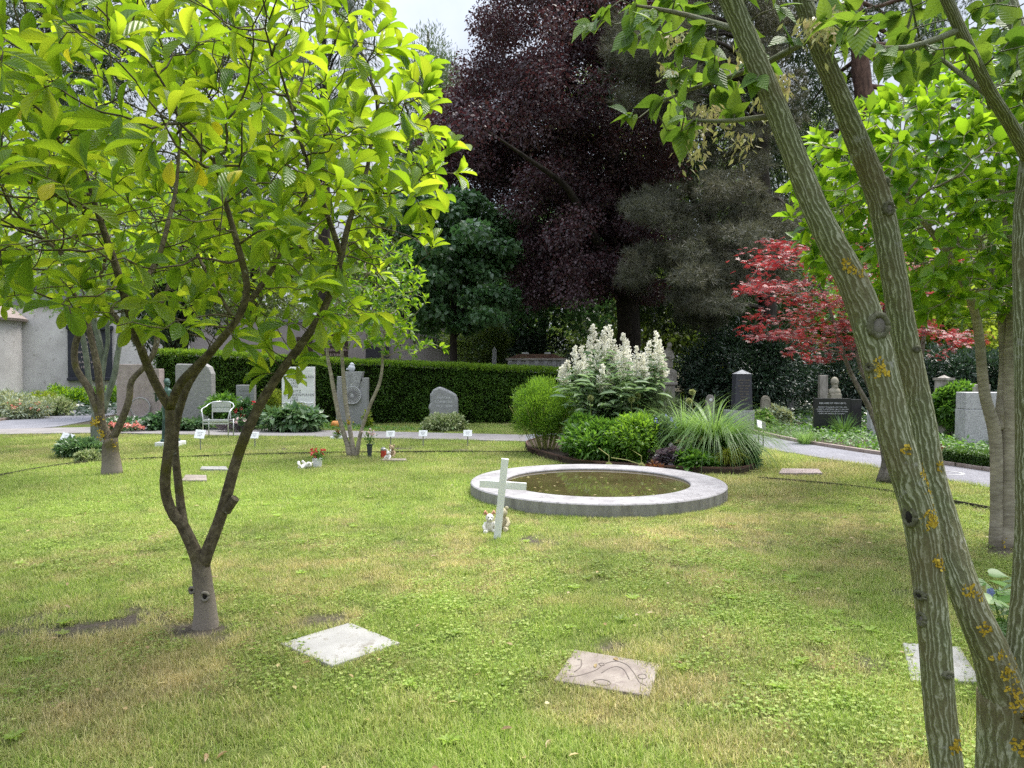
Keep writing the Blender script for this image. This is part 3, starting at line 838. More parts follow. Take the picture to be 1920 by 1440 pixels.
def big_tree(name, label, base, trunk, r0, centers, rc, per, L, W, mat, bark, tmpl=T_RHOMB, flat=.55, droop=0.0, upn=.5, group=None, nlimb=14, cat='tree', hollow=.3, limb_from=.35, crown='crown', sizes=None):
    """a far tree: trunk polyline, limbs out to its leaf clumps, and the clumps' leaves"""
    t = thing(name, label, cat, base, group)
    mb = MB()
    tp = np.array(trunk, float); tp[0] = [base[0], base[1], -.05]
    Q, rr = resample(tp, np.linspace(r0, r0 * .22, len(tp)), .5)
    rr[0] *= 1.35
    mb.tube(Q, rr, n=10, wob=.06, seed=int(abs(base[0]) * 10))
    centers = np.asarray(centers, float)
    pick = rng.permutation(len(centers))[:nlimb]
    for k in pick:
        c = centers[k]
        zt = np.clip(c[2] - .45 * np.linalg.norm(c[:2] - tp[-1][:2]), Q[int(limb_from * len(Q)), 2], Q[-1, 2])
        j = int(np.argmin(np.abs(Q[:, 2] - zt)))
        s = Q[j]; m1 = s + (c - s) * .5 + np.array([0, 0, .12 * np.linalg.norm(c - s)]) + rng.normal(size=3) * .12
        ln = np.linalg.norm(c - s)
        q, r = resample([s, m1, c], [min(rr[j] * .6, .02 + .022 * ln), .012 + .01 * ln, .012], .4)
        mb.tube(q, r, n=5, seed=int(k))
    part('trunk', mb, bark, t, smooth=True)
    P, d = clumps(centers, rc, per, flat, hollow)
    n = len(P)
    D = d * .6 + rdir(n) * .7 + np.array([0, 0, -droop])
    Nn = rdir(n) * .75 + np.array([0, 0, upn]) + d * .35
    Ls = L * (.65 + .7 * rng.random(n))
    leafmesh(crown, P, D, Nn, Ls, Ls * (W / L), tmpl, mat, t, rnd=np.clip(rng.normal(.45, .25, n) + np.repeat(rng.normal(0, .14, len(centers)), per), 0, 1))
    return t
# ------------------------------------------------------------------ the lie of the land
def G(*pts): return [tuple(gp(x, y)[:2]) for x, y in pts]


PATH_R = G((985, 829), (1405, 838), (1500, 853), (1600, 870), (1700, 888), (1860, 917), (1990, 945), (1990, 912), (1850, 886), (1700, 863), (1600, 848), (1500, 832), (1400, 813), (1250, 806), (985, 816))
STRIP = G((-80, 817), (200, 812.5), (400, 817.5), (600, 820.5), (985, 829), (985, 817), (600, 808), (300, 801), (100, 803.5), (-80, 808))
PATH_L = G((-80, 808), (-80, 800), (60, 783), (110, 774), (160, 766), (240, 761), (300, 760), (300, 772), (215, 777), (165, 790), (110, 800), (60, 805))
BED = G((990, 850), (1025, 861), (1075, 875), (1180, 884), (1290, 890), (1390, 893), (1416, 884), (1412, 862), (1380, 846), (1250, 836), (1100, 828), (1020, 826), (985, 838))
PC = gp(1120, 908)[:2]; PR_OUT = 1.6; PR_IN = 1.16
PC = np.array([1.075, 9.26])
RIGHT_ZONE = [PATH_R[6 + k] for k in (1, 2, 3, 4, 5, 6, 7)] + [(4.0, 24.0), (40, 24), (40, 9)]
ex = 0


def slab_poly(corners): return [tuple(gp(x, y)[:2]) for x, y in corners]


SLABS = {
    'white_near': slab_poly([(525, 1211), (656, 1172), (750, 1210), (622, 1254)]),
    'brown_near': slab_poly([(1038, 1281), (1077, 1223), (1237, 1250), (1217, 1311)]),
    'white_right': slab_poly([(1692, 1210), (1800, 1218), (1840, 1284), (1708, 1282)]),
    'brown_far': slab_poly([(340, 907), (348, 896), (387, 897), (388, 907)]),
    'white_far': slab_poly([(375, 885), (378, 880), (424, 880), (428, 886)]),
    'rose_far': slab_poly([(1460, 893), (1466, 884), (1535, 885), (1542, 893)]),
}
DRY = [gp(700, 1040)[:2].tolist() + [1.3, .8], gp(1300, 1010)[:2].tolist() + [1.6, .75], gp(1600, 1000)[:2].tolist() + [1.2, .5], gp(250, 1240)[:2].tolist() + [.9, 1.0], gp(900, 1080)[:2].tolist() + [1.1, .5],
       gp(1130, 1310)[:2].tolist() + [.35, 1.0], gp(1180, 1215)[:2].tolist() + [.3, .9], gp(1500, 875)[:2].tolist() + [2.2, .7], gp(60, 850)[:2].tolist() + [1.8, .4], gp(480, 1130)[:2].tolist() + [.8, .45], gp(1480, 1120)[:2].tolist() + [1.2, .45], gp(1250, 1290)[:2].tolist() + [.3, .9],
       gp(240, 1040)[:2].tolist() + [.9, .5], gp(640, 1400)[:2].tolist() + [.6, .3]]
LUSH = [gp(560, 930)[:2].tolist() + [2.2, .8], gp(800, 920)[:2].tolist() + [1.3, .7], gp(100, 960)[:2].tolist() + [1.6, .6], gp(950, 1190)[:2].tolist() + [.9, .6], gp(1400, 1180)[:2].tolist() + [.9, .5], gp(900, 1380)[:2].tolist() + [.8, .6], gp(1550, 1300)[:2].tolist() + [.6, .6], gp(845, 1115)[:2].tolist() + [.16, .8], gp(300, 880)[:2].tolist() + [1.5, .5]]
SOIL = [gp(230, 1165)[:2].tolist() + [.22, .9], gp(120, 1180)[:2].tolist() + [.2, .6], gp(380, 1180)[:2].tolist() + [.2, .9], gp(30, 1185)[:2].tolist() + [.3, .6], gp(600, 1170)[:2].tolist() + [.16, .9], gp(490, 845)[:2].tolist() + [.6, .8], gp(760, 841)[:2].tolist() + [.5, .9], gp(985, 1008)[:2].tolist() + [.28, .75], gp(840, 985)[:2].tolist() + [.2, .5],
        gp(1430, 1010)[:2].tolist() + [.3, .4], gp(1880, 1030)[:2].tolist() + [.25, .8], gp(880, 845)[:2].tolist() + [.5, .5], gp(1660, 906)[:2].tolist() + [.25, .6], gp(150, 868)[:2].tolist() + [.35, .6], gp(660, 856)[:2].tolist() + [.35, .7], gp(1640, 1240)[:2].tolist() + [.13, .7], gp(1130, 1210)[:2].tolist() + [.12, .8], gp(1885, 960)[:2].tolist() + [.3, .3], gp(872, 950)[:2].tolist() + [.2, .6]]


def blobs(x, y, L):
    r = np.zeros(np.shape(x))
    for bx, by, s, a in L:
        r = np.maximum(r, a * np.exp(-(((x - bx) / s) ** 2 + ((y - by) / s) ** 2)))
    return r


def dryness(x, y):
    return np.clip(.15 + .4 * (fbm(x, y, .55) - .42) + .55 * (vnoise(x, y, 3.1) - .5) + .4 * (vnoise(x, y, 9) - .5) + blobs(x, y, DRY) * .5 - blobs(x, y, LUSH) * .35, 0, 1)


def bareness(x, y):
    n = vnoise(x, y, 5.0) * .6 + vnoise(x, y, 13.) * .4
    return np.clip(blobs(x, y, SOIL) * (.15 + 2.1 * n) + (n - .6) * 1.2, 0, 1)


# one ground sheet out to the horizon, fine near the garden
xs = np.concatenate([[-900, -300, -120, -60, -35, -22], np.arange(-16, 14.01, .1), [16, 22, 35, 60, 120, 300, 900]])
ys = np.concatenate([[-600, -200, -60, -20, -6, 0, 1.2], np.arange(2.2, 21.01, .1), [23, 26, 30, 36, 45, 60, 90, 150, 300, 900, 2000]])
X, Y = np.meshgrid(xs, ys, indexing='ij')
Z = np.where((np.abs(X) < 15) & (Y > 2) & (Y < 17), .016 * (fbm(X, Y, 1.3) - .5), 0) - .004
me = bpy.data.meshes.new('ground')
V = np.stack([X, Y, Z], -1).reshape(-1, 3)
nx, ny = len(xs), len(ys)
I = (np.arange(nx - 1)[:, None] * ny + np.arange(ny - 1)[None]).ravel()
Fq = np.stack([I, I + ny, I + ny + 1, I + 1], 1).astype(np.int32)
me.vertices.add(len(V)); me.vertices.foreach_set('co', V.astype(np.float32).ravel())
me.loops.add(Fq.size); me.loops.foreach_set('vertex_index', Fq.ravel())
me.polygons.add(len(Fq)); me.polygons.foreach_set('loop_start', np.arange(0, Fq.size, 4, dtype=np.int32)); me.polygons.foreach_set('loop_total', np.full(len(Fq), 4, np.int32))
me.polygons.foreach_set('use_smooth', np.ones(len(Fq), bool))
me.update(calc_edges=True)
a = me.attributes.new('dry', 'FLOAT', 'POINT'); a.data.foreach_set('value', dryness(V[:, 0], V[:, 1]).astype(np.float32))
bare = np.where(V[:, 1] > 20.4, .85, bareness(V[:, 0], V[:, 1]))
bare = np.where(inpoly(V[:, 0], V[:, 1], RIGHT_ZONE), .9, bare)
a = me.attributes.new('bare', 'FLOAT', 'POINT'); a.data.foreach_set('value', bare.astype(np.float32))
gm, nt = newmat('ground_soil')
ad = nd(nt, 'ShaderNodeAttribute', {'attribute_name': 'dry'}); ab = nd(nt, 'ShaderNodeAttribute', {'attribute_name': 'bare'})
tcg = nd(nt, 'ShaderNodeTexCoord')
n1 = nd(nt, 'ShaderNodeTexNoise', None, Vector=tcg.outputs['Object'], Scale=45, Detail=6, Roughness=.7)
n2 = nd(nt, 'ShaderNodeTexNoise', None, Vector=tcg.outputs['Object'], Scale=140, Detail=3)
cg = ramp(nt, n1.outputs['Fac'], [(.3, (.05, .085, .016)), (.7, (.13, .18, .04))])
cd = ramp(nt, n1.outputs['Fac'], [(.3, (.12, .1, .045)), (.7, (.27, .23, .11))])
cs = ramp(nt, n1.outputs['Fac'], [(.3, (.065, .052, .042)), (.55, (.13, .11, .09)), (.75, (.22, .19, .16))])
m1 = nd(nt, 'ShaderNodeMix', {'data_type': 'RGBA'}, i0=ad.outputs['Fac'], i6=cg, i7=cd)
m2 = nd(nt, 'ShaderNodeMix', {'data_type': 'RGBA'}, i0=ab.outputs['Fac'], i6=m1.outputs[2], i7=cs)
bb = nd(nt, 'ShaderNodeBump', None, Strength=1, Distance=.02, Height=n2.outputs['Fac'])
pp = nd(nt, 'ShaderNodeBsdfPrincipled', None, Base_Color=m2.outputs[2], Roughness=.95, Normal=bb.outputs[0], Specular_IOR_Level=.1)
out(nt, pp.outputs[0])
me.materials.append(gm)
ground = bpy.data.objects.new('ground', me); COL.objects.link(ground); tag(ground, kind='structure')


def sheet(name, poly, z, mat):
    mb = MB(); n = len(poly)
    mb.slab(poly, -.05, z)
    o = part(name, mb, mat)
    return tag(o, kind='structure')


sheet('gravel_path', PATH_R, .018, M['gravel'])
sheet('paving_strip', STRIP, .024, M['paving'])
sheet('side_path', PATH_L, .014, M['gravel'])


# kerb line of small stones along the far side of the right path, and along the left one
def kerb(name, label, pts, seed):
    rs = np.random.default_rng(seed)
    Q, _ = resample([gp(*p) for p in pts], [0] * len(pts), .12)
    mb = MB()
    for i in range(0, len(Q) - 4, 4):
        p, q = Q[i], Q[i + 4]
        c = (p + q) / 2; an = math.atan2(q[1] - p[1], q[0] - p[0])
        Mx = Matrix.Translation((c[0], c[1], .03 + .008 * rs.random())) @ Matrix.Rotation(an + rs.normal() * .02, 4, 'Z')
        mb.box((0, 0, 0), (np.linalg.norm(q - p) - .012, .07 + .01 * rs.random(), .09), Mx)
    single(name, mb, M['kerb'], label, 'kerb', Q[0], bevel=.008)


kerb('path_kerb', 'low reddish stone kerb along the planted side of the gravel path', [(1410, 811), (1500, 831), (1600, 847), (1700, 861.5), (1850, 884.5), (1990, 910)], 3)
kerb('path_kerb', 'low reddish stone kerb below the flower border by the wall', [(-80, 799), (60, 782), (110, 773), (160, 765), (240, 760)], 4)

# thin edging strip let into the lawn
for seg, lab_ in zip(([(-60, 902), (0, 895), (45, 885), (140, 870), (250, 863), (400, 857), (520, 853), (660, 850.5), (830, 849), (990, 850)], [(1420, 899), (1500, 905), (1600, 915), (1720, 932), (1850, 955), (1980, 985)]), ('thin dark edging strip curving through the lawn left of the planted bed', 'thin dark edging strip in the lawn between planted bed and right magnolia')):
    mb = MB(); Q, _ = resample([gp(*p) for p in seg], [0] * len(seg), .2)
    for i in range(len(Q) - 1):
        p, q = Q[i], Q[i + 1]; c = (p + q) / 2; an = math.atan2(q[1] - p[1], q[0] - p[0])
        mb.box((0, 0, 0), (np.linalg.norm(q - p) + .004, .01, .06), Matrix.Translation((c[0], c[1], .012)) @ Matrix.Rotation(an, 4, 'Z'))
    single('lawn_edging', mb, M['edging'], lab_, 'edging', Q[len(Q) // 2])

# ------------------------------------------------------------------ near trees
# magnolia on the left
base = gp(386, 1180)
t = thing('magnolia_tree', 'broad bright green magnolia tree with forked trunk in the lawn beside white slab', 'tree', base)
sk = Skel()
A3 = lambda L: [at(*p) for p in L]
D0 = 4.52
sk.limb(A3([(386, 1190, D0), (386, 1150, D0), (380, 1100, D0), (377, 1060, D0)]), [.085, .066, .06, .056], step=.05, root=True)
NTR = len(sk.P)
sk.limb(A3([(376, 1062, D0), (358, 1015, D0 - .02), (340, 980, D0 - .04)]), [.046, .04, .036], step=.06)
sk.limb(A3([(338, 984, D0 - .04), (318, 955, 4.47), (309, 925, 4.45), (307, 895, 4.4), (314, 862, 4.38), (318, 830, 4.38), (321, 795, 4.38), (318, 765, 4.36)]), [.034, .031, .03, .03, .029, .028, .027, .027], step=.06)
sk.limb(A3([(343, 984, D0), (339, 945, 4.56), (336, 915, 4.58), (331, 880, 4.6), (325, 840, 4.62), (330, 790, 4.62), (352, 715, 4.62), (392, 665, 4.65), (440, 603, 4.75), (495, 530, 4.85), (540, 455, 4.95), (590, 330, 5.0)]), [.03, .025, .024, .024, .024, .025, .025, .024, .022, .019, .016, .012], step=.07)
sk.limb(A3([(318, 765, 4.36), (288, 715, 4.25), (262, 650, 4.15), (240, 580, 4.05), (226, 525, 4.0), (190, 420, 3.95), (150, 290, 3.9)]), [.028, .026, .024, .022, .02, .016, .01], step=.07)
sk.limb(A3([(318, 765, 4.36), (335, 720, 4.2), (400, 655, 4.0), (450, 595, 3.85), (470, 545, 3.8), (440, 440, 3.7), (400, 300, 3.6)]), [.026, .024, .022, .02, .018, .014, .009], step=.07)
sk.limb(A3([(380, 1058, D0), (408, 985, 4.5), (424, 935, 4.48), (440, 875, 4.45), (455, 825, 4.42), (472, 788, 4.4), (500, 735, 4.38), (530, 692, 4.35), (575, 632, 4.32), (612, 575, 4.3), (636, 500, 4.28), (652, 420, 4.3), (690, 320, 4.35), (700, 230, 4.4)]), [.042, .038, .036, .031, .03, .029, .028, .027, .025, .022, .02, .016, .013, .009], step=.07)
sk.limb(A3([(640, 480, 4.28), (610, 390, 4.2), (570, 290, 4.1), (540, 180, 4.05)]), [.018, .015, .012, .008], step=.08)
sk.limb(A3([(240, 580, 4.05), (300, 480, 4.4), (330, 360, 4.7), (340, 230, 4.9)]), [.018, .015, .012, .008], step=.08)
sk.limb(A3([(262, 650, 4.15), (190, 560, 4.5), (110, 470, 4.7), (20, 400, 4.8)]), [.017, .015, .012, .008], step=.08)
sk.limb(A3([(440, 603, 4.75), (380, 500, 5.2), (340, 400, 5.5)]), [.015, .013, .009], step=.08)
cM = np.array([-2.08, 4.35, 2.83]); rM = np.array([1.72, 1.75, 1.42])
att = ellipsoid_pts(cM, rM, 1650, lo=.3, fn=lambda p: (p[:, 2] > 1.72 + .16 * np.abs(p[:, 0] + 1.7) * (p[:, 0] < -1.7)) & (p[:, 2] < 4.6))
att2 = np.array([at(x, y, 4.25) + rng.normal(size=3) * [.05, .3, .04] for x, y in [(865, 308), (850, 312), (840, 320), (825, 290), (800, 300), (770, 220), (780, 280), (745, 180), (735, 240), (710, 130), (680, 90), (790, 250), (760, 330), (720, 180), (690, 120), (610, 640), (560, 690), (460, 660), (500, 640), (690, 590), (640, 620), (540, 730), (470, 700), (700, 480), (730, 420), (650, 60), (600, 20), (60, 560), (130, 540), (180, 570), (30, 500)]])
sk.grow(np.concatenate([att, att2]), step=.075, di=1.1, dk=.092, iters=75, minz=1.5, grav=.05)
sk.finish(r0=.0032, n=2.35)
mb = MB(); sk.tubes(mb, sides=(12, 6, 4), wob=.05)
# cut branch stub
part('trunk', mb, M['magnolia_bark'], t, smooth=True)
mb = MB(); mb.tube([at(424, 958, 4.47), at(432, 946, 4.46), at(441, 934, 4.45)], [.03, .029, .027], n=10); part('branch_stub', mb, M['magnolia_bark'], t)
P, D, Nn, L, Wd = whorls(sk, 6, .25, .148, .41, spread=.8, up=.3, maxrad=.011, keep=lambda p: p[2] > 1.45 and (p[2] > 2.5 or rng.random() < .62))
leafmesh('crown', P, D, Nn, L, Wd, T_MAG, M['magnolia_leaf'], t, smooth=True, uv=True)
print('magnolia leaves', len(P), 'nodes', len(sk.P))
# a few yellowing leaves
YL = [(128, 85, 3.6), (400, 215, 3.6), (322, 300, 3.1), (102, 345, 3.1), (455, 320, 3.2), (60, 205, 3.8), (370, 303, 3.3)]
for p in YL: leafmesh('yellow_leaf', [at(*p)], rdir(1) * .5 + [0, 0, -.6], rdir(1) * .4 + [0, -1, .2], .11, .06, T_MAG, M['yellow_leaf'], t, smooth=True)
# pale lower trunk with pruning scars
for (px, py, rr_, oy) in [(391, 1113, .022, -.056), (366, 1102, .015, -.048)]:
    mb = MB(); c = at(px, py, D0) + np.array([0, oy, 0])
    th_ = np.linspace(0, 2 * math.pi, 13)
    mb.tube([c + np.array([math.cos(a) * rr_, -.006 + .01 * abs(math.cos(a)), math.sin(a) * rr_ * 1.15]) for a in th_], [.0095] * 13, n=6)
    part('callus', mb, M['callus'], t, smooth=True)
    mb = MB(); mb.ball(c + np.array([0, .006, 0]), (rr_ * .85, .01, rr_ * .85)); part('hollow', mb, M['hollow'], t, smooth=True)  # near-black ball in place of a shaded hole

# striped-bark maple in the right foreground
base = gp(1892, 1531)
t = thing('snakebark_maple', 'striped green bark maple with yellow lichen leaning through the right foreground', 'tree', base)
sk = Skel(); d0 = 2.6
sk.limb(A3([(1895, 1540, d0), (1893, 1450, d0), (1895, 1370, d0), (1892, 1300, d0)]), [.115, .105, .1, .095], step=.04, root=True)
stemB = [(1888, 1320, d0), (1862, 1230, 2.58), (1825, 1150, 2.58), (1795, 1070, 2.62), (1770, 980, 2.68), (1745, 890, 2.7), (1725, 780, 2.72), (1706, 680, 2.72), (1688, 590, 2.7), (1672, 490, 2.68), (1656, 400, 2.66), (1640, 345, 2.65), (1606, 260, 2.62), (1570, 170, 2.6), (1535, 90, 2.58), (1505, 0, 2.56), (1470, -120, 2.5), (1440, -260, 2.45)]
rB = [.082, .064, .056, .052, .05, .048, .048, .047, .046, .044, .042, .041, .038, .035, .033, .031, .028, .024]
sk.limb(A3(stemB), rB, step=.05)
stemA = [(1790, 1545, 2.42), (1775, 1440, 2.42), (1762, 1320, 2.42), (1752, 1200, 2.42), (1740, 1080, 2.42), (1728, 980, 2.42), (1704, 900, 2.42), (1682, 830, 2.42), (1660, 730, 2.42), (1638, 640, 2.42), (1612, 550, 2.42), (1570, 475, 2.42), (1535, 410, 2.4), (1500, 320, 2.4), (1466, 230, 2.38), (1430, 140, 2.36), (1395, 60, 2.34), (1365, -10, 2.32), (1310, -140, 2.28), (1270, -280, 2.25)]
rA = [.055, .05, .048, .048, .049, .054, .052, .052, .051, .052, .049, .044, .041, .039, .037, .036, .034, .033, .03, .025]
sk.limb(A3(stemA), rA, step=.05, root=True)
stemC = [(1895, 1320, d0), (1910, 1240, 2.6), (1925, 1120, 2.6), (1930, 980, 2.6), (1927, 800, 2.6), (1922, 600, 2.6), (1918, 450, 2.6), (1926, 350, 2.58), (1940, 250, 2.55), (1950, 60, 2.5), (1960, -200, 2.4)]
sk.limb(A3(stemC), [.07, .05, .045, .041, .039, .036, .035, .034, .032, .03, .026], step=.06)
stemD = [(1930, 300, 2.57), (1900, 240, 2.5), (1862, 185, 2.4), (1835, 130, 2.35), (1800, 55, 2.3), (1765, -20, 2.25), (1720, -150, 2.2)]
sk.limb(A3(stemD), [.024, .022, .02, .019, .018, .017, .014], step=.06)
sk.limb(A3([(1950, 210, 2.5), (1925, 140, 2.7), (1905, 60, 2.75), (1885, -10, 2.8), (1850, -150, 2.8)]), [.036, .035, .034, .033, .028], step=.06)
sk.limb(A3([(1518, 72, 2.57), (1480, 95, 2.6), (1430, 125, 2.65), (1370, 145, 2.7), (1290, 165, 2.75), (1225, 200, 2.8)]), [.014, .012, .011, .009, .007, .005], step=.07)
sk.limb(A3([(1452, 215, 2.37), (1400, 225, 2.45), (1350, 232, 2.5), (1300, 225, 2.5)]), [.01, .009, .007, .005], step=.07)
sk.limb(A3([(1395, 60, 2.34), (1330, 40, 2.5), (1260, 20, 2.6), (1190, 10, 2.65)]), [.012, .01, .008, .005], step=.07)
sk.limb(A3([(1800, 55, 2.3), (1720, 90, 2.25), (1640, 100, 2.2), (1580, 60, 2.2)]), [.011, .009, .007, .005], step=.07)
sk.limb(A3([(1862, 185, 2.4), (1790, 130, 2.6), (1700, 60, 2.7)]), [.01, .008, .006], step=.07)
att = []
for (x, y, sx, sy, dd, n) in [(1260, 90, 60, 60, 2.65, 15), (1250, 200, 55, 45, 2.75, 17), (1310, 170, 50, 40, 2.6, 12), (1220, 30, 50, 50, 2.65, 12), (1430, 130, 45, 40, 2.6, 10), (1600, 60, 70, 35, 2.25, 16), (1740, 70, 70, 40, 2.3, 16), (1820, 60, 60, 50, 2.5, 12), (1690, 30, 60, 30, 2.6, 10), (1500, 10, 60, 30, 2.4, 10), (1880, 160, 40, 50, 2.45, 7), (1340, -60, 80, 40, 2.4, 12), (1650, -80, 200, 50, 2.4, 25), (1850, -60, 80, 60, 2.5, 14), (1620, 30, 60, 40, 2.5, 16), (1700, 90, 50, 40, 2.55, 14), (1790, 90, 60, 45, 2.6, 16), (1740, 30, 80, 40, 2.7, 16), (1850, 100, 50, 50, 2.6, 12), (1180, 20, 50, 40, 2.6, 12), (1330, 130, 60, 50, 2.7, 14), (1590, 100, 40, 30, 2.6, 8)]:
    att += [at(x + rng.normal() * sx * .7, y + rng.normal() * sy * .7, dd + rng.normal() * .16) for _ in range(n)]
# canopy overhead, above the frame
att += list(ellipsoid_pts((1.0, 2.1, 4.0), (1.9, 1.4, .7), 70))
sk.grow(np.array(att), step=.07, di=.75, dk=.09, iters=50, minz=2.35, grav=-.05)
sk.finish(r0=.0024, n=2.4)
mb = MB(); sk.tubes(mb, sides=(20, 7, 4), wob=.025)
SNAKE_TRUNK = part('trunk', mb, M['snake_bark'], t, smooth=True)
P, D, Nn, L, Wd = whorls(sk, 4, .55, .08, .95, spread=.8, up=-.55, maxrad=.006, keep=lambda p: p[2] > 2.2)
leafmesh('crown', P, D, Nn + rdir(len(P)) * .25, L, L * .8, T_HEART, M['maple_leaf'], t, uv=True)
print('maple leaves', len(P))
# hanging bunches of winged seeds
for (x, y, dd, n) in [(1325, 205, 2.6, 34), (1300, 275, 2.65, 26), (1400, 95, 2.5, 26), (1460, 150, 2.55, 40), (1440, 190, 2.6, 26), (1520, 45, 2.45, 34), (1545, 60, 2.4, 24), (1265, 70, 2.65, 18), (1390, 260, 2.6, 20), (1360, 215, 2.6, 18), (1250, 130, 2.7, 14), (1290, 250, 2.6, 16), (1560, 20, 2.4, 18)]:
    SP = []; SDv = []
    for _ in range(int(n * 2.2)):
        SP.append(at(x + rng.normal() * 14, y + abs(rng.normal()) * 24 - 14, dd + rng.normal() * .05)); SDv.append(np.array([rng.normal() * .7, rng.normal() * .7, -.9]))
    leafmesh('seed_bunch', SP, SDv, rdir(len(SP)), .032, .012, T_RHOMB, M['seed'], t)


def stem_at(stem, rads, py):
    ys_ = [p[1] for p in stem][::-1]
    f = lambda k: float(np.interp(py, ys_, [p[k] for p in stem][::-1]))
    return f(0), f(2), float(np.interp(py, ys_, rads[::-1]))


LIC = [('A', 500, -6, 16), ('A', 512, 12, 13), ('A', 598, 14, 8), ('A', 690, -24, 20), ('A', 694, -10, 13), ('A', 840, -2, 10), ('A', 882, 28, 18), ('A', 906, 34, 24), ('A', 966, 2, 22), ('A', 975, -4, 16), ('A', 1050, 14, 15), ('A', 1384, 10, 17), ('A', 560, 28, 8),
       ('B', 1100, -5, 15), ('B', 1112, 12, 9), ('B', 1170, -8, 13), ('B', 1215, 0, 9), ('B', 1225, -15, 7), ('B', 1248, 4, 19), ('B', 1232, 26, 9), ('B', 1275, -5, 12), ('B', 870, 6, 10), ('T', 1375, -5, 22), ('T', 1290, -2, 26)]
for sname, py, ox, pr in LIC:
    if sname == 'A': cx, cd_, cr = stem_at(stemA, rA, py)
    elif sname == 'B': cx, cd_, cr = stem_at(stemB, rB, py)
    else: cx, cd_, cr = 1893 - 5, d0, .1
    pm = cd_ / FPX; LP = []; LD = []; LN = []
    pr *= .8; nfl = int(20 * (pr / 10) ** 2)
    for _ in range(nfl):
        a = rng.random() * 6.28; q = math.sqrt(rng.random()) * pr * (1 + .25 * math.sin(3 * a + py)) * (1.0 + .2 * rng.normal())
        ux = (ox + q * math.cos(a)) * pm; uz = q * math.sin(a) * pm
        x_, d_, r_ = (stem_at(stemA, rA, py - uz / pm) if sname == 'A' else stem_at(stemB, rB, py - uz / pm) if sname == 'B' else (cx, cd_, cr))
        xo = cx + ux / pm - x_
        if abs(xo * pm) > r_ * .97: continue
        dep = math.sqrt(max(0, r_ ** 2 - (xo * pm) ** 2))
        p = at(x_ + xo, py - uz / pm, d_); p[1] -= dep + .003 * rng.random()
        LP.append(p); nn_ = np.array([xo * pm, -dep, 0]) / r_; LN.append(nn_ + rng.normal(size=3) * .35); LD.append(np.cross(nn_, rng.normal(size=3)))
    if LP: leafmesh('lichen', LP, LD, LN, .011 * (.6 + .8 * rng.random(len(LP))), .009, T_DISC, M['lichen'], t)
# dark moss clump in the crotch
LP = []; LN = []
for _ in range(420):
    q = rdir(1)[0]; p = at(1902, 1322, d0) + np.array([.0, -.1, 0]) + q * np.array([.035, .02, .055]); LP.append(p); LN.append(q)
leafmesh('moss', LP, rdir(420), np.array(LN) + rdir(420) * .4, .014, .008, T_RHOMB, M['moss_dark'], t)
# knots: a callus ring round a grey wound, or a near-black ball for a shaded hole
for (sname, py, ox, rx, rz, hol) in [('A', 612, 4, .03, .036, 0), ('A', 965, -26, .018, .03, 1), ('A', 688, -26, .011, .012, 1), ('A', 1113, -25, .016, .011, 1), ('A', 1158, -27, .012, .02, 0), ('B', 395, 2, .016, .02, 0), ('B', 345, 20, .012, .014, 1), ('B', 655, 5, .012, .008, 0), ('A', 1255, 6, .015, .008, 0)]:
    st, rr_ = (stemA, rA) if sname == 'A' else (stemB, rB)
    cx, cd_, cr = stem_at(st, rr_, py); pm = cd_ / FPX
    xo = np.clip(ox * pm, -cr * .93, cr * .93); dep = math.sqrt(cr ** 2 - xo ** 2)
    c = at(cx, py, cd_) + np.array([xo, -dep * .96, 0]); nn_ = Vector((xo, -dep, 0)).normalized(); sd_ = Vector((-nn_.y, nn_.x, 0))
    ring = MB(); core = MB(); P_ = []
    for a in np.linspace(0, 2 * math.pi, 19):
        v = Vector(c) + sd_ * (math.cos(a) * rx) + Vector((0, 0, math.sin(a) * rz)) - nn_ * .001
        P_.append(tuple(v))
    q_ = .0055 + .17 * rx; ring.tube(P_, [q_ * (1 + .25 * math.sin(3 * i)) for i in range(18)] + [q_], n=8)
    core.ball(tuple(Vector(c) - nn_ * .006), (rx * .9, .012, rz * .9), n=14)
    part('callus', ring, M['snake_callus'], t, smooth=True)
    part('hollow' if hol else 'wound', core, M['hollow' if hol else 'wound'], t, smooth=True)

# magnolia at the right with pale stems
D1 = 6.5
base = gd(1880, D1)
t = thing('magnolia_tree', 'dense bright green magnolia tree with smooth pale stems right of the striped maple', 'tree', base)
sk = Skel()
sk.limb(A3([(1888, 1032, D1), (1888, 980, D1), (1887, 880, D1), (1892, 780, D1), (1896, 690, D1 + .05), (1900, 600, D1 + .1), (1895, 480, D1 + .2), (1880, 350, D1 + .2), (1860, 220, D1 + .1)]), [.095, .07, .066, .064, .06, .052, .04, .028, .014], step=.1, root=True)
sk.limb(A3([(1868, 1030, D1), (1868, 960, D1), (1869, 880, D1 - .02), (1866, 800, D1 - .03), (1848, 755, D1 - .05), (1840, 690, D1 - .05), (1836, 620, D1 - .1), (1822, 560, D1 - .2), (1780, 480, D1 - .4), (1720, 400, D1 - .6), (1650, 330, D1 - .7)]), [.06, .048, .05, .054, .045, .04, .038, .034, .028, .02, .012], step=.1, root=True)
sk.limb(A3([(1873, 800, D1), (1884, 700, D1 + .1), (1882, 600, D1 + .2), (1850, 480, D1 + .4), (1800, 380, D1 + .6), (1740, 300, D1 + .7)]), [.045, .042, .04, .03, .022, .012], step=.1)
sk.limb(A3([(1896, 560, D1 + .1), (1930, 450, D1), (1960, 320, D1 - .2)]), [.035, .026, .014], step=.1)
att = ellipsoid_pts((4.32, 6.5, 3.0), (1.8, 1.6, 1.32), 1500, lo=.3, fn=lambda p: (p[:, 2] > 2.05 + .25 * np.abs(p[:, 0] - 4.2)) & (p[:, 2] < 4.25 - .28 * np.clip(3.9 - p[:, 0], 0, 3)))
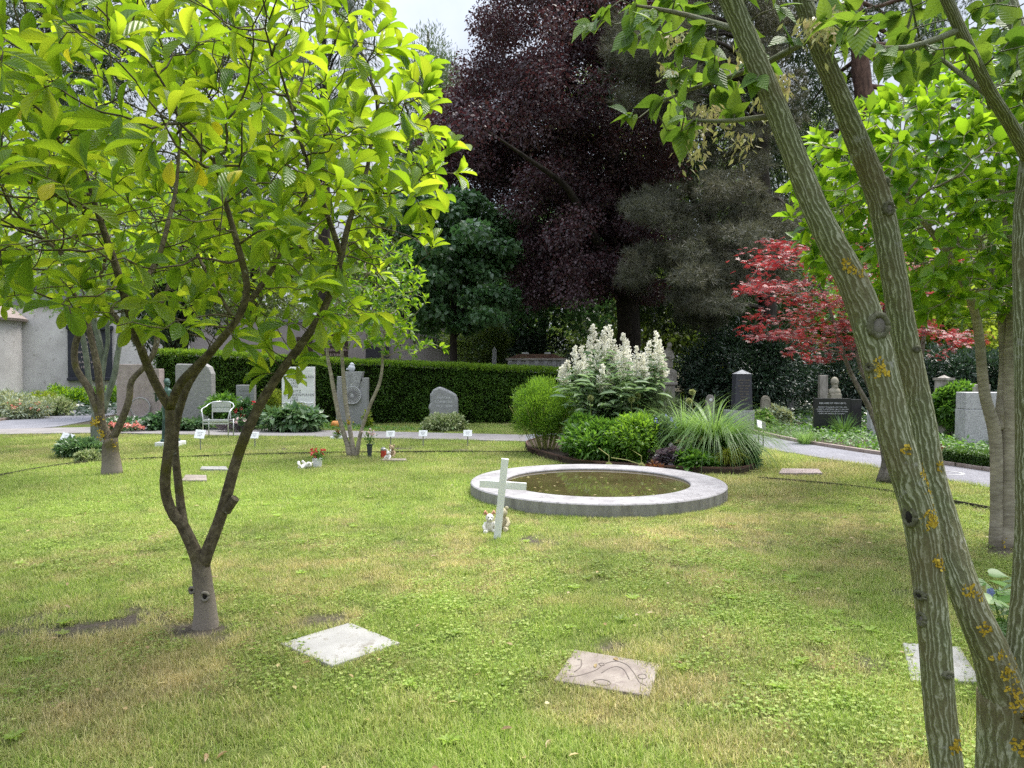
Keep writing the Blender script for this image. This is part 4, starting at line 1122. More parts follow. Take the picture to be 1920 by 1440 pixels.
att2 = np.array([at(x, y, 6.2) + rng.normal(size=3) * [.12, .25, .06] for x, y in [(1530, 265), (1550, 290), (1560, 320), (1590, 250), (1640, 210), (1700, 190), (1740, 150), (1800, 130), (1850, 130), (1540, 380), (1600, 380), (1720, 570), (1780, 590), (1650, 560), (1680, 520), (1640, 450), (1590, 330), (1640, 280), (1560, 360), (1700, 300), (1680, 240), (1760, 220), (1600, 430), (1720, 480), (1750, 420), (1690, 360), (1800, 300), (1840, 220)] for _ in range(5)])
sk.grow(np.concatenate([att, att2]), step=.1, di=1.3, dk=.115, iters=60, minz=1.7, grav=.05)
sk.finish(r0=.004, n=2.4)
mb = MB(); sk.tubes(mb, sides=(12, 6, 4), wob=.03)
part('trunk', mb, M['pale_bark'], t, smooth=True)
P, D, Nn, L, Wd = whorls(sk, 9, .6, .15, .55, spread=.9, up=.3, maxrad=.014, keep=lambda p: p[2] > 1.95)
leafmesh('crown', P, D, Nn, L, Wd, T_FOLD, M['green_leaf'], t)
LP = []
for _ in range(260):
    a = rng.random() * 6.28
    p = at(1890 + rng.normal() * 9, 1012 + rng.normal() * 9, D1); p[1] -= .075 * rng.random(); LP.append(p)
leafmesh('lichen', LP, rdir(260), rdir(260) * .4 + [0, -1, .2], .018, .014, T_DISC, M['lichen'], t)

# red maple behind it
D2 = 10.1
t = thing('red_maple', 'red leaved Japanese maple with layered crown and thin grey stems behind the striped maple', 'tree', gd(1655, D2))
sk = Skel()
sk.limb(A3([(1652, 910, D2), (1656, 885, D2), (1664, 868, D2), (1650, 820, D2), (1638, 780, D2), (1620, 745, D2), (1596, 705, D2 + .1), (1580, 660, D2 + .2), (1560, 590, D2 + .3), (1530, 520, D2 + .3)]), [.085, .065, .045, .04, .036, .034, .03, .026, .02, .012], step=.12, root=True)
sk.limb(A3([(1660, 905, D2 - .1), (1675, 875, D2 - .1), (1690, 840, D2), (1712, 790, D2 + .1), (1725, 700, D2 + .3), (1735, 600, D2 + .4), (1750, 520, D2 + .4)]), [.08, .055, .045, .04, .034, .026, .014], step=.12, root=True)
sk.limb(A3([(1640, 790, D2), (1634, 730, D2 + .2), (1610, 690, D2 + .3), (1600, 600, D2 + .5), (1620, 480, D2 + .6)]), [.034, .03, .026, .02, .012], step=.12)
sk.limb(A3([(1660, 860, D2), (1690, 780, D2 + .4), (1660, 640, D2 + .6), (1660, 500, D2 + .7)]), [.034, .03, .022, .012], step=.12)
att = []
for (x, y, sx, n) in [(1580, 410, 50, 10), (1640, 435, 90, 22), (1570, 445, 60, 22), (1490, 455, 55, 18), (1450, 492, 50, 22), (1560, 490, 100, 40), (1650, 500, 110, 36), (1430, 533, 50, 22), (1520, 535, 90, 36), (1640, 555, 120, 40), (1730, 540, 80, 24), (1480, 590, 70, 14), (1560, 600, 90, 26), (1470, 622, 55, 18), (1460, 636, 50, 14), (1560, 640, 80, 26), (1660, 630, 110, 30), (1760, 620, 70, 26), (1800, 645, 50, 16), (1550, 668, 50, 12), (1720, 480, 80, 16), (1600, 470, 130, 30), (1610, 570, 140, 50), (1600, 615, 120, 40), (1520, 560, 70, 20)]:
    att += [at(np.clip(x + rng.normal() * sx * .55, 1392, 1850), y + rng.normal() * 6, D2 + .3 + rng.normal() * .8) for _ in range(n)]
sk.grow(np.array(att), step=.13, di=1.3, dk=.15, iters=50, minz=1.35, grav=-.02)
sk.finish(r0=.004, n=2.4)
mb = MB(); sk.tubes(mb, sides=(9, 5, 4), wob=.04)
part('trunk', mb, M['grey_bark'], t, smooth=True)
P, D, Nn, L, Wd = whorls(sk, 11, .75, .085, .9, spread=1.1, up=-.12, maxrad=.016, keep=lambda p: p[2] > 1.68)
P2 = np.repeat(P, 2, 0) + rng.normal(size=(len(P) * 2, 3)) * [.09, .09, .022]
D_ = np.repeat(D, 2, 0) * [1, 1, .4] + [0, 0, -.15]; n_ = len(P2)
leafmesh('crown', P2, D_, rdir(n_) * .4 + [0, -.1, 1], .07 * (.7 + .6 * rng.random(n_)), .068, T_PALM, M['red_leaf'], t)
print('red leaves', n_)


def small_tree(name, label, base, stems, att, leafkw, mat, tmpl, bark, D, step=.14, minz=1.6, r0=.005, dk=.2, di=1.4, lich=None, extra=1, jit=0.0):
    t = thing(name, label, 'tree', base)
    sk = Skel()
    for k, (pts, rad, root) in enumerate(stems):
        sk.limb(A3([(x, y, D + (q[2] if len(q) > 2 else 0)) for q in pts for x, y in [q[:2]]]), rad, step=step * .8, root=root)
    sk.grow(att, step=step, di=di, dk=dk, iters=45, minz=minz, grav=.03)
    sk.finish(r0=r0, n=2.4)
    mb = MB(); sk.tubes(mb, sides=(9, 5, 4), wob=.05)
    part('trunk', mb, bark, t, smooth=True)
    P, Dv, Nn, L, Wd = whorls(sk, **leafkw)
    if extra > 1:
        P = np.repeat(P, extra, 0) + rng.normal(size=(len(P) * extra, 3)) * jit
        Dv = np.repeat(Dv, extra, 0) + rdir(len(P)) * .5; Nn = np.repeat(Nn, extra, 0) + rdir(len(P)) * .4; L = np.repeat(L, extra); Wd = np.repeat(Wd, extra)
    leafmesh('crown', P, Dv, Nn, L, Wd, tmpl, mat, t)
    if lich:
        LP = []
        for x, y, pr, n in lich:
            for _ in range(n):
                p = at(x + rng.normal() * pr * .5, y + rng.normal() * pr * .6, D); p[1] -= .05 + .04 * rng.random(); LP.append(p)
        leafmesh('lichen', LP, rdir(len(LP)), rdir(len(LP)) * .4 + [0, -1, .2], .03, .024, T_DISC, M['lichen'], t)
    return t


DM2 = 10.8
small_tree('magnolia_tree', 'squat magnolia tree with a swollen grafted trunk among the lawn signs', gd(210, DM2),
           [([(211, 895), (208, 865), (206, 838), (208, 822)], [.15, .125, .12, .1], True),
            ([(206, 826), (190, 795), (182, 765), (172, 735), (150, 705), (140, 690), (138, 655), (150, 620), (152, 585), (120, 500, -.3)], [.075, .06, .056, .052, .05, .05, .046, .044, .036, .02], False),
            ([(208, 826), (224, 800), (235, 770), (245, 745), (242, 712), (262, 700), (285, 670), (297, 640), (290, 600), (330, 500, .3)], [.065, .055, .05, .046, .044, .042, .04, .038, .034, .02], False),
            ([(204, 820), (190, 790), (188, 740), (184, 690), (172, 640), (163, 600), (200, 480)], [.06, .052, .05, .05, .046, .042, .022], False)],
           ellipsoid_pts((-5.9, 10.8, 3.7), (1.9, 1.6, 1.25), 560, lo=.3, zmin=2.35), dict(tip_n=6, side_p=.4, L=.17, Wr=.5, spread=.9, up=.2, maxrad=.016), M['magnolia_leaf'], T_FOLD, M['magnolia_bark'], DM2, minz=2.0, dk=.14, step=.12,
           lich=[(186, 790, 9, 60), (213, 832, 8, 50), (196, 815, 8, 30)])
DM3 = 14.6
small_tree('snakebark_maple', 'feathery light green maple with smooth grey green stems in front of the wall', gd(180, DM3),
           [([(186, 845), (182, 815), (180, 790), (184, 770)], [.14, .12, .11, .1], True),
            ([(182, 785), (172, 745), (165, 700), (160, 655), (152, 620), (140, 560), (110, 480)], [.075, .06, .056, .052, .05, .04, .02], False),
            ([(186, 775), (190, 735), (188, 700), (190, 655), (176, 600), (172, 540), (160, 460)], [.075, .07, .066, .06, .056, .045, .02], False),
            ([(192, 772), (200, 745), (212, 715), (217, 690), (222, 655), (229, 610), (234, 560), (240, 470)], [.07, .064, .06, .056, .052, .05, .044, .02], False),
            ([(190, 720), (196, 670), (204, 640), (200, 600), (206, 550), (190, 430)], [.05, .046, .044, .04, .036, .02], False)],
           ellipsoid_pts((-9.6, 14.6, 4.5), (3.3, 2.2, 2.0), 620, lo=.3, zmin=2.7), dict(tip_n=9, side_p=.8, L=.1, Wr=.8, spread=1.0, up=0, maxrad=.02), M['fine_leaf'], T_PALM, M['green_bark'], DM3, minz=2.5, dk=.25, extra=3, jit=.1)
DM4 = 13.1
small_tree('magnolia_tree', 'thin three stemmed magnolia sapling in front of the sundial gravestone', gd(660, DM4),
           [([(657, 858), (650, 830), (636, 785), (628, 745), (623, 715), (614, 670), (612, 620), (640, 540)], [.055, .045, .04, .037, .035, .03, .026, .014], True),
            ([(664, 858), (660, 830), (652, 780), (646, 740), (643, 690), (640, 650), (648, 590), (690, 510)], [.055, .044, .04, .038, .034, .03, .024, .014], True),
            ([(668, 858), (675, 815), (684, 785), (700, 745), (712, 720), (717, 690), (717, 655), (725, 590)], [.045, .036, .033, .03, .028, .025, .022, .012], True)],
           np.concatenate([ellipsoid_pts((-2.5, 13.1, 2.85), (1.0, 1.0, 1.2), 520, lo=.3, zmin=1.95), np.array([at(x, y, 13.0) + rng.normal(size=3) * [.1, .25, .06] for x, y in [(800, 640), (820, 650), (780, 660), (760, 630), (740, 600), (730, 470), (715, 450), (745, 520), (770, 655), (800, 665), (700, 640), (735, 660)] for _ in range(3)])]),
           dict(tip_n=7, side_p=.5, L=.14, Wr=.45, spread=.9, up=.3, maxrad=.014), M['green_leaf'], T_FOLD, M['pale_bark'], DM4, minz=1.7, dk=.11, step=.1, lich=[(655, 790, 5, 16)])
# ------------------------------------------------------------------ wall, buildings
def wallpt(px):
    """front line of the cemetery wall"""
    a_, b_ = gd(32, 31), gd(885, 40)
    k = (px - 960) / FPX; e = b_ - a_
    s = (k * a_[1] - a_[0]) / (e[0] - k * e[1])
    return a_ + e * s


t = thing('cemetery_wall', 'long stained plaster cemetery wall running behind the hedge', 'wall', wallpt(32))
mb = MB(); a = wallpt(20); b = wallpt(884)
u = (b - a); Lw = np.linalg.norm(u); ang = math.atan2(u[1], u[0])
MW = Matrix.Translation(Vector(a)) @ Matrix.Rotation(ang, 4, 'Z')
mb.box((Lw * .165, .2, 2.1), (Lw * .33, .4, 4.2), MW)
part('wall', mb, M['plaster'], t)
mb = MB(); mb.box((Lw * .665, .25, 1.9), (Lw * .67, .4, 3.8), MW)
part('wall', mb, M['plaster_shaded'], t)  # rear stretch of the same wall, its shade is in the colour
mb = MB(); mb.box((Lw * .165, .2, 4.275), (Lw * .335, .6, .15), MW); mb.box((Lw * .665, .25, 3.86), (Lw * .67, .55, .12), MW)
part('coping', mb, M['slate_roof'], t)
mb = MB(); mb.box((Lw * .165, .6, 4.7), (Lw * .34, .5, .9), MW); mb.box((Lw * .165, .6, 5.2), (Lw * .345, .7, .12), MW)
part('parapet', mb, M['slate_roof'], t)

t = thing('wall_pier', 'rounded pale plaster pier at the left end of the stained wall', 'wall', gd(-30, 29))
mb = MB(); mb.lathe([(1.55, -.1), (1.55, 3.55)], gd(-42, 30.2), n=40)
part('wall', mb, M['plaster'], t, smooth=False)
mb = MB(); mb.lathe([(1.75, 3.5), (1.78, 3.6), (1.2, 4.1), (.1, 4.4)], gd(-42, 30.2), n=40)
part('roof', mb, M['tile_roof'], t)

t = thing('white_house', 'white house with a grey window standing beyond the stained wall', 'house', gd(30, 48))
mb = MB(); c = gd(10, 50); mb.box((c[0] - 3, c[1] + 3, 4.2), (11, 6, 8.4))
part('wall', mb, M['house_white'], t)
mb = MB(); mb.prism([(c[0] - 9, 8.4), (c[0] + 3, 8.4), (c[0] + 2.2, 9.6), (c[0] - 8.2, 9.6)], c[1] - .4, c[1] + 6.4)
part('roof', mb, M['tile_roof'], t)
w1 = part('window', (lambda q: (q.box((gd(62, 49.9)[0], 49.98, 6.3), (1.5, .1, 2.0)), q)[1])(MB()), M['slate_roof'], t)
mb = MB(); mb.box((gd(62, 49.9)[0] - .36, 49.92, 6.3), (.64, .05, 1.8)); mb.box((gd(62, 49.9)[0] + .36, 49.92, 6.3), (.64, .05, 1.8))
part('pane', mb, M['house_white'], w1)


def text(parent, s, size, loc, rotz=0.0, mat='letter_dark', align='CENTER', name='lettering', space=1.0, rotx=90, world=True, ext=.002):
    cu = bpy.data.curves.new(name, 'FONT'); cu.body = s; cu.size = size; cu.align_x = align; cu.align_y = 'CENTER'; cu.extrude = ext; cu.space_character = space; cu.resolution_u = 2
    cu.materials.append(M[mat])
    tmp = bpy.data.objects.new(name, cu)
    me = bpy.data.meshes.new_from_object(tmp); me.name = name
    bpy.data.objects.remove(tmp); bpy.data.curves.remove(cu)
    o = bpy.data.objects.new(name, me); COL.objects.link(o)
    if not me.materials: me.materials.append(M[mat])
    off = WLOC.get(parent.name, np.zeros(3)) if world else np.zeros(3)
    o.parent = parent
    o.location = Vector([float(q) for q in (np.array(loc) - off)])
    o.rotation_euler = (R(rotx), 0, rotz)
    return o


def wall_plaque(name, label, x0, x1, y0, y1, mat, lines=None, lmat='letter_rose', lsize=.2, lip=True):
    ca = wallpt((x0 + x1) / 2); d = ca[1]
    nrm_ = np.array([math.sin(ang), -math.cos(ang), 0]); al = np.array([math.cos(ang), math.sin(ang), 0])
    zt = 1.6 + (688 - y0) / FPX * d; zb = 1.6 + (688 - y1) / FPX * d
    wd = (x1 - x0) / FPX * d / (math.cos(ang) + math.sin(ang) * abs((x0 - 960) / FPX))
    c = ca + nrm_ * .06
    t = thing(name, label, 'plaque', c + [0, 0, zb])
    mb = MB(); Mx = Matrix.Translation((c[0], c[1], (zt + zb) / 2)) @ Matrix.Rotation(ang, 4, 'Z')
    mb.box((0, 0, 0), (wd, .12, zt - zb), Mx)
    if lip:
        mb.box((0, -.05, (zt - zb) / 2 + .08), (wd * 1.06, .26, .18), Mx); mb.box((0, -.05, -(zt - zb) / 2 - .06), (wd * 1.04, .26, .14), Mx)
    part('panel', mb, mat, t, bevel=.02)
    for k, s in enumerate(lines or []):
        z = zt - .35 - k * lsize * 1.45
        text(t, s, lsize, np.array([c[0], c[1], z]) + nrm_ * .065, rotz=ang, mat=lmat)
    return t


wall_plaque('wall_plaque', 'large dark navy memorial plaque on the stained plaster wall', 128, 212, 618, 708, M['dark_plaque'], ['FAMILIE', 'J. HUBER', '1843 - 1911', 'ANNA HUBER', '1850 - 1923', 'KARL HUBER', '1878 - 1941'], 'letter_rose', .15)
wall_plaque('wall_plaque', 'brown memorial plaque with rose lettering above the hedge on the shaded wall', 604, 654, 625, 685, M['bed_soil'], ['HIER RUHEN', 'IN FRIEDEN', 'UNSERE LIEBEN', 'ELTERN', 'UND GROSSELTERN', 'RUHE SANFT'], 'letter_rose', .17, lip=False)
wall_plaque('wall_plaque', 'narrow dark brown memorial plaque left of the lettered one on the shaded wall', 556, 586, 632, 688, M['bed_soil'], None, lip=False)
wall_plaque('wall_plaque', 'blue grey blank slate plaque on the shaded wall above the bird gravestone', 683, 729, 648, 690, M['slate_stone'], None, lip=False)
# pilaster
t = thing('wall_pilaster', 'pale pilaster on the shaded wall between brown and slate plaques', 'pilaster', wallpt(668))
mb = MB(); mb.box((0, 0, 0), (.9, .18, 3.9), Matrix.Translation(Vector(wallpt(668) + [.03, -.03, 1.95])) @ Matrix.Rotation(ang, 4, 'Z')); part('shaft', mb, M['plaster_shaded'], t, bevel=.02)
mb = MB(); mb.box((0, 0, 0), (1.1, .3, .2), Matrix.Translation(Vector(wallpt(668) + [.03, -.03, 4.0])) @ Matrix.Rotation(ang, 4, 'Z')); part('cap', mb, M['plaster_shaded'], t, bevel=.02)
t = thing('wall_pillar', 'square shade-toned end pillar of the wall beside the dark broadleaf tree', 'pillar', wallpt(868))
mb = MB(); mb.box((0, 0, 0), (1.1, .6, 4.2), Matrix.Translation(Vector(wallpt(866) + [.0, .1, 2.05])) @ Matrix.Rotation(ang, 4, 'Z')); part('shaft', mb, M['plaster_shaded'], t, bevel=.03)

# ------------------------------------------------------------------ hedge
DH = 20.6
xa, xb = gd(288, DH)[0], gd(1082, DH)[0]
t = thing('clipped_hedge', 'long clipped yew hedge with bright green top behind the gravestones', 'hedge', gd(690, DH))


def htop(x):
    px = x / DH * FPX + 960
    return np.interp(px, [288, 395, 560, 1082], [2.02, 1.98, 1.81, 1.47])


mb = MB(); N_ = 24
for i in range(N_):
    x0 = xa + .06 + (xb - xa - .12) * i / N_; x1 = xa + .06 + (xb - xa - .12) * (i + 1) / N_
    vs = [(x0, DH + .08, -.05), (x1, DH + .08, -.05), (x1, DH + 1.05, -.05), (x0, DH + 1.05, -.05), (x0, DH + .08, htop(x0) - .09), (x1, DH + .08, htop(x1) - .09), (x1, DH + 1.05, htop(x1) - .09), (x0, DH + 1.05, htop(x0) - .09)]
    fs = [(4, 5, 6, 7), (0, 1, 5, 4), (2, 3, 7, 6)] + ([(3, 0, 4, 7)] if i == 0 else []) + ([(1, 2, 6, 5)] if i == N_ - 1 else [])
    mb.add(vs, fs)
part('shade_core', mb, plain('hedge_core', (.012, .016, .007), rough=1, spec=0), t)  # solid near-black block standing in for the shade inside the hedge
n = 30000
x = xa + (xb - xa) * rng.random(n); z = rng.random(n) ** .9 * htop(x)
lump = .10 * (fbm(x, z, 1.6) - .5) + .08 * (vnoise(x, z, 6) - .5)
P = np.stack([x, DH + .02 - lump * 1.2 + .08 * rng.random(n), z], 1)
D = rdir(n) * .55 + [0, -.55, .35]; Nn = rdir(n) * .6 + [0, -.6, .7]
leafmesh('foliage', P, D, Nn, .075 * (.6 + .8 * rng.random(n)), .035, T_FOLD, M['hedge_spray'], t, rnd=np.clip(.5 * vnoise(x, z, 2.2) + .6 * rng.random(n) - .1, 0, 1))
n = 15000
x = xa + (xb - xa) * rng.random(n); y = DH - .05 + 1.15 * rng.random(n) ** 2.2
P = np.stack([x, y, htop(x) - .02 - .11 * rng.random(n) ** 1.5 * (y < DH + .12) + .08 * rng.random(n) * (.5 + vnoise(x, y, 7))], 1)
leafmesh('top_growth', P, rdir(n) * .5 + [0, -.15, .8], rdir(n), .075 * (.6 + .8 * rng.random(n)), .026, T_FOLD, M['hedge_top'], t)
n = 3500
z = 1.9 * rng.random(n); e = rng.random(n) < .5
P = np.stack([np.where(e, xa + .0 + .06 * rng.random(n), xb - .06 * rng.random(n)), DH + 1.1 * rng.random(n), np.minimum(z, htop(np.where(e, xa, xb)))], 1)
leafmesh('side_growth', P, rdir(n) * .6 + [0, 0, .3], rdir(n), .07, .03, T_FOLD, M['hedge_spray'], t)

# ------------------------------------------------------------------ gravestones
def stone(name, label, cat, px0, px1, ptop, d, mat, thick=.2, rotz=0, outline=None, z0=-.05, bevel=.012, group=None):
    """upright slab; outline in unit square (x 0..1, z 0..1) or a rectangle"""
    c = gd((px0 + px1) / 2, d); wd = (px1 - px0) / FPX * d; zt = 1.6 + (688 - ptop) / FPX * d
    t = thing(name, label, cat, c, group)
    ol = outline or [(0, 0), (1, 0), (1, 1), (0, 1)]
    mb = MB(); Mx = Matrix.Translation(Vector(c)) @ Matrix.Rotation(rotz, 4, 'Z')
    mb.prism([((u_ - .5) * wd, z0 + v_ * (zt - z0)) for u_, v_ in ol], 0, thick, Mx)
    part('stone', mb, mat, t, bevel=bevel)
    return t, c, wd, zt


def disc(c, r, th, n=28):
    mb = MB(); vs = [(c[0] + r * math.cos(2 * math.pi * k / n), c[1], c[2] + r * math.sin(2 * math.pi * k / n)) for k in range(n)]
    mb.add(vs + [(v[0], v[1] - th, v[2]) for v in vs], [tuple(range(n)), tuple(range(2 * n - 1, n - 1, -1))] + [(k, k + n, (k + 1) % n + n, (k + 1) % n) for k in range(n)])
    return mb


def ringtube(c, r, tr, n=28):
    mb = MB(); mb.tube([(c[0] + r * math.cos(a), c[1], c[2] + r * math.sin(a)) for a in np.linspace(0, 2 * math.pi, n + 1)], [tr] * (n + 1), n=6, cap=False)
    return mb


# reddish stepped stone with a ring
t, c, wd, zt = stone('gravestone', 'reddish rough gravestone with stepped top and carved ring', 'gravestone', 218, 298, 683, 19.0, M['red_stone'], .3, outline=[(0, 0), (1, 0), (1, .93), (.62, .93), (.62, 1), (0, 1)])
rc = at(263, 764, 18.97); rr_ = 18 / FPX * 19
part('ring', ringtube(rc, rr_, .02), M['granite_dark'], t, smooth=True)
part('disc', disc(rc + [0, .02, 0], rr_ - .015, .03), M['red_stone'], t)
t, c, wd, zt = stone('gravestone', 'broad rough dark grey gravestone behind the bronze statue', 'gravestone', 328, 396, 682, 19.2, M['granite_dark'], .3, outline=[(0, 0), (1, 0), (1, .85), (.93, .95), (.78, 1), (.4, .995), (.05, 1), (0, .97)], bevel=.03)
t, c, wd, zt = stone('gravestone', 'small plain grey gravestone behind the metal chair', 'gravestone', 442, 476, 722, 19.3, M['granite'], .18)
text(t, 'A. KELLER', .07, (c[0], c[1] - .003, zt - .15)); text(t, '1911 - 1987', .06, (c[0], c[1] - .003, zt - .27))
t, c, wd, zt = stone('gravestone', 'white marble gravestone with cut corner and engraved names', 'gravestone', 528, 588, 688, 19.0, M['marble'], .16, outline=[(0, 0), (1, 0), (1, 1), (.27, 1), (0, .9)], bevel=.008)
for s, sz, yy, xo in [('CLARA', .105, 701, -.04), ('BÜCHENMANN', .105, 707, .04), ('HAAS', .1, 713, -.08), ('1906', .1, 719, -.08), ('1995', .1, 725, -.1), ('FRITZ', .105, 734, -.06), ('BÜCHENMANN', .105, 740.5, .04), ('1902', .1, 746.5, -.1), ('1979', .1, 752, -.1)]:
    text(t, s, sz, (c[0] + xo, c[1] - .003, 1.6 + (688 - yy) / FPX * 19), space=1.12)
mb = MB()
for y0, am in ((757, .02), (763, .015)):
    pts = [(c[0] - wd / 2 + .02 + (wd - .04) * k / 14, c[1] - .004, 1.6 + (688 - y0) / FPX * 19 + am * math.sin(k * .9) + .03 * k / 14) for k in range(15)]
    mb.tube(pts, [.012] * 15, n=6)
part('carved_wave', mb, M['marble'], t, smooth=True)
# sundial stone with bird
ds = 19.7
t, c, wd, zt = stone('gravestone', 'grey granite gravestone with round sundial relief and wedge top', 'gravestone', 630, 688, 706, ds, M['granite'], .24, outline=[(-.02, 0), (1.0, 0), (1.02, .975), (.83, .975), (.83, .9), (.2, .9), (.2, 1), (.03, 1)])
mb = MB(); zz = lambda y: 1.6 + (688 - y) / FPX * ds; xx = lambda px: gd(px, ds)[0]
mb.prism([(xx(651), zz(735)), (xx(671), zz(735)), (xx(680.5), zz(697)), (xx(641.5), zz(697))], c[1] - .05, c[1] + .25)
part('wedge', mb, M['granite'], t, bevel=.01)
dc = np.array([xx(661), c[1] - .05, zz(741)]); dr = 16.5 / FPX * ds
part('sundial', disc(dc + [0, .06, 0], dr, .07), M['granite_light'], t, bevel=.01)
mb = MB()
for k in range(24):
    a_ = 2 * math.pi * k / 24; p0 = .35 if k % 2 else .2
    mb.tube([dc + dr * p0 * np.array([math.cos(a_), 0, math.sin(a_)]) + [0, -.012, 0], dc + dr * .9 * np.array([math.cos(a_), 0, math.sin(a_)]) + [0, -.012, 0]], [.008, .008], n=4)
part('hour_lines', mb, M['wreath'], t)
part('sundial_rim', ringtube(dc + [0, -.008, 0], dr * .98, .012), M['granite_light'], t, smooth=True)
mb = MB(); b0 = np.array([xx(658), c[1] + .08, zz(697)])
mb.ball(b0 + [0, 0, .095], (.1, .09, .1)); mb.ball(b0 + [.012, -.005, .19], (.06, .058, .058)); mb.tube([b0 + [.06, -.01, .19], b0 + [.1, -.015, .185]], [.02, .004]); mb.tube([b0 + [-.07, .02, .08], b0 + [-.15, .03, .06]], [.04, .02]); mb.tube([b0 + [-.01, 0, .0], b0 + [-.01, 0, .05]], [.05, .06])
single('stone_bird', mb, M['bird_grey'], 'small plump grey stone bird on top of the sundial gravestone', 'statue', b0, remesh=.008)
# rough boulder stone
t, c, wd, zt = stone('gravestone', 'rough pointed grey boulder gravestone before the hedge', 'gravestone', 803, 858, 725, 19.4, M['granite'], .3, outline=[(0, 0), (1, 0), (1.0, .68), (.93, .82), (.7, .9), (.52, .96), (.36, 1), (.16, .93), (.05, .8), (.06, .62), (-.02, .5), (.06, .4), (-.02, .25)], bevel=.05)
for k, s in enumerate(['MARTHA', 'SCHNEIDER', '1921 - 2004']): text(t, s, .09, (c[0] + .02, c[1] - .004, zt - .3 - .11 * k), mat='letter_white')

# bronze statue of a standing woman
sb = gp(320, 836); dS = sb[1]
t = thing('bronze_statue', 'green bronze statue of a slender standing woman in a long dress', 'statue', sb)
mb = MB(); mb.box((sb[0], sb[1] + .0, .035), (.46, .4, .11)); part('plinth', mb, M['marble'], t, bevel=.01)
mb = MB(); mb.box((sb[0], sb[1], .11), (.3, .26, .07)); part('bronze_base', mb, M['bronze'], t, bevel=.015)
mb = MB(); X0 = at(313, 760, dS)[0]; Y0 = sb[1]; S_ = 126 / FPX * dS / 1.36
prof = [(.1, .13), (.105, .16), (.095, .3), (.088, .45), (.09, .6), (.105, .72), (.108, .8), (.088, .9), (.08, .95), (.098, 1.03), (.105, 1.08), (.098, 1.13), (.05, 1.165), (.036, 1.19), (.034, 1.22)]
mb.lathe([(r_, z_) for r_, z_ in prof], (X0, Y0, 0), n=20, sx=1.0, sy=.72)
for k in range(9):
    a_ = 2 * math.pi * k / 9; mb.tube([(X0 + .1 * math.cos(a_), Y0 + .07 * math.sin(a_), .13), (X0 + .09 * math.cos(a_), Y0 + .062 * math.sin(a_), .5), (X0 + .09 * math.cos(a_), Y0 + .06 * math.sin(a_), .72)], [.02, .013, .006], n=6)
hd = np.array([X0 + .008, Y0 - .005, 1.285])
mb.ball(hd, (.06, .068, .08)); mb.ball(hd + [-.018, .02, .02], (.064, .068, .07)); mb.tube([hd + [.045, -.03, .0], hd + [.068, -.045, -.012]], [.014, .01], n=6); mb.ball(hd + [.02, -.02, -.05], (.038, .04, .03)); mb.ball(hd + [-.06, .05, 0], (.035, .035, .035))
sl_ = np.array([X0 - .1, Y0, 1.11]); sr_ = np.array([X0 + .1, Y0, 1.11])
mb.tube([sl_, sl_ + [-.06, -.01, -.13], sl_ + [-.1, -.05, -.2], sl_ + [-.075, -.11, -.1], sl_ + [-.07, -.13, -.06]], [.036, .03, .026, .021, .016], n=8)
mb.tube([sr_, sr_ + [.05, .0, -.13], sr_ + [.1, -.03, -.23], sr_ + [.13, -.11, -.19], sr_ + [.14, -.15, -.17]], [.036, .03, .026, .021, .016], n=8)
for q in (sl_ + [-.07, -.135, -.05], sr_ + [.145, -.16, -.165]):
    for k in range(5): mb.tube([q + [(k - 2) * .009, 0, 0], q + [(k - 2) * .014, -.028, .012 if k else -.005], q + [(k - 2) * .015, -.046, .02 if k else -.01]], [.0075, .007, .006], n=6)
part('figure', mb, M['bronze'], t, remesh=.0075)

# aluminium garden chair
cb = gp(410, 821); dC = cb[1]
t = thing('garden_chair', 'aluminium slatted armchair standing empty on the paving by the graves', 'chair', cb, rotz=R(6))
hw = .27
for s in (-1, 1):
    q = MB(); q.tube([(s * hw, -.22, 0), (s * hw, -.22, .3), (s * hw, -.22, .44), (s * (hw + .025), -.2, .58), (s * (hw + .05), -.16, .64), (s * (hw + .055), -.05, .67), (s * (hw + .04), .12, .7), (s * (hw - .01), .22, .76), (s * (hw - .09), .25, .8), (0, .27, .81)], [.0125] * 10, n=8)
    part('frame', q, M['alu'], t, smooth=True, local=True)
    q = MB(); q.tube([(s * hw, .2, 0), (s * hw, .2, .42)], [.0125] * 2, n=8); part('leg', q, M['alu'], t, smooth=True, local=True)
    q = MB(); q.box((s * .2, .235, .6), (.022, .02, .36)); part('back_post', q, M['alu'], t, local=True, bevel=.003)
q = MB()
for k in range(6): q.box((0, -.2 + .075 * k, .425 - .006 * k), (.5, .062, .014))
part('seat', q, M['alu'], t, local=True, bevel=.003)
q = MB(); q.box((0, .24, .735), (.42, .014, .1)); q.box((0, .235, .62), (.42, .014, .1)); part('backrest', q, M['alu'], t, local=True, bevel=.004)
q = MB(); q.box((0, -.225, .335), (.54, .02, .03)); q.box((0, .2, .335), (.54, .02, .03)); q.box((0, -.225, .395), (.54, .025, .035)); part('stretcher', q, M['alu'], t, local=True, bevel=.004)

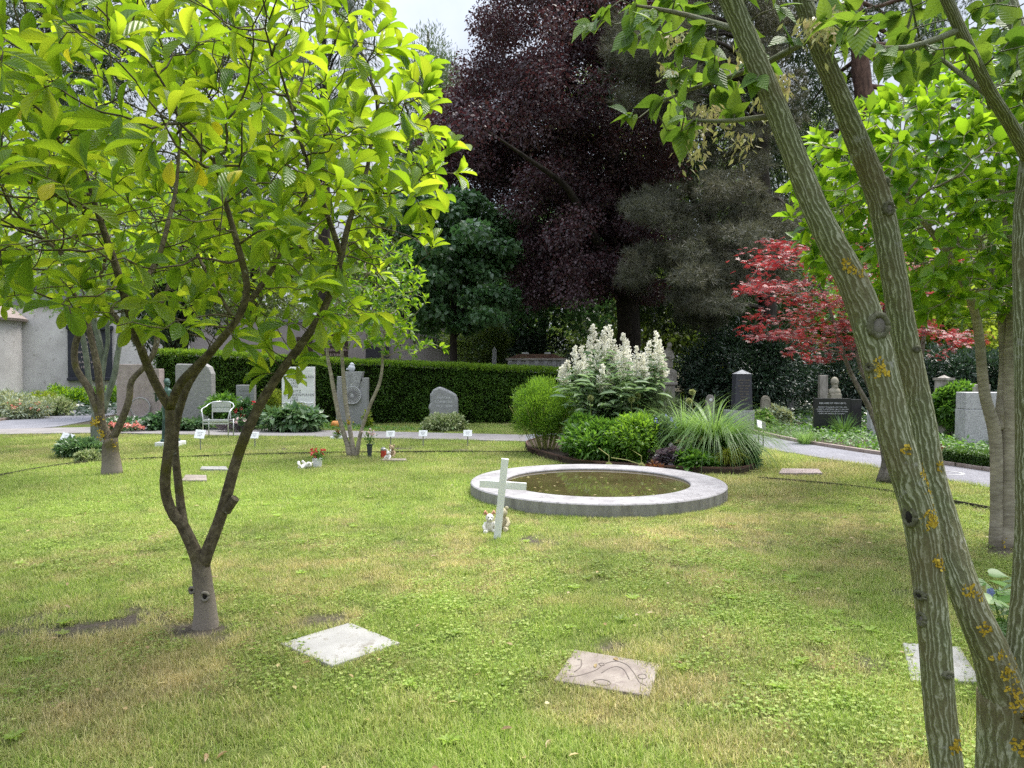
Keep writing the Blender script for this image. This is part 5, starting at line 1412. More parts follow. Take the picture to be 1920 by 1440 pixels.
# white label signs on steel stakes
SG = 'white name signs on stakes in the lawn'
for k, (px, y0, y1, yb, tilt, lab) in enumerate([(128, 813, 828, 850, .22, 'tilted white name sign on the lawn beside the dark low shrub'), (376, 806, 822, 846, .08, 'white name sign on a stake in front of the metal chair'), (478, 810, 822, 839, 0, 'white name sign on a stake right of the metal chair'), (732.5, 808, 819, 838.5, 0, 'white name sign on a stake behind the red lantern and toys'), (793.5, 807, 818, 838.5, 0, 'white name sign on a stake in front of the boulder gravestone'), (877, 806.5, 818, 838, 0, 'white name sign on a stake nearest the corten edged bed')]):
    b_ = gp(px, yb); d = b_[1]; t = thing('name_sign', lab, 'sign', b_, SG)
    zt = 1.6 + (688 - y0) / FPX * d; zb = 1.6 + (688 - y1) / FPX * d; wd = {128: 23, 376: 19}.get(px, 16) / FPX * d
    mb = MB(); Mx = Matrix.Translation((b_[0], b_[1] - .02, (zt + zb) / 2)) @ Matrix.Rotation(tilt, 4, 'Y') @ Matrix.Rotation(R(-25), 4, 'X')
    mb.box((0, 0, 0), (wd, .006, (zt - zb) * 1.08), Mx); part('plate', mb, M['sign_white'], t, bevel=.003)
    mb = MB()
    for r_ in range(3): mb.box((0, -.0045, (.22 - .2 * r_) * (zt - zb)), (wd * (.55 - .1 * r_), .001, .006), Mx)
    part('print', mb, M['letter_dark'], t)
    mb = MB(); mb.box((b_[0], b_[1], (zt + zb) / 4), (.022, .012, (zt + zb) / 2)); part('stake', mb, M['steel'], t, bevel=.002)

# right-hand stones
t, c, wd, zt = stone('gravestone', 'wide polished black gravestone with white German verse', 'gravestone', 1529, 1594, 747, 17.0, M['black_stone'], .14, rotz=R(-9), bevel=.006)
mb = MB(); Mx = Matrix.Translation(Vector(c)) @ Matrix.Rotation(R(-9), 4, 'Z'); mb.box((wd / 2 + .13, .1, zt * .49), (.24, .12, zt * .97), Mx); part('side_slab', mb, M['black_stone'], t, bevel=.006)
rz = R(-9); al = np.array([math.cos(rz), math.sin(rz), 0]); nf = np.array([math.sin(rz), -math.cos(rz), 0])
for s, sz, dz, xo in [('DER HERR IST MEIN HIRTE', .05, .115, .0), ('JOHANN WANDELER-LUSTI 1891-1972', .037, .205, .0), ('ELISABETH WANDELER-CASUTT 1895-1989', .037, .255, .0), ('MARGRITH LUSTI WANDELER 1919-1996', .037, .305, .0), ('CHRISTIAN WANDELER 1921-2007', .037, .355, -.02)]:
    text(t, s, sz, c + nf * .004 + al * xo + [0, 0, zt - dz], rotz=rz, mat='letter_white', ext=.001)
do = 18.0
t = thing('obelisk', 'slim black obelisk gravestone with pale pyramid tip on granite base', 'gravestone', gd(1391, do))
mb = MB(); c = gd(1391, do); zz = lambda y: 1.6 + (688 - y) / FPX * do
mb.box((c[0], c[1], (zz(769) + zz(701)) / 2), (33 / FPX * do, .36, zz(701) - zz(769)), taper=.87); part('shaft', mb, M['slate_stone'], t, bevel=.008)
mb = MB(); hw_ = 14.6 / FPX * do; z0 = zz(701); mb.add([(c[0] - hw_, c[1] - .16, z0), (c[0] + hw_, c[1] - .16, z0), (c[0] + hw_, c[1] + .16, z0), (c[0] - hw_, c[1] + .16, z0), (c[0], c[1], zz(693))], [(0, 1, 4), (1, 2, 4), (2, 3, 4), (3, 0, 4)]); part('tip', mb, M['granite_light'], t)
mb = MB(); mb.box((c[0] - .07, c[1], zz(769) / 2 - .02), (47 / FPX * do, .5, zz(769) + .04)); part('base', mb, M['granite'], t, bevel=.012)
for k in range(8): text(t, ['RUDOLF MEIER', '1847 - 1911', 'BERTHA MEIER', '1856 - 1931', 'EMIL MEIER', '1880 - 1948', 'RUHE IN', 'FRIEDEN'][k], .045, (c[0], c[1] - .172 + .001 * -k, zz(713 + 5.2 * k)), mat='letter_tan')
arch = [(0, 0), (1, 0), (1, .8)] + [(.5 + .5 * math.cos(a_), .8 + .2 * math.sin(a_)) for a_ in np.linspace(.2, math.pi - .2, 9)] + [(0, .8)]
for lab, x0, x1, yt, d, m_ in [('small round topped tan gravestone right of the black obelisk', 1429, 1445.5, 742, 20, 'sandstone'), ('small round topped grey gravestone with porcelain portrait left of the obelisk', 1325, 1341, 740, 20, 'weathered')]:
    t, c, wd, zt = stone('round_gravestone', lab, 'gravestone', x0, x1, yt, d, M[m_], .14, outline=arch, bevel=.015, group='small round topped gravestones')
    if m_ == 'weathered': part('portrait', disc((c[0], c[1] - .002, zt - .14), .045, .015), M['porcelain'], t)
    else:
        mb = MB(); ol = [((u_ - .5) * wd * .74, .05 + v_ * (zt - .13)) for u_, v_ in arch]; mb.tube([(c[0] + p[0], c[1] - .004, p[1]) for p in ol], [.012] * len(ol), n=5); part('border', mb, M['sandstone'], t)
# weathered figure monument
dm = 22.0; c = gd(1253, dm); zz = lambda y: 1.6 + (688 - y) / FPX * dm; k_ = dm / FPX
t = thing('figure_monument', 'weathered grave monument with carved medallion and draped figure among the trees', 'monument', c)
mb = MB(); mb.box((c[0], c[1], zz(722) / 2), (21 * k_, .36, zz(722))); mb.box((c[0], c[1], .15), (34 * k_, .55, .35)); part('pedestal', mb, M['weathered'], t, bevel=.02)
mb = MB(); mb.box((c[0], c[1], zz(719)), (30 * k_, .46, 6 * k_)); mb.prism([(c[0] - 13 * k_, zz(716)), (c[0] + 13 * k_, zz(716)), (c[0] + 15 * k_, zz(700))] + [(c[0] + 15 * k_ * math.cos(a_), zz(700) + 9 * k_ * math.sin(a_)) for a_ in np.linspace(.2, math.pi - .2, 9)] + [(c[0] - 15 * k_, zz(700))], c[1] - .18, c[1] + .18); part('head_block', mb, M['weathered'], t, bevel=.03)
mb = disc((c[0], c[1] - .18, zz(705)), 9 * k_, .04); part('medallion', mb, M['weathered'], t, bevel=.01)
mb = MB(); mb.lathe([(.14, 0), (.15, .1), (.11, .3), (.12, .45), (.09, .55), (.05, .6)], (c[0], c[1], zz(690)), n=14, sy=.8); mb.ball((c[0] + .03, c[1] - .03, zz(690) + .68), (.08, .085, .1)); mb.tube([(c[0] - .1, c[1], zz(690) + .5), (c[0] - .12, c[1] - .14, zz(690) + .32), (c[0] + .05, c[1] - .17, zz(690) + .36)], [.05, .042, .03]); mb.tube([(c[0] + .1, c[1], zz(690) + .5), (c[0] + .13, c[1] - .12, zz(690) + .3), (c[0], c[1] - .16, zz(690) + .26)], [.05, .042, .03]); part('draped_figure', mb, M['weathered'], t, remesh=.02)
# tomb chest with mossy roof behind the hedge
dt = 24.5; c = gd(1006, dt); k_ = dt / FPX; zz = lambda y: 1.6 + (688 - y) / FPX * dt
t = thing('tomb_chest', 'old stone tomb with rusty mossy hipped roof behind the hedge', 'tomb', c)
mb = MB(); mb.box((c[0], c[1] + .8, zz(675) / 2), (108 * k_, 1.6, zz(675)))
for j in range(7): mb.box((c[0] - 50 * k_ + j * 16.6 * k_, c[1] - .02, zz(675) / 2), (.14, .06, zz(675) - .02))
part('body', mb, M['granite_dark'], t, bevel=.01)
mb = MB(); mb.box((c[0], c[1] + .8, zz(674)), (116 * k_, 1.75, 4 * k_)); part('cornice', mb, M['weathered'], t, bevel=.02)
mb = MB(); mb.box((c[0], c[1] + .8, zz(668)), (112 * k_, 1.7, 9 * k_), taper=.6); part('roof', mb, M['moss_roof'], t, bevel=.03)
mb = MB()
for px in (986, 1028): mb.box((gd(px, dt)[0], c[1] + .5, zz(662.5)), (14 * k_, .2, 5 * k_), taper=.75)
part('finial', mb, M['granite_light'], t, bevel=.02)
t = thing('grave_pillar', 'thin pale stone pillar showing above the hedge left of the mossy tomb', 'gravestone', gd(927, 26))
c = gd(927, 26); mb = MB(); mb.box((c[0], c[1], 1.1), (.2, .2, 2.2), taper=.75); part('shaft', mb, M['granite_light'], t, bevel=.01); mb = MB(); mb.box((c[0], c[1], 2.25), (.17, .17, .14), taper=.1); part('tip', mb, M['granite_light'], t)
# right edge group
dp = 16.0; c = gd(1770, dp); k_ = dp / FPX; zz = lambda y: 1.6 + (688 - y) / FPX * dp
t = thing('stone_pillar', 'tall weathered square stone pillar half overgrown with ivy', 'gravestone', c, rotz=0)
mb = MB(); Mx = Matrix.Translation((c[0], c[1], 0)) @ Matrix.Rotation(R(28), 4, 'Z'); mb.box((0, 0, zz(712) / 2), (.33, .33, zz(712)), Mx, taper=.8); part('shaft', mb, M['weathered'], t, bevel=.012)
mb = MB(); mb.box((0, 0, zz(712) + .015), (.31, .31, .05), Mx); h_ = .145; mb.add([(-h_, -h_, zz(711.5)), (h_, -h_, zz(711.5)), (h_, h_, zz(711.5)), (-h_, h_, zz(711.5)), (0, 0, zz(703))], [(0, 1, 4), (1, 2, 4), (2, 3, 4), (3, 0, 4)], Mx); part('cap', mb, M['weathered'], t)
dg = 14.3; c = gd(1852, dg); k_ = dg / FPX; zz = lambda y: 1.6 + (688 - y) / FPX * dg
t = thing('gravestone', 'big pale granite gravestone block behind the pale magnolia stems', 'gravestone', c)
mb = MB(); mb.box((c[0], c[1] + .15, zz(768) / 2 - .02), (84 * k_, .34, zz(768) + .04)); part('lower_block', mb, M['granite_light'], t, bevel=.01)
mb = MB(); mb.box((c[0], c[1] + .15, (zz(767.4) + zz(736)) / 2), (82 * k_, .33, zz(736) - zz(767.4))); part('upper_block', mb, M['granite_light'], t, bevel=.01)
t, c2, wd, zt = stone('gravestone', 'grey gravestone with moulded top peeping over the big granite block', 'gravestone', 1822, 1858, 721, 17, M['weathered'], .2)
t, c2, wd, zt = stone('gravestone', 'pale stele with a carved wreath between the striped maple stems', 'gravestone', 1667, 1694, 714, 16.5, M['granite_light'], .18)
mb = ringtube((c2[0] + .04, c2[1] - .01, zt - .3), .1, .025, 18); mb.tube([(c2[0] + .04, c2[1] - .02, zt - .42), (c2[0], c2[1] - .02, zt - .52)], [.02, .008]); mb.tube([(c2[0] + .04, c2[1] - .02, zt - .42), (c2[0] + .09, c2[1] - .02, zt - .52)], [.02, .008]); part('wreath', mb, M['wreath'], t, smooth=True)
mb = disc((c2[0] + .04, c2[1] - .0, zt - .3), .06, .02); part('rosette', mb, M['wreath'], t)
t, c2, wd, zt = stone('gravestone', 'pale plain gravestone base left of the carved stele', 'gravestone', 1634, 1662, 765, 16.2, M['granite_light'], .2)
dbu = 18.6; c = gd(1565, dbu); k_ = dbu / FPX; zz = lambda y: 1.6 + (688 - y) / FPX * dbu
t = thing('stone_bust', 'mossy stone bust on a pedestal behind the black verse gravestone', 'statue', c)
mb = MB(); mb.box((c[0], c[1], zz(738) / 2), (.26, .26, zz(738))); part('pedestal', mb, M['sandstone'], t, bevel=.015)
mb = MB(); mb.ball((c[0], c[1], zz(716)), (.1, .11, .13)); mb.ball((c[0] - .015, c[1] - .1, zz(718)), (.025, .03, .03)); mb.tube([(c[0], c[1], zz(724)), (c[0], c[1], zz(730))], [.07, .075]); mb.ball((c[0], c[1], zz(735)), (.16, .12, .12)); mb.ball((c[0], c[1] - .03, zz(725)), (.07, .08, .07)); part('bust', mb, M['sandstone'], t, remesh=.018)
t, c2, wd, zt = stone('gravestone', 'dark shaded gravestone slab left of the mossy bust', 'gravestone', 1538, 1553, 704, 19.5, M['weathered'], .16)
t, c2, wd, zt = stone('gravestone', 'dim grey gravestone under the dark shrub beyond the tan one', 'gravestone', 1476, 1489, 738, 22.5, M['granite_dark'], .18)
# lectern sign
lb = gp(1428, 842); dl = lb[1]
t = thing('lectern_sign', 'small dark metal lectern sign at the edge of the gravel path', 'sign', lb)
for s in (-.06, .05):
    mb = MB(); mb.box((lb[0] + s, lb[1] + .06 * (s > 0), .19), (.018, .018, .4)); part('leg', mb, M['dark_metal'], t)
mb = MB(); mb.box((lb[0] - .005, lb[1] + .03, .05), (.1, .016, .016)); part('crossbar', mb, M['dark_metal'], t)
Mx = Matrix.Translation((lb[0] - .01, lb[1] + .02, .47)) @ Matrix.Rotation(R(18), 4, 'Z') @ Matrix.Rotation(R(-40), 4, 'X') @ Matrix.Rotation(R(22), 4, 'Y')
mb = MB(); mb.box((0, 0, 0), (.2, .018, .22), Mx); part('panel', mb, M['dark_metal'], t, bevel=.003)
mb = MB(); mb.box((-.035, -.0115, 0), (.09, .004, .18), Mx); part('notice', mb, M['sign_white'], t)
# figurine by the granite block
fb = gp(1836, 840); t = thing('angel_figurine', 'tiny white figurine in front of the big granite gravestone', 'figurine', fb)
mb = MB(); mb.lathe([(.05, 0), (.055, .03), (.04, .1), (.03, .13)], fb, n=12); mb.ball(fb + [0, 0, .155], .036); mb.ball(fb + [-.05, 0, .1], (.035, .015, .045)); mb.ball(fb + [.05, 0, .1], (.035, .015, .045)); part('figure', mb, M['porcelain'], t, remesh=.006)
# manhole ring
mh = gp(1774, 889); mb = MB(); mb.lathe([(.24, -.03), (.24, .023), (.19, .023), (.19, .0)], mh, n=30)
single('manhole_ring', mb, M['granite_light'], 'round concrete drain ring set in the gravel path', 'drain', mh)

# ------------------------------------------------------------------ pond
t = thing('stone_pond', 'round low stone basin with flat rim and still brown water', 'pond', (PC[0], PC[1], 0))
mb = MB(); n = 96
rin, rout, hz = PR_IN, PR_OUT, .155
vs = []; fs = []; mi = []
prof = [(rout, -.05), (rout, hz - .012), (rout - .012, hz), (rin + .012, hz), (rin, hz - .012), (rin, -.3)]
for r_, z_ in prof:
    for k in range(n):
        a_ = 2 * math.pi * k / n; vs.append((PC[0] + r_ * math.cos(a_), PC[1] + r_ * math.sin(a_), z_))
for i in range(5):
    for k in range(n):
        k2 = (k + 1) % n; fs.append((i * n + k, i * n + k2, (i + 1) * n + k2, (i + 1) * n + k)); mi.append(0 if i in (1, 2, 3) else 1)
mb.add(vs, fs); mb.m = mi
part('rim', mb, [M['pond_top'], M['pond_side']], t)
mb = MB(); mb.lathe([(rin - .001, .1), (rin - .002, .128)], (PC[0], PC[1], 0), n=64)
water = part('water', mb, M['water'], t)
LP = []; LN_ = []
for _ in range(26):
    a_ = rng.random() * 6.28; q = rin * math.sqrt(rng.random()) * .92; LP.append((PC[0] + q * math.cos(a_), PC[1] + q * math.sin(a_), .131))
leafmesh('floating_leaf', LP, rdir(26) * [1, 1, .03], rdir(26) * .05 + [0, 0, 1], .06, .03, T_RHOMB, leafmat('dead_leaf', [(.22, .17, .06), (.35, .3, .15), (.3, .32, .12)], trans=.1), t)

# ------------------------------------------------------------------ white cross and the toys behind it
cb = gp(932, 1010); d = cb[1]; top = at(947, 860, d); bot = cb + [0, 0, -.1]
t = thing('white_cross', 'leaning white painted wooden grave cross in front of the pond', 'cross', cb)
ax = Vector(top - cb).normalized(); ly = Vector((0.05, 1, 0)).normalized(); lx = ly.cross(ax).normalized(); ly = ax.cross(lx)
Mx = Matrix((( lx.x, ly.x, ax.x, cb[0]), (lx.y, ly.y, ax.y, cb[1]), (lx.z, ly.z, ax.z, cb[2]), (0, 0, 0, 1)))
H_ = float(np.linalg.norm(top - cb))
mb = MB(); mb.box((0, 0, H_ / 2 - .05), (.066, .04, H_ + .1), Mx); part('upright', mb, M['white_paint'], t, bevel=.003)
mb = MB(); cl_ = Vector(at(899, 905, d)); cr_ = Vector(at(987, 911, d)); cc_ = (cl_ + cr_) / 2; arm = (cr_ - cl_)
Ma = Matrix.Translation(cc_ + Vector((.0, .012, -.012))) @ Matrix.Rotation(-math.atan2(arm.z, arm.x), 4, 'Y'); mb.box((0, .02, 0), (arm.length, .03, .068), Ma); part('crossbar', mb, M['white_paint'], t, bevel=.003)


def plush(label, base, s, body, ear, lie=0.0, rot=0.0, earlong=False, group=None):
    """a sitting (or lying) soft toy animal"""
    t = thing('soft_toy', label, 'soft toy', base, group, rotz=rot)
    Mx = Matrix.Rotation(lie, 4, 'X')
    mb = MB()
    mb.ball((0, 0, .09 * s), (.065 * s, .055 * s, .085 * s), M=Mx); mb.ball((0, -.012 * s, .205 * s), (.06 * s, .056 * s, .055 * s), M=Mx); mb.ball((0, -.06 * s, .19 * s), (.03 * s, .028 * s, .024 * s), M=Mx)
    for q in (-1, 1):
        mb.tube([(q * .05 * s, -.01 * s, .14 * s), (q * .085 * s, -.05 * s, .09 * s), (q * .075 * s, -.085 * s, .06 * s)], [.026 * s, .026 * s, .022 * s], n=8)
        mb.tube([(q * .04 * s, -.01 * s, .03 * s), (q * .07 * s, -.09 * s, .028 * s), (q * .075 * s, -.13 * s, .035 * s)], [.034 * s, .03 * s, .03 * s], n=8)
    mb.v = [tuple(Mx @ Vector(v)) if i >= len(mb.v) - 0 else v for i, v in enumerate(mb.v)]
    part('body', mb, M[body], t, remesh=.006 * s, local=True)
    for q in (-1, 1):
        e = MB()
        if earlong: e.tube([(q * .03 * s, 0, .24 * s), (q * .06 * s, .0, .29 * s), (q * .075 * s, -.01 * s, .25 * s)], [.018 * s, .02 * s, .016 * s], n=8)
        else: e.ball((q * .045 * s, 0, .255 * s), (.024 * s, .014 * s, .024 * s))
        e.v = [tuple(Mx @ Vector(v)) for v in e.v]
        part('ear', e, M[ear], t, smooth=True, local=True)
    e = MB(); e.ball((0, -.086 * s, .195 * s), .009 * s); e.ball((-.022 * s, -.062 * s, .22 * s), .0065 * s); e.ball((.022 * s, -.062 * s, .22 * s), .0065 * s)
    e.v = [tuple(Mx @ Vector(v)) for v in e.v]
    part('face', e, M['black_dot'], t, smooth=True, local=True)
    return t


plush('white and orange soft toy dog sitting left of the cross foot', gp(918, 999), .72, 'plush_white', 'plush_orange', rot=R(10), earlong=True)
plush('beige soft toy bear leaning behind the cross foot', gp(943, 994), .86, 'plush_beige', 'plush_beige', rot=R(-20))
plush('white soft toy lying in the grass left of the white flower pot', gp(562, 880), .9, 'plush_white', 'plush_white', lie=R(62), rot=R(70))
plush('white lamb soft toy slumped next to the red lantern', gp(729, 863), .62, 'plush_white', 'plush_white', rot=R(-25), earlong=True)
plush('brown soft toy bear seated behind the white lamb', gp(735, 858), .85, 'plush_brown', 'plush_brown', rot=R(-15))
ln = gp(719, 860); t = thing('grave_lantern', 'small red grave candle lantern beside the soft toys', 'candle', ln)
mb = MB(); mb.lathe([(.045, 0), (.048, .02), (.048, .14), (.042, .15)], ln, n=18); part('glass', mb, M['red_plastic'], t, smooth=False)
mb = MB(); mb.lathe([(.05, .15), (.05, .175), (.035, .185), (.03, .2), (.01, .205)], ln, n=18); part('lid', mb, M['steel'], t)
mb = MB(); q = gp(738, 864); mb.slab([(q[0] - .22, q[1] - .1), (q[0] + .24, q[1] - .12), (q[0] + .2, q[1] + .1), (q[0] - .18, q[1] + .14)], -.02, .03)
single('memorial_tile', mb, M['slab_brown'], 'small flat reddish tile under the soft toys and lantern', 'slab', q, bevel=.006)


def pot(name, label, base, prof, mat, flowers, stemh, spread, fmat, n, leaf=True, cat='flower pot', fs=.035):
    t = thing(name, label, cat, base)
    mb = MB(); mb.lathe(prof, base, n=20); part('pot', mb, mat, t, smooth=False, bevel=.003)
    h = prof[-1][1]
    LP = base + np.array([0, 0, h]) + rng.normal(size=(n * 5, 3)) * [spread * .5, spread * .5, stemh * .28] + [0, 0, stemh * .4]
    leafmesh('foliage', LP, rdir(n * 5, .4), rdir(n * 5, .8), .06, .03, T_FOLD, M['mid_leaf'], t)
    c = base + np.array([0, 0, h + stemh]) + rng.normal(size=(n, 3)) * [spread * .6, spread * .6, .03]
    P = np.repeat(c, 8, 0) + rng.normal(size=(n * 8, 3)) * .009
    leafmesh('flowers', P, rdir(n * 8, .5), rdir(n * 8, .7), fs, fs * .8, T_RHOMB, fmat, t)
    mb = MB()
    for q in c: mb.tube([base + [0, 0, h - .02], (base + [0, 0, h] + q) / 2 + rng.normal(size=3) * .01, q], [.004] * 3, n=4)
    part('stems', mb, M['green_stalk'], t)
    return t


pot('flower_pot', 'white pot of red flowers standing on the lawn', gp(595, 878), [(.062, 0), (.078, .14), (.082, .145), (.082, .16)], M['pot_white'], 1, .1, .11, M['red_flower'], 12)
pot('flower_vase', 'dark green vase holding a bouquet of pale pink flowers', gp(693, 857), [(.035, 0), (.05, .2), (.062, .23)], M['pot_dark'], 1, .2, .1, M['pink_flower'], 9, cat='vase')
pot('flower_pot', 'small grey pot with orange blooms on the paving by the sapling', gp(633, 824), [(.07, 0), (.1, .07), (.11, .1)], M['steel'], 1, .07, .1, M['bronze_leaf'], 9)
mb = MB(); q = gp(638, 823); mb.box((q[0], q[1] - .1, .04), (.36, .2, .05)); single('planter_plate', mb, M['sign_white'], 'white rectangular plate under the small orange pot', 'plate', q, bevel=.005)
q = gp(630, 803); t = thing('pumpkin_ornament', 'round orange ornament at the foot of the sundial gravestone', 'ornament', q)
mb = MB()
for k in range(8):
    a_ = k * math.pi / 4; mb.ball(q + [.06 * math.cos(a_), .06 * math.sin(a_), .1], (.075, .075, .095), n=10)
part('body', mb, M['pumpkin'], t, smooth=True)
mb = MB(); mb.tube([q + [0, 0, .18], q + [.01, 0, .24]], [.015, .01]); part('stem', mb, M['stalk'], t)

# ------------------------------------------------------------------ flat slabs in the lawn
for key, mat, lab, h in [('white_near', 'slab_white', 'pale square stone slab lying cornerwise in the near lawn', .03), ('brown_near', 'slab_brown', 'weathered brownish stone slab with a carved relief in the near lawn', .035), ('white_right', 'slab_white', 'pale stone slab partly behind the striped maple stems', .03), ('brown_far', 'slab_brown', 'small brown ground slab behind the forked magnolia trunk', .03), ('white_far', 'slab_white', 'narrow white ground slab between the magnolia limbs', .03), ('rose_far', 'red_stone', 'rosy flat slab in the grass right of the planted bed', .03)]:
    P_ = SLABS[key]; cx = np.mean(P_, 0)
    area = sum(P_[i][0] * P_[(i + 1) % 4][1] - P_[(i + 1) % 4][0] * P_[i][1] for i in range(4))
    if area < 0: P_ = P_[::-1]
    t = thing('ground_slab', lab, 'slab', (cx[0], cx[1], 0), 'flat slabs let into the lawn')
    h = .018 if 'near' in key or 'right' in key else .05; mb = MB(); mb.slab(P_, -.03, h); part('slab', mb, M[mat], t, bevel=.006)
    if key == 'brown_near':
        mb = MB(); A_ = [np.array([*p, h + .002]) for p in P_]
        f = lambda u_, v_: A_[0] * (1 - u_) * (1 - v_) + A_[1] * u_ * (1 - v_) + A_[2] * u_ * v_ + A_[3] * (1 - u_) * v_
        el = lambda u0, v0, a_, b_: [(u0 + a_ * math.sin(q), v0 + b_ * math.cos(q)) for q in np.linspace(0, 2 * math.pi, 15)]
        for L_ in ([(.25, .06), (.3, .14), (.5, .2), (.78, .33), (.86, .47), (.7, .58), (.45, .63), (.2, .78), (.15, .86)], [(.35, .25), (.62, .34), (.7, .44), (.55, .52), (.4, .56)], el(.14, .5, .09, .1), el(.5, .13, .1, .05), el(.66, .6, .07, .04), [(.3, .84), (.5, .8), (.7, .85)]):
            Q, _ = resample([f(*p) for p in L_], [0] * len(L_), .02); mb.tube(Q - [0, 0, .0015], [.0028] * len(Q), n=5)
        part('carved_relief', mb, plain('carve', (.15, .125, .11), rough=.9), t, smooth=True)

# bicycle at the left edge
bb_ = gp(-22, 812); t = thing('bicycle', 'dark bicycle parked on the gravel at the left edge', 'bicycle', bb_, rotz=R(150))
for xo in (0, 1.02):
    q = MB(); q.tube([(xo + .33 * math.cos(a_), 0, .34 + .33 * math.sin(a_)) for a_ in np.linspace(0, 2 * math.pi, 33)], [.022] * 33, n=8, cap=False)
    wl = part('wheel', q, M['rubber'], t, smooth=True, local=True)
    q = MB(); q.tube([(xo + .3 * math.cos(a_), 0, .34 + .3 * math.sin(a_)) for a_ in np.linspace(0, 2 * math.pi, 33)], [.014] * 33, n=6, cap=False); part('rim', q, M['steel'], wl, smooth=True, local=True)
    q = MB()
    for k in range(18): a_ = k * math.pi / 9; q.tube([(xo, .02 * (-1) ** k, .34), (xo + .3 * math.cos(a_), 0, .34 + .3 * math.sin(a_))], [.0015] * 2, n=4)
    part('spokes', q, M['steel'], wl, local=True)
q = MB(); q.tube([(0, 0, .34), (.12, 0, .72), (.16, 0, .88)], [.016] * 3); q.tube([(.13, 0, .74), (.5, 0, .34), (1.02, 0, .34)], [.018] * 3); q.tube([(.15, 0, .84), (.72, 0, .8)], [.016] * 2); q.tube([(.5, 0, .34), (.75, 0, .92)], [.016] * 2); q.tube([(.72, 0, .82), (1.02, 0, .34)], [.012] * 2)
part('frame', q, M['dark_metal'], t, local=True, smooth=True)
q = MB(); q.tube([(.1, -.28, .98), (.18, -.1, 1.0), (.16, 0, .9), (.18, .1, 1.0), (.1, .28, .98)], [.012] * 5); part('handlebar', q, M['steel'], t, local=True, smooth=True)
q = MB(); q.ball((.76, 0, .95), (.13, .07, .04)); part('saddle', q, M['rubber'], t, local=True, smooth=True)
# ------------------------------------------------------------------ trees of the background
def in_px(poly, n, d, sd, gap=None):
    """clump centres inside an outline given in picture columns/rows at about d metres"""
    xs_ = [p[0] for p in poly]; ys_ = [p[1] for p in poly]; o = []
    while len(o) < n:
        x = rng.uniform(min(xs_), max(xs_)); y = rng.uniform(min(ys_), max(ys_))
        if inpoly(np.array([x]), np.array([y]), poly)[0] and (gap is None or vnoise(x, y, gap[0]) > gap[1]):
            o.append(at(x, y, d + rng.normal() * sd))
    return np.array(o)


def trunk_px(pts, d): return [at(x, y, d) for x, y in pts]


c = in_px([(935, -90), (915, 30), (885, 110), (835, 190), (805, 270), (820, 330), (900, 350), (960, 400), (945, 450), (985, 520), (1100, 545), (1190, 525), (1240, 430), (1270, 300), (1270, 100), (1270, -90)], 480, 27.5, 2.4)
c = np.concatenate([c, in_px([(800, 200), (960, 120), (1000, 330), (830, 330)], 40, 28, 2), in_px([(930, 420), (1220, 420), (1230, 560), (980, 565)], 50, 27, 2), in_px([(950, -90), (1270, -90), (1240, -420), (1000, -420)], 60, 27, 3)])
big_tree('copper_beech', 'huge dark purple copper beech towering over the middle of the garden', gd(1178, 27), trunk_px([(1178, 700), (1178, 560), (1150, 300), (1110, 0), (1090, -300)], 27), .5, c, .85, 520, .105, .066, M['beech_leaf'], M['dark_bark'], flat=.6, droop=.45, upn=.4, nlimb=46, limb_from=.2, hollow=.15)


def pine(name, label, base, trunk, r0, c, rc, tufts, per, nl, mat, bark, nlimb, up=.25):
    t = thing(name, label, 'tree', base)
    mb = MB(); tp = np.array(trunk, float); tp[0] = [base[0], base[1], -.05]
    Q, rr = resample(tp, np.linspace(r0, r0 * .3, len(tp)), .5); rr[0] *= 1.3
    mb.tube(Q, rr, n=12, wob=.07, seed=3)
    for k in rng.permutation(len(c))[:nlimb]:
        j = int(np.argmin(np.abs(Q[:, 2] - (c[k][2] + .4)))); s = Q[j]
        m1 = (s + c[k]) / 2 + [0, 0, .35] + rng.normal(size=3) * .2
        q, r = resample([s, m1, c[k]], [.1, .06, .02], .4); mb.tube(q, r, n=5, seed=int(k))
    part('trunk', mb, bark, t, smooth=True)
    P, d = clumps(c, rc, tufts, .5, .1)
    P = np.repeat(P, per, 0); n = len(P); d = np.repeat(d, per, 0)
    D = rdir(n) + d * .6 + [0, 0, up]
    leafmesh('crown', P, D, rdir(n), nl * (.7 + .6 * rng.random(n)), .014, T_NEEDLE, mat, t, rnd=np.clip(np.repeat(rng.random(len(c)), tufts * per) * .6 + np.repeat(rng.random(len(c) * tufts), per) * .4, 0, 1))
    return t


c = np.concatenate([in_px([(1140, 20), (1290, -10), (1340, 60), (1300, 230), (1230, 240), (1180, 190), (1150, 120)], 64, 21, 1.4, gap=(.02, .34)), in_px([(1150, 400), (1230, 350), (1340, 330), (1480, 380), (1500, 480), (1430, 560), (1300, 580), (1190, 540), (1140, 460)], 120, 21, 1.9, gap=(.025, .36)),
                    in_px([(1280, -80), (1500, -80), (1490, 330), (1330, 350), (1240, 320)], 80, 23, 1.4, gap=(.02, .36)), in_px([(1250, -400), (1550, -400), (1500, -90), (1280, -90)], 25, 23, 2), in_px([(1250, 560), (1340, 560), (1360, 640), (1300, 640)], 8, 22, .6)])
pine('pine_tree', 'tall grey green pine with dark straight trunk right of the copper beech', gd(1440, 24), trunk_px([(1440, 720), (1438, 560), (1432, 380), (1425, 100), (1420, -400)], 24), .33, c, .55, 60, 17, .19, M['pine_needle'], M['dark_bark'], 46)
c = np.concatenate([in_px([(1480, -60), (1940, -60), (1980, 300), (1800, 200), (1620, 330), (1500, 330)], 100, 28, 2.2, gap=(.012, .3)), in_px([(1500, -350), (1950, -350), (1950, -60), (1500, -60)], 30, 28, 2)])
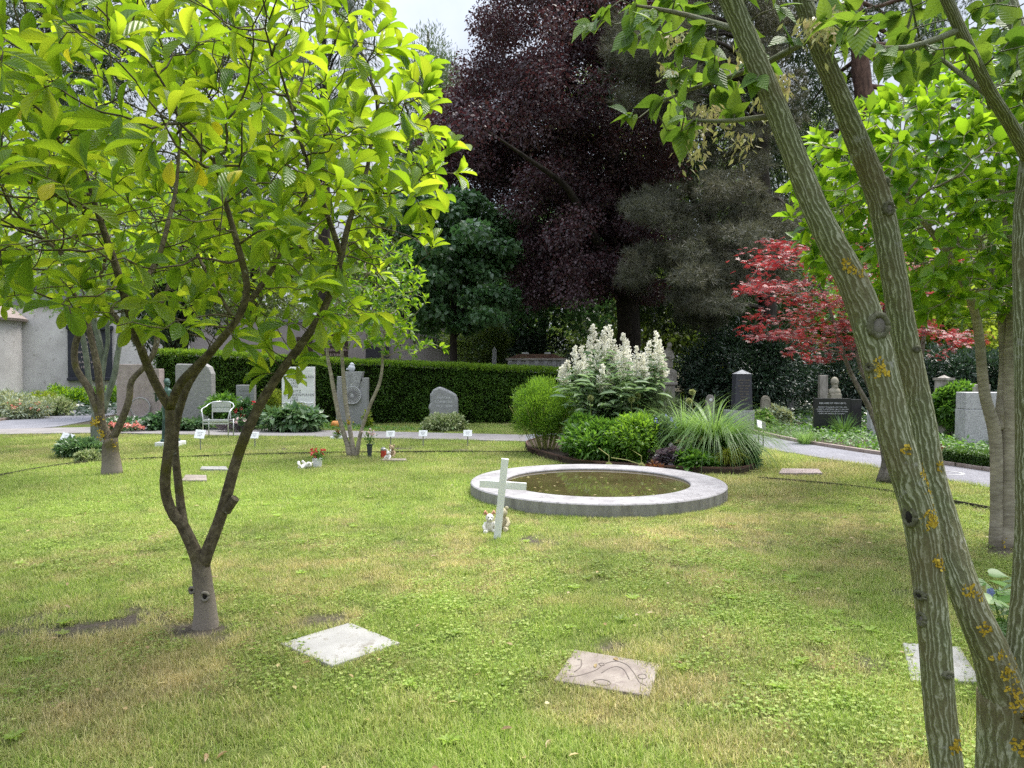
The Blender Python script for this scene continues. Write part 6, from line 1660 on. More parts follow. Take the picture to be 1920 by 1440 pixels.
pine('pine_tree', 'old pine with thick red brown trunk behind the red maple', gd(1698, 26), trunk_px([(1698, 740), (1690, 640), (1660, 430), (1620, 180), (1602, 0), (1590, -350)], 26), .56, c, .85, 60, 14, .2, M['yew_spray'], M['red_bark'], 34)

c = in_px([(765, 370), (810, 340), (900, 345), (945, 410), (955, 490), (945, 560), (920, 610), (870, 630), (790, 615), (750, 550), (745, 440)], 95, 24, 1.3)
big_tree('broadleaf_tree', 'dark glossy green broadleaf tree on a thin trunk left of the copper beech', gd(852, 24), trunk_px([(852, 720), (850, 640), (852, 500), (850, 380)], 24), .16, c, .62, 230, .15, .13, M['dark_leaf'], M['dark_bark'], tmpl=T_HEART, flat=.45, upn=.8, droop=.3, nlimb=30)
c = in_px([(792, 70), (835, 75), (855, 160), (850, 340), (745, 340), (742, 260), (768, 170)], 70, 45, 2)
big_tree('conifer', 'feathery pale green conifer top showing against the sky', gd(800, 45), trunk_px([(800, 700), (800, 300), (803, 60)], 45), .35, c, .95, 240, .3, .05, M['conifer_spray'], M['dark_bark'], flat=1.2, upn=0, droop=-.7, nlimb=20, crown='crown')
c = in_px([(560, -120), (650, -120), (680, 40), (685, 150), (650, 320), (540, 320), (520, 100)], 70, 37, 2)
big_tree('weeping_conifer', 'blue grey weeping conifer with hanging sprays behind the left magnolia', gd(610, 37), trunk_px([(610, 700), (608, 300), (605, -100)], 37), .4, c, .9, 240, .34, .04, M['blue_spray'], M['dark_bark'], flat=1.3, upn=0, droop=1.2, nlimb=24)
for k, (lab, poly, px, d, m_) in enumerate([('dark tall conifer closing the gap behind the grey green pine', [(1130, -60), (1520, -60), (1560, 330), (1500, 600), (1180, 610), (1150, 300)], 1330, 31, 'yew_spray'), ('dark tall conifer behind the left magnolia crown, second from the white house', [(240, -120), (420, -120), (500, 60), (520, 420), (200, 420), (210, 80)], 360, 39, 'blue_spray'), ('dark conifer rising beside the white house at the far left', [(-80, 10), (60, -60), (220, 30), (230, 420), (-80, 420)], 90, 38, 'yew_spray')]):
    c = in_px(poly, 190 if px > 1000 else 120, d, 2)
    big_tree('dark_conifer', lab, gd(px, d), trunk_px([(px, 720), (px, 300), (px, -50)], d), .4, c, 1.0, 200, .3, .06, M[m_], M['dark_bark'], flat=.8, upn=.2, droop=.6, nlimb=30)
t = big_tree('yew_tree', 'dark yew with twin trunks before the wall behind the left magnolia', gd(320, 23.5), trunk_px([(322, 720), (318, 640), (312, 560), (300, 420)], 23.5), .27, in_px([(238, 570), (252, 672), (285, 678), (330, 640), (400, 600), (420, 480), (330, 400), (240, 440), (225, 520)], 60, 23.5, .8), .5, 300, .16, .05, M['yew_spray'], M['dark_bark'], flat=.9, droop=.5, nlimb=18)
mb = MB(); q, r = resample([gd(338, 23.6), at(338, 640, 23.6), at(352, 560, 23.6), at(380, 460, 23.6)], [.25, .22, .16, .08], .4); mb.tube(q, r, n=9, wob=.06); part('trunk', mb, M['dark_bark'], t, smooth=True)

# the wood beyond, tree by tree
WOOD = [(470, 44, 250, 'wood_leaf', 'mid green tree above the wall, behind the forked magnolia'), (760, 42, 330, 'wood_leaf', 'green tree behind the thin sapling and the hedge'), (905, 40, 420, 'mid_leaf', 'green tree behind the dark broadleaf tree by the wall end'), (1005, 33, 360, 'dark_leaf', 'dark leafy tree with thick trunk behind the mossy tomb'),
        (1105, 44, 120, 'wood_leaf', 'dull green tree seen through the copper beech'), (1245, 38, 470, 'wood_leaf', 'low green tree behind the figure monument'), (1345, 42, 200, 'wood_leaf', 'green tree behind the pine, over the obelisk'), (1450, 36, 480, 'mid_leaf', 'low green tree behind the pine trunk'), (1540, 46, 220, 'wood_leaf', 'far green tree between pine trunk and striped maple'), (1640, 38, 520, 'mid_leaf', 'green tree behind the red maple crown'),
        (1770, 34, 540, 'lit_leaf', 'yellow green tree above the ivied pillar'), (1900, 40, 380, 'wood_leaf', 'green tree at the right edge behind the pale stems'), (1210, 52, 60, 'conifer_spray', 'tall pale conifer far behind the copper beech'), (1420, 55, 150, 'conifer_spray', 'tall pale conifer far behind the pine')]
for px, d, ytop, m_, lab in WOOD:
    wpx = 105 * 40 / d
    poly = [(px - wpx * .5, ytop + 25), (px, ytop - 10), (px + wpx * .5, ytop + 25), (px + wpx, (ytop + 640) / 2), (px + wpx * .8, 650), (px - wpx * .8, 650), (px - wpx, (ytop + 640) / 2)]
    c = in_px(poly, 80, d, 1.8)
    big_tree('woodland_tree', lab, gd(px, d), trunk_px([(px, 720), (px + rng.normal() * 8, 560), (px + rng.normal() * 14, ytop + 60)], d), .3, c, 1.15, 170, .22, .14, M[m_], M['dark_bark'], flat=.6, droop=.2, nlimb=22, group='trees of the wood behind the graves')
n = 42000
px_ = rng.uniform(-500, 2500, n); dd = rng.uniform(62, 80, n)
hz_ = 9 + 7 * fbm(px_ * .01, 0 * px_, 1.0)
P = np.stack([(px_ - 960) / FPX * dd, dd, hz_ * rng.random(n) ** .8], 1)
o = leafmesh('treeline', P, rdir(n), rdir(n) + [0, -.2, .6], .75, .5, T_RHOMB, M['wood_leaf'], None, loc=(0, 70, 0)); tag(o, 'band of distant trees closing the view behind everything', 'treeline', kind='stuff')


# ------------------------------------------------------------------ shrubs and plants
def bush(name, label, cat, base, c, r, n, L, W, mat, tmpl=T_FOLD, nclump=40, upn=.5, up=.2, stems=6, flower=None, stemmat='green_stalk', group=None, sr=.006, lo=.55):
    t = thing(name, label, cat, base, group)
    c = np.array(c, float); r = np.array(r, float)
    cen = ellipsoid_pts(c, r * .86, nclump, lo=lo)
    cen = c + (cen - c) * (.8 + .34 * rng.random((len(cen), 1)))
    cen = cen[cen[:, 2] > .02]
    per = max(1, n // len(cen)); rc = .34 * float(np.mean(r))
    P, d = clumps(cen, rc, per, .8, .1); d2 = nrm(P - c)
    k = P[:, 2] > .01; P, d, d2 = P[k], d[k], d2[k]; m = len(P)
    leafmesh('foliage', P, d * .5 + d2 * .5 + rdir(m) * .6 + [0, 0, up], rdir(m) * .5 + d2 * .5 + [0, 0, upn], L * (.6 + .8 * rng.random(m)), W * (.7 + .6 * rng.random(m)), tmpl, mat, t)
    if stems:
        mb = MB()
        for q in cen[rng.permutation(len(cen))[:stems]]:
            b_ = np.array(base) + [rng.normal() * r[0] * .15, rng.normal() * r[1] * .15, 0]; mb.tube([b_, (b_ + q) / 2 + [0, 0, .1 * r[2]], q], [sr * 1.5, sr, sr * .6], n=5)
        part('stems', mb, M[stemmat], t)
    if flower:
        fm, fn, fs = flower
        q = ellipsoid_pts(c, r * 1.0, fn * 6, lo=.93); q = q[(q[:, 2] > c[2] - .2 * r[2])][:fn]
        q = np.repeat(q, 5, 0) + rng.normal(size=(len(q) * 5, 3)) * fs * .3
        leafmesh('flowers', q, rdir(len(q), .3), rdir(len(q), .5) + [0, -.5, 0], fs, fs * .8, T_RHOMB, M[fm], t)
    return t


def bpx(name, label, cat, px, ytop, ybot, wpx, d, n, L, W, mat, depth=None, **k):
    """a bush from its place in the picture: column, top and bottom rows, width"""
    zt = at(px, ytop, d)[2]; zb = max(0.0, at(px, ybot, d)[2]); rx = wpx / 2 / FPX * d
    b_ = gd(px, d)
    return bush(name, label, cat, b_, (b_[0], d, (zt + zb) / 2), (rx, depth or rx * .8, max(.05, (zt - zb) / 2)), n, L, W, M[mat], **k)


bpx('evergreen_shrub', 'big dark evergreen shrub behind the black obelisk', 'shrub', 1395, 612, 790, 270, 23, 26000, .12, .05, 'shrub_dark', nclump=150, stems=12, stemmat='dark_metal')
bpx('evergreen_shrub', 'dark evergreen shrub right of the striped maple behind the ivied pillar', 'shrub', 1800, 640, 790, 190, 19, 12000, .11, .05, 'shrub_dark', nclump=90, stems=8, stemmat='dark_metal')
bpx('evergreen_shrub', 'dark evergreen shrub behind the verse gravestone and bust', 'shrub', 1590, 640, 790, 200, 24, 12000, .12, .05, 'shrub_dark', nclump=90, stems=8, stemmat='dark_metal')
bpx('evergreen_shrub', 'dark evergreen shrub behind the white flowering knotweed', 'shrub', 1150, 655, 780, 230, 25, 12000, .12, .05, 'shrub_dark', nclump=90, stems=8, stemmat='dark_metal')
bpx('ivy_shrub', 'bright ivy climbing over the weathered stone pillar', 'ivy', 1790, 706, 815, 78, 15.7, 7000, .09, .075, 'mid_leaf', tmpl=T_HEART, nclump=60, stems=8, stemmat='dark_metal', depth=.35)
bpx('shrub', 'grey green loose shrub between mossy tomb and dark broadleaf tree', 'shrub', 900, 590, 720, 130, 29, 9000, .12, .05, 'wood_leaf', nclump=60)
bpx('shrub', 'sunlit yellow green shrub behind the monument and small gravestone', 'shrub', 1318, 636, 760, 80, 30, 7000, .13, .07, 'lit_leaf', nclump=40)
bpx('shrub', 'dark low shrub behind the mossy tomb', 'shrub', 1000, 610, 730, 170, 32, 8000, .14, .06, 'shrub_dark', nclump=60)
bpx('shrub', 'shady shrub at the right edge behind the pale stems', 'shrub', 1925, 650, 800, 130, 18, 7000, .11, .05, 'shrub_dark', nclump=50)

# the planted bed behind the pond
mb = MB(); mb.slab(BED, -.05, .1); o = part('bed_soil', mb, M['bed_soil']); tag(o, kind='structure')
mb = MB(); n_ = len(BED); cB = np.mean(np.array(BED), 0)
Q, _ = resample([np.array([*p, 0]) for p in BED] + [np.array([*BED[0], 0])], [0] * (n_ + 1), .15)
vs = []; fs = []
for q in Q:
    i_ = q[:2] + nrm(cB - q[:2]) * .025; vs += [(q[0], q[1], -.03), (q[0], q[1], .125), (i_[0], i_[1], .125), (i_[0], i_[1], -.03)]
for k in range(len(Q) - 1):
    a_ = 4 * k
    for e in range(4): fs.append((a_ + e, a_ + (e + 1) % 4, a_ + 4 + (e + 1) % 4, a_ + 4 + e))
mb.add(vs, fs); single('bed_edging', mb, M['corten'], 'rust brown steel edging around the planted bed', 'edging', (cB[0], cB[1], 0))

t = bush('shrub', 'round fine leaved bright green shrub at the left end of the planted bed', 'shrub', gd(1018, 13.4), at(1020, 768, 13.4), (.6, .58, .58), 30000, .05, .011, M['fine_leaf'], T_RHOMB, nclump=170, up=.8, upn=.2, stems=0)
mb = MB()
for _ in range(46):
    a_ = rng.random() * 6.28; q = np.array([math.cos(a_), math.sin(a_) * .9]) * (.12 + .3 * rng.random()); b_ = gd(1022, 13.4) + [q[0] * .5, q[1] * .5, .08]
    mb.tube([b_, b_ + [q[0] * .5, q[1] * .5, .35], b_ + [q[0] * 1.2, q[1] * 1.2, .8]], [.009, .007, .004], n=5)
part('stems', mb, M['stalk'], t)

kb = gd(1152, 13.0); t = thing('white_knotweed', 'tall plant with creamy white flower plumes in the middle of the bed', 'flowering plant', kb)
SPK = [(1053, 690, 34), (1064, 678, 40), (1078, 652, 60), (1092, 650, 62), (1106, 645, 66), (1112, 612, 50), (1122, 640, 62), (1134, 616, 60), (1143, 612, 70), (1152, 640, 74), (1168, 628, 70), (1160, 660, 60), (1180, 668, 54), (1194, 652, 64), (1206, 665, 56), (1218, 642, 70), (1230, 624, 60), (1237, 640, 60), (1226, 668, 60), (1242, 676, 36), (1130, 686, 56), (1140, 700, 40), (1126, 706, 34), (1098, 676, 44), (1175, 640, 40), (1210, 690, 36)]
mb = MB(); LP = []; LDv = []; LL = []
for k, (px, py, h) in enumerate(SPK):
    d = 13.0 + rng.normal() * .3; tip = at(px, py, d); bot_ = at(px + rng.normal() * 3, py + h * .9, d)
    b_ = kb + [(tip[0] - kb[0]) * .3, (d - 13) * .5, .05]
    st, _ = resample([b_, b_ + (bot_ - b_) * .5 + [0, 0, .15], bot_, tip], [0] * 4, .08)
    mb.tube(st, np.linspace(.009, .002, len(st)), n=5)
    H_ = tip[2] - bot_[2]
    P = []; D = []
    for j in range(13):
        f = j / 12; p0 = bot_ + (tip - bot_) * f; rl = .105 * (1 - f) ** .8 * (.6 + .6 * rng.random()) + .012
        for e in range(3):
            a_ = rng.random() * 6.28; dv = np.array([math.cos(a_), math.sin(a_), .75])
            m_ = int(7 + 16 * rl / .14)
            for s_ in rng.random(m_): P.append(p0 + dv * rl * s_ + rng.normal(size=3) * .011); D.append(dv + rng.normal(size=3) * .8)
    leafmesh('flower_plume', P, D, rdir(len(P), .3), .032, .027, T_RHOMB, M['cream_flower'], t)
    nl = int(np.linalg.norm(bot_ - b_) / .06)
    for j in range(nl):
        p0 = st[int((.25 + .6 * j / nl) * (len(st) - 1))]; a_ = 2.4 * j + k
        for e in (0, 1): LP.append(p0); LDv.append([math.cos(a_ + e * 3.14), math.sin(a_ + e * 3.14), .25 - .5 * rng.random()]); LL.append(.17 + .1 * rng.random())
for _ in range(420):
    q = at(np.clip(rng.normal(1150, 44), 1062, 1232), rng.uniform(700, 830), 12.9 + rng.normal() * .35); LP.append(q); a_ = rng.random() * 6.28; LDv.append([math.cos(a_), math.sin(a_) - .3, -.25 + .4 * rng.random()]); LL.append(.2 + .12 * rng.random())
leafmesh('foliage', LP, LDv, rdir(len(LP)) * .3 + [0, -.25, 1], np.array(LL), np.array(LL) * .3, T_FOLD, M['grey_leaf'], t)
part('stems', mb, M['green_stalk'], t)
for k, (px, py, d, r_, lab, bend) in enumerate([(1107, 747, 12.6, .062, 'round pale allium seedhead left of the drooping knotweed leaves', 0), (1184, 749, 12.5, .062, 'round pale allium seedhead, lower left one of a touching pair', 0), (1195.5, 742, 12.6, .06, 'round pale allium seedhead, upper right one of a touching pair', 0), (1298, 735, 12.6, .055, 'pale allium seedhead on top above the ornamental grass', 0), (1292, 752, 12.5, .055, 'pale allium seedhead under the topmost one by the ornamental grass', 0), (1316, 824, 11.4, .05, 'yellowish allium seedhead in front of the ornamental grass', 0), (1142, 872, 10.95, .05, 'fallen allium seedhead hanging over the edging, nearest the middle', 1), (1203, 873, 10.9, .05, 'fallen allium seedhead hanging over the edging by the purple leaves', 1)]):
    c_ = at(px, py, d); t = thing('allium', lab, 'flower', (c_[0], c_[1], max(0, c_[2] - .8)), 'allium seedheads in the bed')
    D = rdir(150); leafmesh('flower_head', c_ + D * r_ * .15, D, rdir(150), r_ * 1.0, r_ * .3, T_RHOMB, M['allium'], t)
    mb = MB(); mb.tube([c_, c_ + [.0, .02, .14], c_ + [-.1, .5, .2]] if bend else [c_, [c_[0] + .02, c_[1] + .03, c_[2] * .5], [c_[0] + .03, c_[1] + .05, .05]], [.005] * 3, n=5); part('stem', mb, M['stalk'], t)
bpx('shrub', 'lush green low shrub in front of the knotweed leaves', 'shrub', 1120, 795, 876, 120, 11.9, 5200, .1, .04, 'mid_leaf', nclump=70, depth=.5, upn=.8)
bpx('shrub', 'dense light green mounded shrub in the middle of the bed', 'shrub', 1195, 772, 880, 124, 11.7, 8000, .07, .032, 'fine_leaf', nclump=90, depth=.55, upn=.6)
bpx('leafy_perennial', 'upright leafy perennial beside the fine leaved shrub', 'plant', 1084, 775, 862, 60, 12.3, 2600, .1, .035, 'mid_leaf', nclump=36, upn=.8)
bpx('blue_flowers', 'grey green plant with small blue flowers beside the purple leaves', 'flowering plant', 1238, 778, 850, 66, 11.6, 3000, .07, .03, 'grey_leaf', nclump=40, flower=('blue_flower', 46, .028))
bpx('seedhead_perennial', 'airy tan seedheads at the back of the bed behind the mounded shrub', 'plant', 1235, 735, 800, 80, 12.8, 3600, .09, .008, 'conifer_spray', tmpl=T_RHOMB, nclump=60, up=1.5)
bpx('heuchera', 'purple grey round leaved plant at the front of the bed', 'plant', 1249, 838, 882, 58, 11.2, 620, .075, .075, 'heuchera', tmpl=T_DISC, nclump=34, upn=1, depth=.3)
bpx('heuchera', 'silvery green round leaved plant behind the purple one', 'plant', 1278, 815, 862, 56, 11.5, 620, .075, .075, 'silver_leaf', tmpl=T_DISC, nclump=34, upn=1, depth=.3)
bpx('ladys_mantle', 'fresh green lobed leaves spilling at the front of the bed', 'plant', 1308, 848, 890, 80, 11.05, 1200, .075, .075, 'mid_leaf', tmpl=T_HEART, nclump=40, upn=1, depth=.28)
bpx('bronze_plant', 'small bronze orange leaved plant at the bed edge', 'plant', 1229, 866, 886, 34, 10.95, 260, .05, .035, 'bronze_leaf', nclump=14, upn=.8, depth=.15)
bpx('shrub', 'dark green glossy shrub at the right end of the bed', 'shrub', 1392, 818, 888, 50, 11.5, 3200, .085, .035, 'dark_leaf', nclump=60, depth=.4)
gb = gd(1338, 11.9); t = thing('ornamental_grass', 'big arching clump of ornamental grass on the right of the bed', 'grass clump', gb)
n = 1150; az = rng.random(n) * 6.28; P = gb + np.stack([np.cos(az) * .12 * rng.random(n), np.sin(az) * .12 * rng.random(n), np.full(n, .08)], 1)
ribbons('blades', P, az + rng.normal(size=n) * .3, 1.1 + .7 * rng.random(n), .017, .15 + .5 * rng.random(n), 1.5 + 1.2 * rng.random(n), M['blade'], t, segs=8)
gb = gd(1284, 12.2); t = thing('ornamental_grass', 'smaller arching grass clump leaning over the mounded shrub', 'grass clump', gb)
n = 420; az = rng.random(n) * 6.28; P = gb + np.stack([np.cos(az) * .1 * rng.random(n), np.sin(az) * .1 * rng.random(n), np.full(n, .08)], 1)
ribbons('blades', P, az, 1.0 + .55 * rng.random(n), .013, .1 + .4 * rng.random(n), 1.0 + 1.0 * rng.random(n), M['blade'], t, segs=7)
gb = gd(1362, 11.15); t = thing('yellow_grass', 'yellow striped low grass spilling over the steel edging', 'grass clump', gb)
n = 260; az = rng.random(n) * 6.28; P = gb + np.stack([np.cos(az) * .14 * rng.random(n), np.sin(az) * .1 * rng.random(n), np.full(n, .12)], 1)
ribbons('blades', P, az * .6 - 2.6, .35 + .22 * rng.random(n), .016, .3 + .4 * rng.random(n), 1.3 + 1.1 * rng.random(n), M['yellow_blade'], t, segs=6)
for (x0, y0, x1, y1, d, lab) in [(1405, 882, 1450, 896, 10.9, 'bent dry stalk resting on the grass right of the bed'), (1146, 858, 1205, 872, 11, 'bent dry stalk across the steel edging')]:
    mb = MB(); p0 = at(x0, y0, d); p1 = at(x1, y1, d - .1); p1[2] = max(p1[2], .01); mb.tube([p0, (p0 + p1) / 2 + [0, 0, .02], p1], [.006] * 3, n=5); single('dry_stalk', mb, M['stalk'], lab, 'stalk', p0)

# plants around the graves
bpx('hosta', 'broad mound of glossy hosta leaves in front of the white marble gravestone', 'plant', 555, 766, 812, 128, 18.0, 1500, .17, .11, 'hosta_leaf', tmpl=T_HEART, nclump=90, upn=.7, depth=.45, up=-.1)
bpx('mint_shrub', 'pale variegated low shrub in front of the boulder gravestone', 'shrub', 833, 777, 816, 88, 18.2, 2600, .08, .045, 'variegated', nclump=60, upn=.7, depth=.4)
bpx('pale_perennial', 'pale feathery spires before the white marble gravestone', 'plant', 560, 758, 790, 60, 18.5, 900, .08, .025, 'variegated', nclump=30, up=1)
bpx('begonia_bed', 'white and coral begonias in front of the reddish gravestone', 'flowers', 232, 783, 810, 84, 18.3, 1200, .08, .05, 'dark_leaf', nclump=40, flower=('white_flower', 60, .06), depth=.3)
bpx('begonia_bed', 'coral red begonias at the front of the reddish grave', 'flowers', 230, 793, 811, 84, 17.9, 400, .07, .05, 'dark_leaf', nclump=24, flower=('coral_flower', 60, .065), depth=.22)
bpx('ivy_patch', 'dark ivy leaves at the foot of the reddish gravestone', 'ivy', 300, 774, 812, 68, 18.4, 1500, .09, .08, 'dark_leaf', tmpl=T_HEART, nclump=40, upn=.8, depth=.4)
bpx('ivy_patch', 'low grey green ivy between the statue and the metal chair', 'ivy', 355, 785, 812, 62, 18.2, 900, .09, .08, 'hosta_leaf', tmpl=T_HEART, nclump=30, upn=.8, depth=.35)
bpx('shrub', 'leafy green shrub behind the metal chair', 'shrub', 425, 738, 805, 90, 18.7, 2800, .1, .05, 'mid_leaf', nclump=50, depth=.4)
bpx('rose_bush', 'dark bush with a few red flowers right of the metal chair', 'shrub', 468, 750, 805, 56, 18.5, 1800, .08, .045, 'dark_leaf', nclump=36, flower=('red_flower', 12, .06), depth=.35)
bpx('golden_conifer', 'golden brown dwarf conifer left of the white marble gravestone', 'shrub', 508, 722, 790, 36, 19.2, 2600, .07, .02, 'lit_leaf', nclump=40, up=.8, depth=.3)
bpx('lavender', 'grey purple lavender mound under the metal chair', 'plant', 436, 788, 812, 66, 17.8, 1400, .08, .014, 'heuchera', nclump=30, up=1, depth=.25)
bpx('pink_plant', 'small pink and white planter flowers on the grave right of the chair', 'flowers', 450, 784, 800, 30, 17.7, 300, .06, .04, 'dark_leaf', nclump=12, flower=('pink_flower', 16, .05), depth=.15)
bpx('low_shrub', 'low dark shrub with pale variegated leaves at the lawn edging', 'shrub', 150, 826, 872, 82, 13.0, 2200, .085, .045, 'hosta_leaf', nclump=50, depth=.35, upn=.7)
bpx('variegated_plant', 'creamy variegated plant in front of the low dark shrub', 'plant', 163, 848, 875, 50, 12.4, 800, .07, .045, 'variegated', nclump=26, depth=.2, upn=.8)
bpx('green_shrub', 'small bright shrub between sundial and boulder gravestones', 'shrub', 688, 770, 806, 18, 19.2, 500, .07, .04, 'lit_leaf', nclump=14, depth=.2)

# border by the wall at the left
for k, (px, yt, yb, wpx, d, mat, lab, fl) in enumerate([(20, 735, 775, 90, 25, 'silver_leaf', 'silvery leaved plant at the left end of the wall border', None), (35, 752, 790, 110, 22.5, 'silver_leaf', 'low white and red flowering carpet at the front of the wall border', ('coral_flower', 40, .06)), (95, 748, 783, 90, 24, 'variegated', 'pale cushion plant at the front of the wall border', None), (120, 722, 770, 90, 27, 'green_leaf', 'bright green shrub in the middle of the wall border', None), (160, 728, 768, 80, 28, 'mid_leaf', 'green leafy shrub in the wall border by the striped stems', None), (205, 730, 768, 70, 29, 'fine_leaf', 'light green shrub at the right end of the wall border', None), (70, 735, 775, 70, 26, 'lit_leaf', 'yellowish low plant behind the pale cushion in the wall border', None)]):
    bpx('border_plant', lab, 'plant', px, yt, yb, wpx, d, 2600, .12, .05, mat, nclump=50, flower=fl, depth=.6, group='plants of the wall border')
gb = gd(52, 26.5); t = thing('iris_clump', 'spiky clump of iris leaves in the wall border', 'plant', gb)
n = 110; az = rng.random(n) * 6.28; P = gb + np.stack([np.cos(az) * .4 * rng.random(n), np.sin(az) * .3 * rng.random(n), np.zeros(n)], 1)
ribbons('blades', P, az, .6 + .4 * rng.random(n), .04, .1 + .4 * rng.random(n), .3 + .5 * rng.random(n), M['iris_blade'], t)

# right-hand grave plots
gb = gd(1583, 16.6); t = thing('yucca_clump', 'spiky green grass clump in front of the black verse gravestone', 'plant', gb)
n = 130; az = rng.random(n) * 6.28; P = gb + np.stack([np.cos(az) * .08 * rng.random(n), np.sin(az) * .08 * rng.random(n), np.zeros(n)], 1)
ribbons('blades', P, az, .42 + .25 * rng.random(n), .02, .15 + .7 * rng.random(n), .3 + .6 * rng.random(n), M['iris_blade'], t)
gb = gd(1510, 15.0); t = thing('grass_clump', 'soft fine grass clump at the path edge left of the black gravestone', 'plant', gb)
n = 260; az = rng.random(n) * 6.28; P = gb + np.stack([np.cos(az) * .15 * rng.random(n), np.sin(az) * .15 * rng.random(n), np.zeros(n)], 1)
ribbons('blades', P, az, .25 + .15 * rng.random(n), .01, .1 + .5 * rng.random(n), .4 + .6 * rng.random(n), M['blade'], t)
bpx('small_perennial', 'pale flowered loose plant left of the black gravestone', 'plant', 1462, 762, 805, 50, 18.4, 900, .1, .06, 'silver_leaf', nclump=26)
bpx('small_perennial', 'yellow flowered plant in front of the small tan gravestone', 'plant', 1428, 770, 800, 50, 18, 900, .09, .04, 'mid_leaf', nclump=26, flower=('allium', 16, .05))
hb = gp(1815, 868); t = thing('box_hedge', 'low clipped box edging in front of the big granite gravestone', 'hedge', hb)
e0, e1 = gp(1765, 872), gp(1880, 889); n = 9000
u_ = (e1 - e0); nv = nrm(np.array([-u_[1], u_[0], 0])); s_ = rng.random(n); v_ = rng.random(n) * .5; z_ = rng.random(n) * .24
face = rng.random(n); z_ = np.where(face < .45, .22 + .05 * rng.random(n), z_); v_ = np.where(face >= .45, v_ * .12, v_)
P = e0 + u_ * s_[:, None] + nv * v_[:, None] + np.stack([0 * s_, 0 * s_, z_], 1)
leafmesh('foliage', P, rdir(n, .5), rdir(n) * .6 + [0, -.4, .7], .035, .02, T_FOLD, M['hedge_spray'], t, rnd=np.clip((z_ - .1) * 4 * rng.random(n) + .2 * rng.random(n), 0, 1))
mb = MB(); mb.slab([tuple((e0 + nv * .05)[:2]), tuple((e1 + nv * .05)[:2]), tuple((e1 + nv * .46)[:2]), tuple((e0 + nv * .46)[:2])], -.02, .2); part('shade_core', mb, bpy.data.materials['hedge_core'], t)  # near-black block again, for the shaded inside of the box
bpx('red_begonia', 'dark red leaved begonias left of the low box edging', 'flowers', 1762, 838, 868, 40, 12.6, 700, .06, .04, 'bronze_leaf', nclump=20, flower=('red_flower', 22, .04), depth=.25)
n = 900; P = at(1890, 1165, 3.75) + rng.normal(size=(40, 3)) * [.09, .16, .07]
gb = gp(1895, 1235); t = thing('cranesbill', 'leafy cranesbill plant with one blue flower at the right edge', 'flowering plant', gb)
P = np.array([at(rng.uniform(1840, 1990), rng.uniform(1085, 1225), 3.75 + rng.normal() * .2) for _ in range(75)]); P[:, 2] = np.maximum(P[:, 2], .03)
leafmesh('foliage', np.repeat(P, 1, 0), rdir(75) * [1, 1, .3], rdir(75) * .35 + [0, -.2, 1], .095, .1, T_PALM, M['grey_leaf'], t); leafmesh('leaves', P + rng.normal(size=P.shape) * .03, rdir(75) * [1, 1, .3], rdir(75) * .35 + [0, -.2, 1], .085, .085, T_HEART, M['mid_leaf'], t)
mb = MB()
for q in P[:40]: mb.tube([gb + rng.normal(size=3) * [.05, .05, 0], (gb + q) / 2 + [0, 0, .04], q], [.003] * 3, n=4)
fc = at(1856, 1110, 3.7); mb.tube([gb, (gb + fc) / 2 + [0, .02, .05], fc], [.003] * 3, n=4); part('stems', mb, M['green_stalk'], t)
a_ = np.arange(5) * 1.2566; leafmesh('flower', np.repeat([fc], 5, 0), np.stack([np.cos(a_), np.full(5, -.3), np.sin(a_)], 1), np.repeat([[0, -1, .3]], 5, 0), .026, .024, T_DISC, M['blue_flower'], t)

# ground cover of the plots (nobody could count it)
def cover(name, label, poly, n, L, W, mat, h, tmpl=T_FOLD, thr=.0, sc=1.2):
    A_ = np.array(poly); x = rng.uniform(A_[:, 0].min(), A_[:, 0].max(), n); y = rng.uniform(A_[:, 1].min(), A_[:, 1].max(), n)
    k = inpoly(x, y, poly); x, y = x[k], y[k]; f = fbm(x, y, sc); k = f > thr; x, y, f = x[k], y[k], f[k]
    hh = h * np.clip((f - .3) * 2.2, .15, 1); z = hh * (.35 + .65 * rng.random(len(x))); m = len(x)
    P = np.stack([x, y, z], 1)
    o = leafmesh(name, P, rdir(m) * [1, 1, .5] + [0, 0, .2], rdir(m) * .5 + [0, -.2, 1], L * (.6 + .8 * rng.random(m)), W, tmpl, mat, None, loc=(A_[:, 0].mean(), A_[:, 1].mean(), 0), rnd=np.clip(vnoise(x, y, 3) * .7 + rng.random(m) * .4 - .05, 0, 1))
    return tag(o, label, 'ground cover', kind='stuff')


RZ = [tuple(gp(*p)[:2]) for p in [(1405, 809), (1500, 828), (1600, 844), (1700, 858), (1850, 881), (1990, 905), (1990, 800), (1700, 770), (1405, 775)]]
cover('ground_cover', 'low leafy green ground cover on the grave plots beside the path', RZ, 26000, .09, .05, M['mid_leaf'], .3)
cover('ground_cover', 'grey green creeping ground cover among the grave plots beside the path', RZ, 14000, .08, .04, M['grey_leaf'], .22, sc=.8, thr=.42)
cover('undergrowth', 'dark ivy undergrowth under the trees behind the right graves', [(-2, 24.5), (4.2, 22), (6, 19.5), (17, 15), (30, 22), (30, 40), (-4, 40)], 46000, .16, .1, M['shrub_dark'], .45, tmpl=T_RHOMB)
cover('undergrowth', 'dim green undergrowth behind the hedge', [(-22, 24), (-4, 23), (4, 23.5), (4, 30), (-14, 30)], 9000, .16, .1, M['shrub_dark'], .4, tmpl=T_RHOMB)
cover('border_cover', 'mixed low leaves filling the border at the foot of the wall', [tuple(gp(*p)[:2]) for p in [(-90, 797), (60, 780), (110, 771), (160, 763), (235, 759)]] + [(-17, 33), (-24, 31)], 20000, .13, .06, M['mid_leaf'], .45)
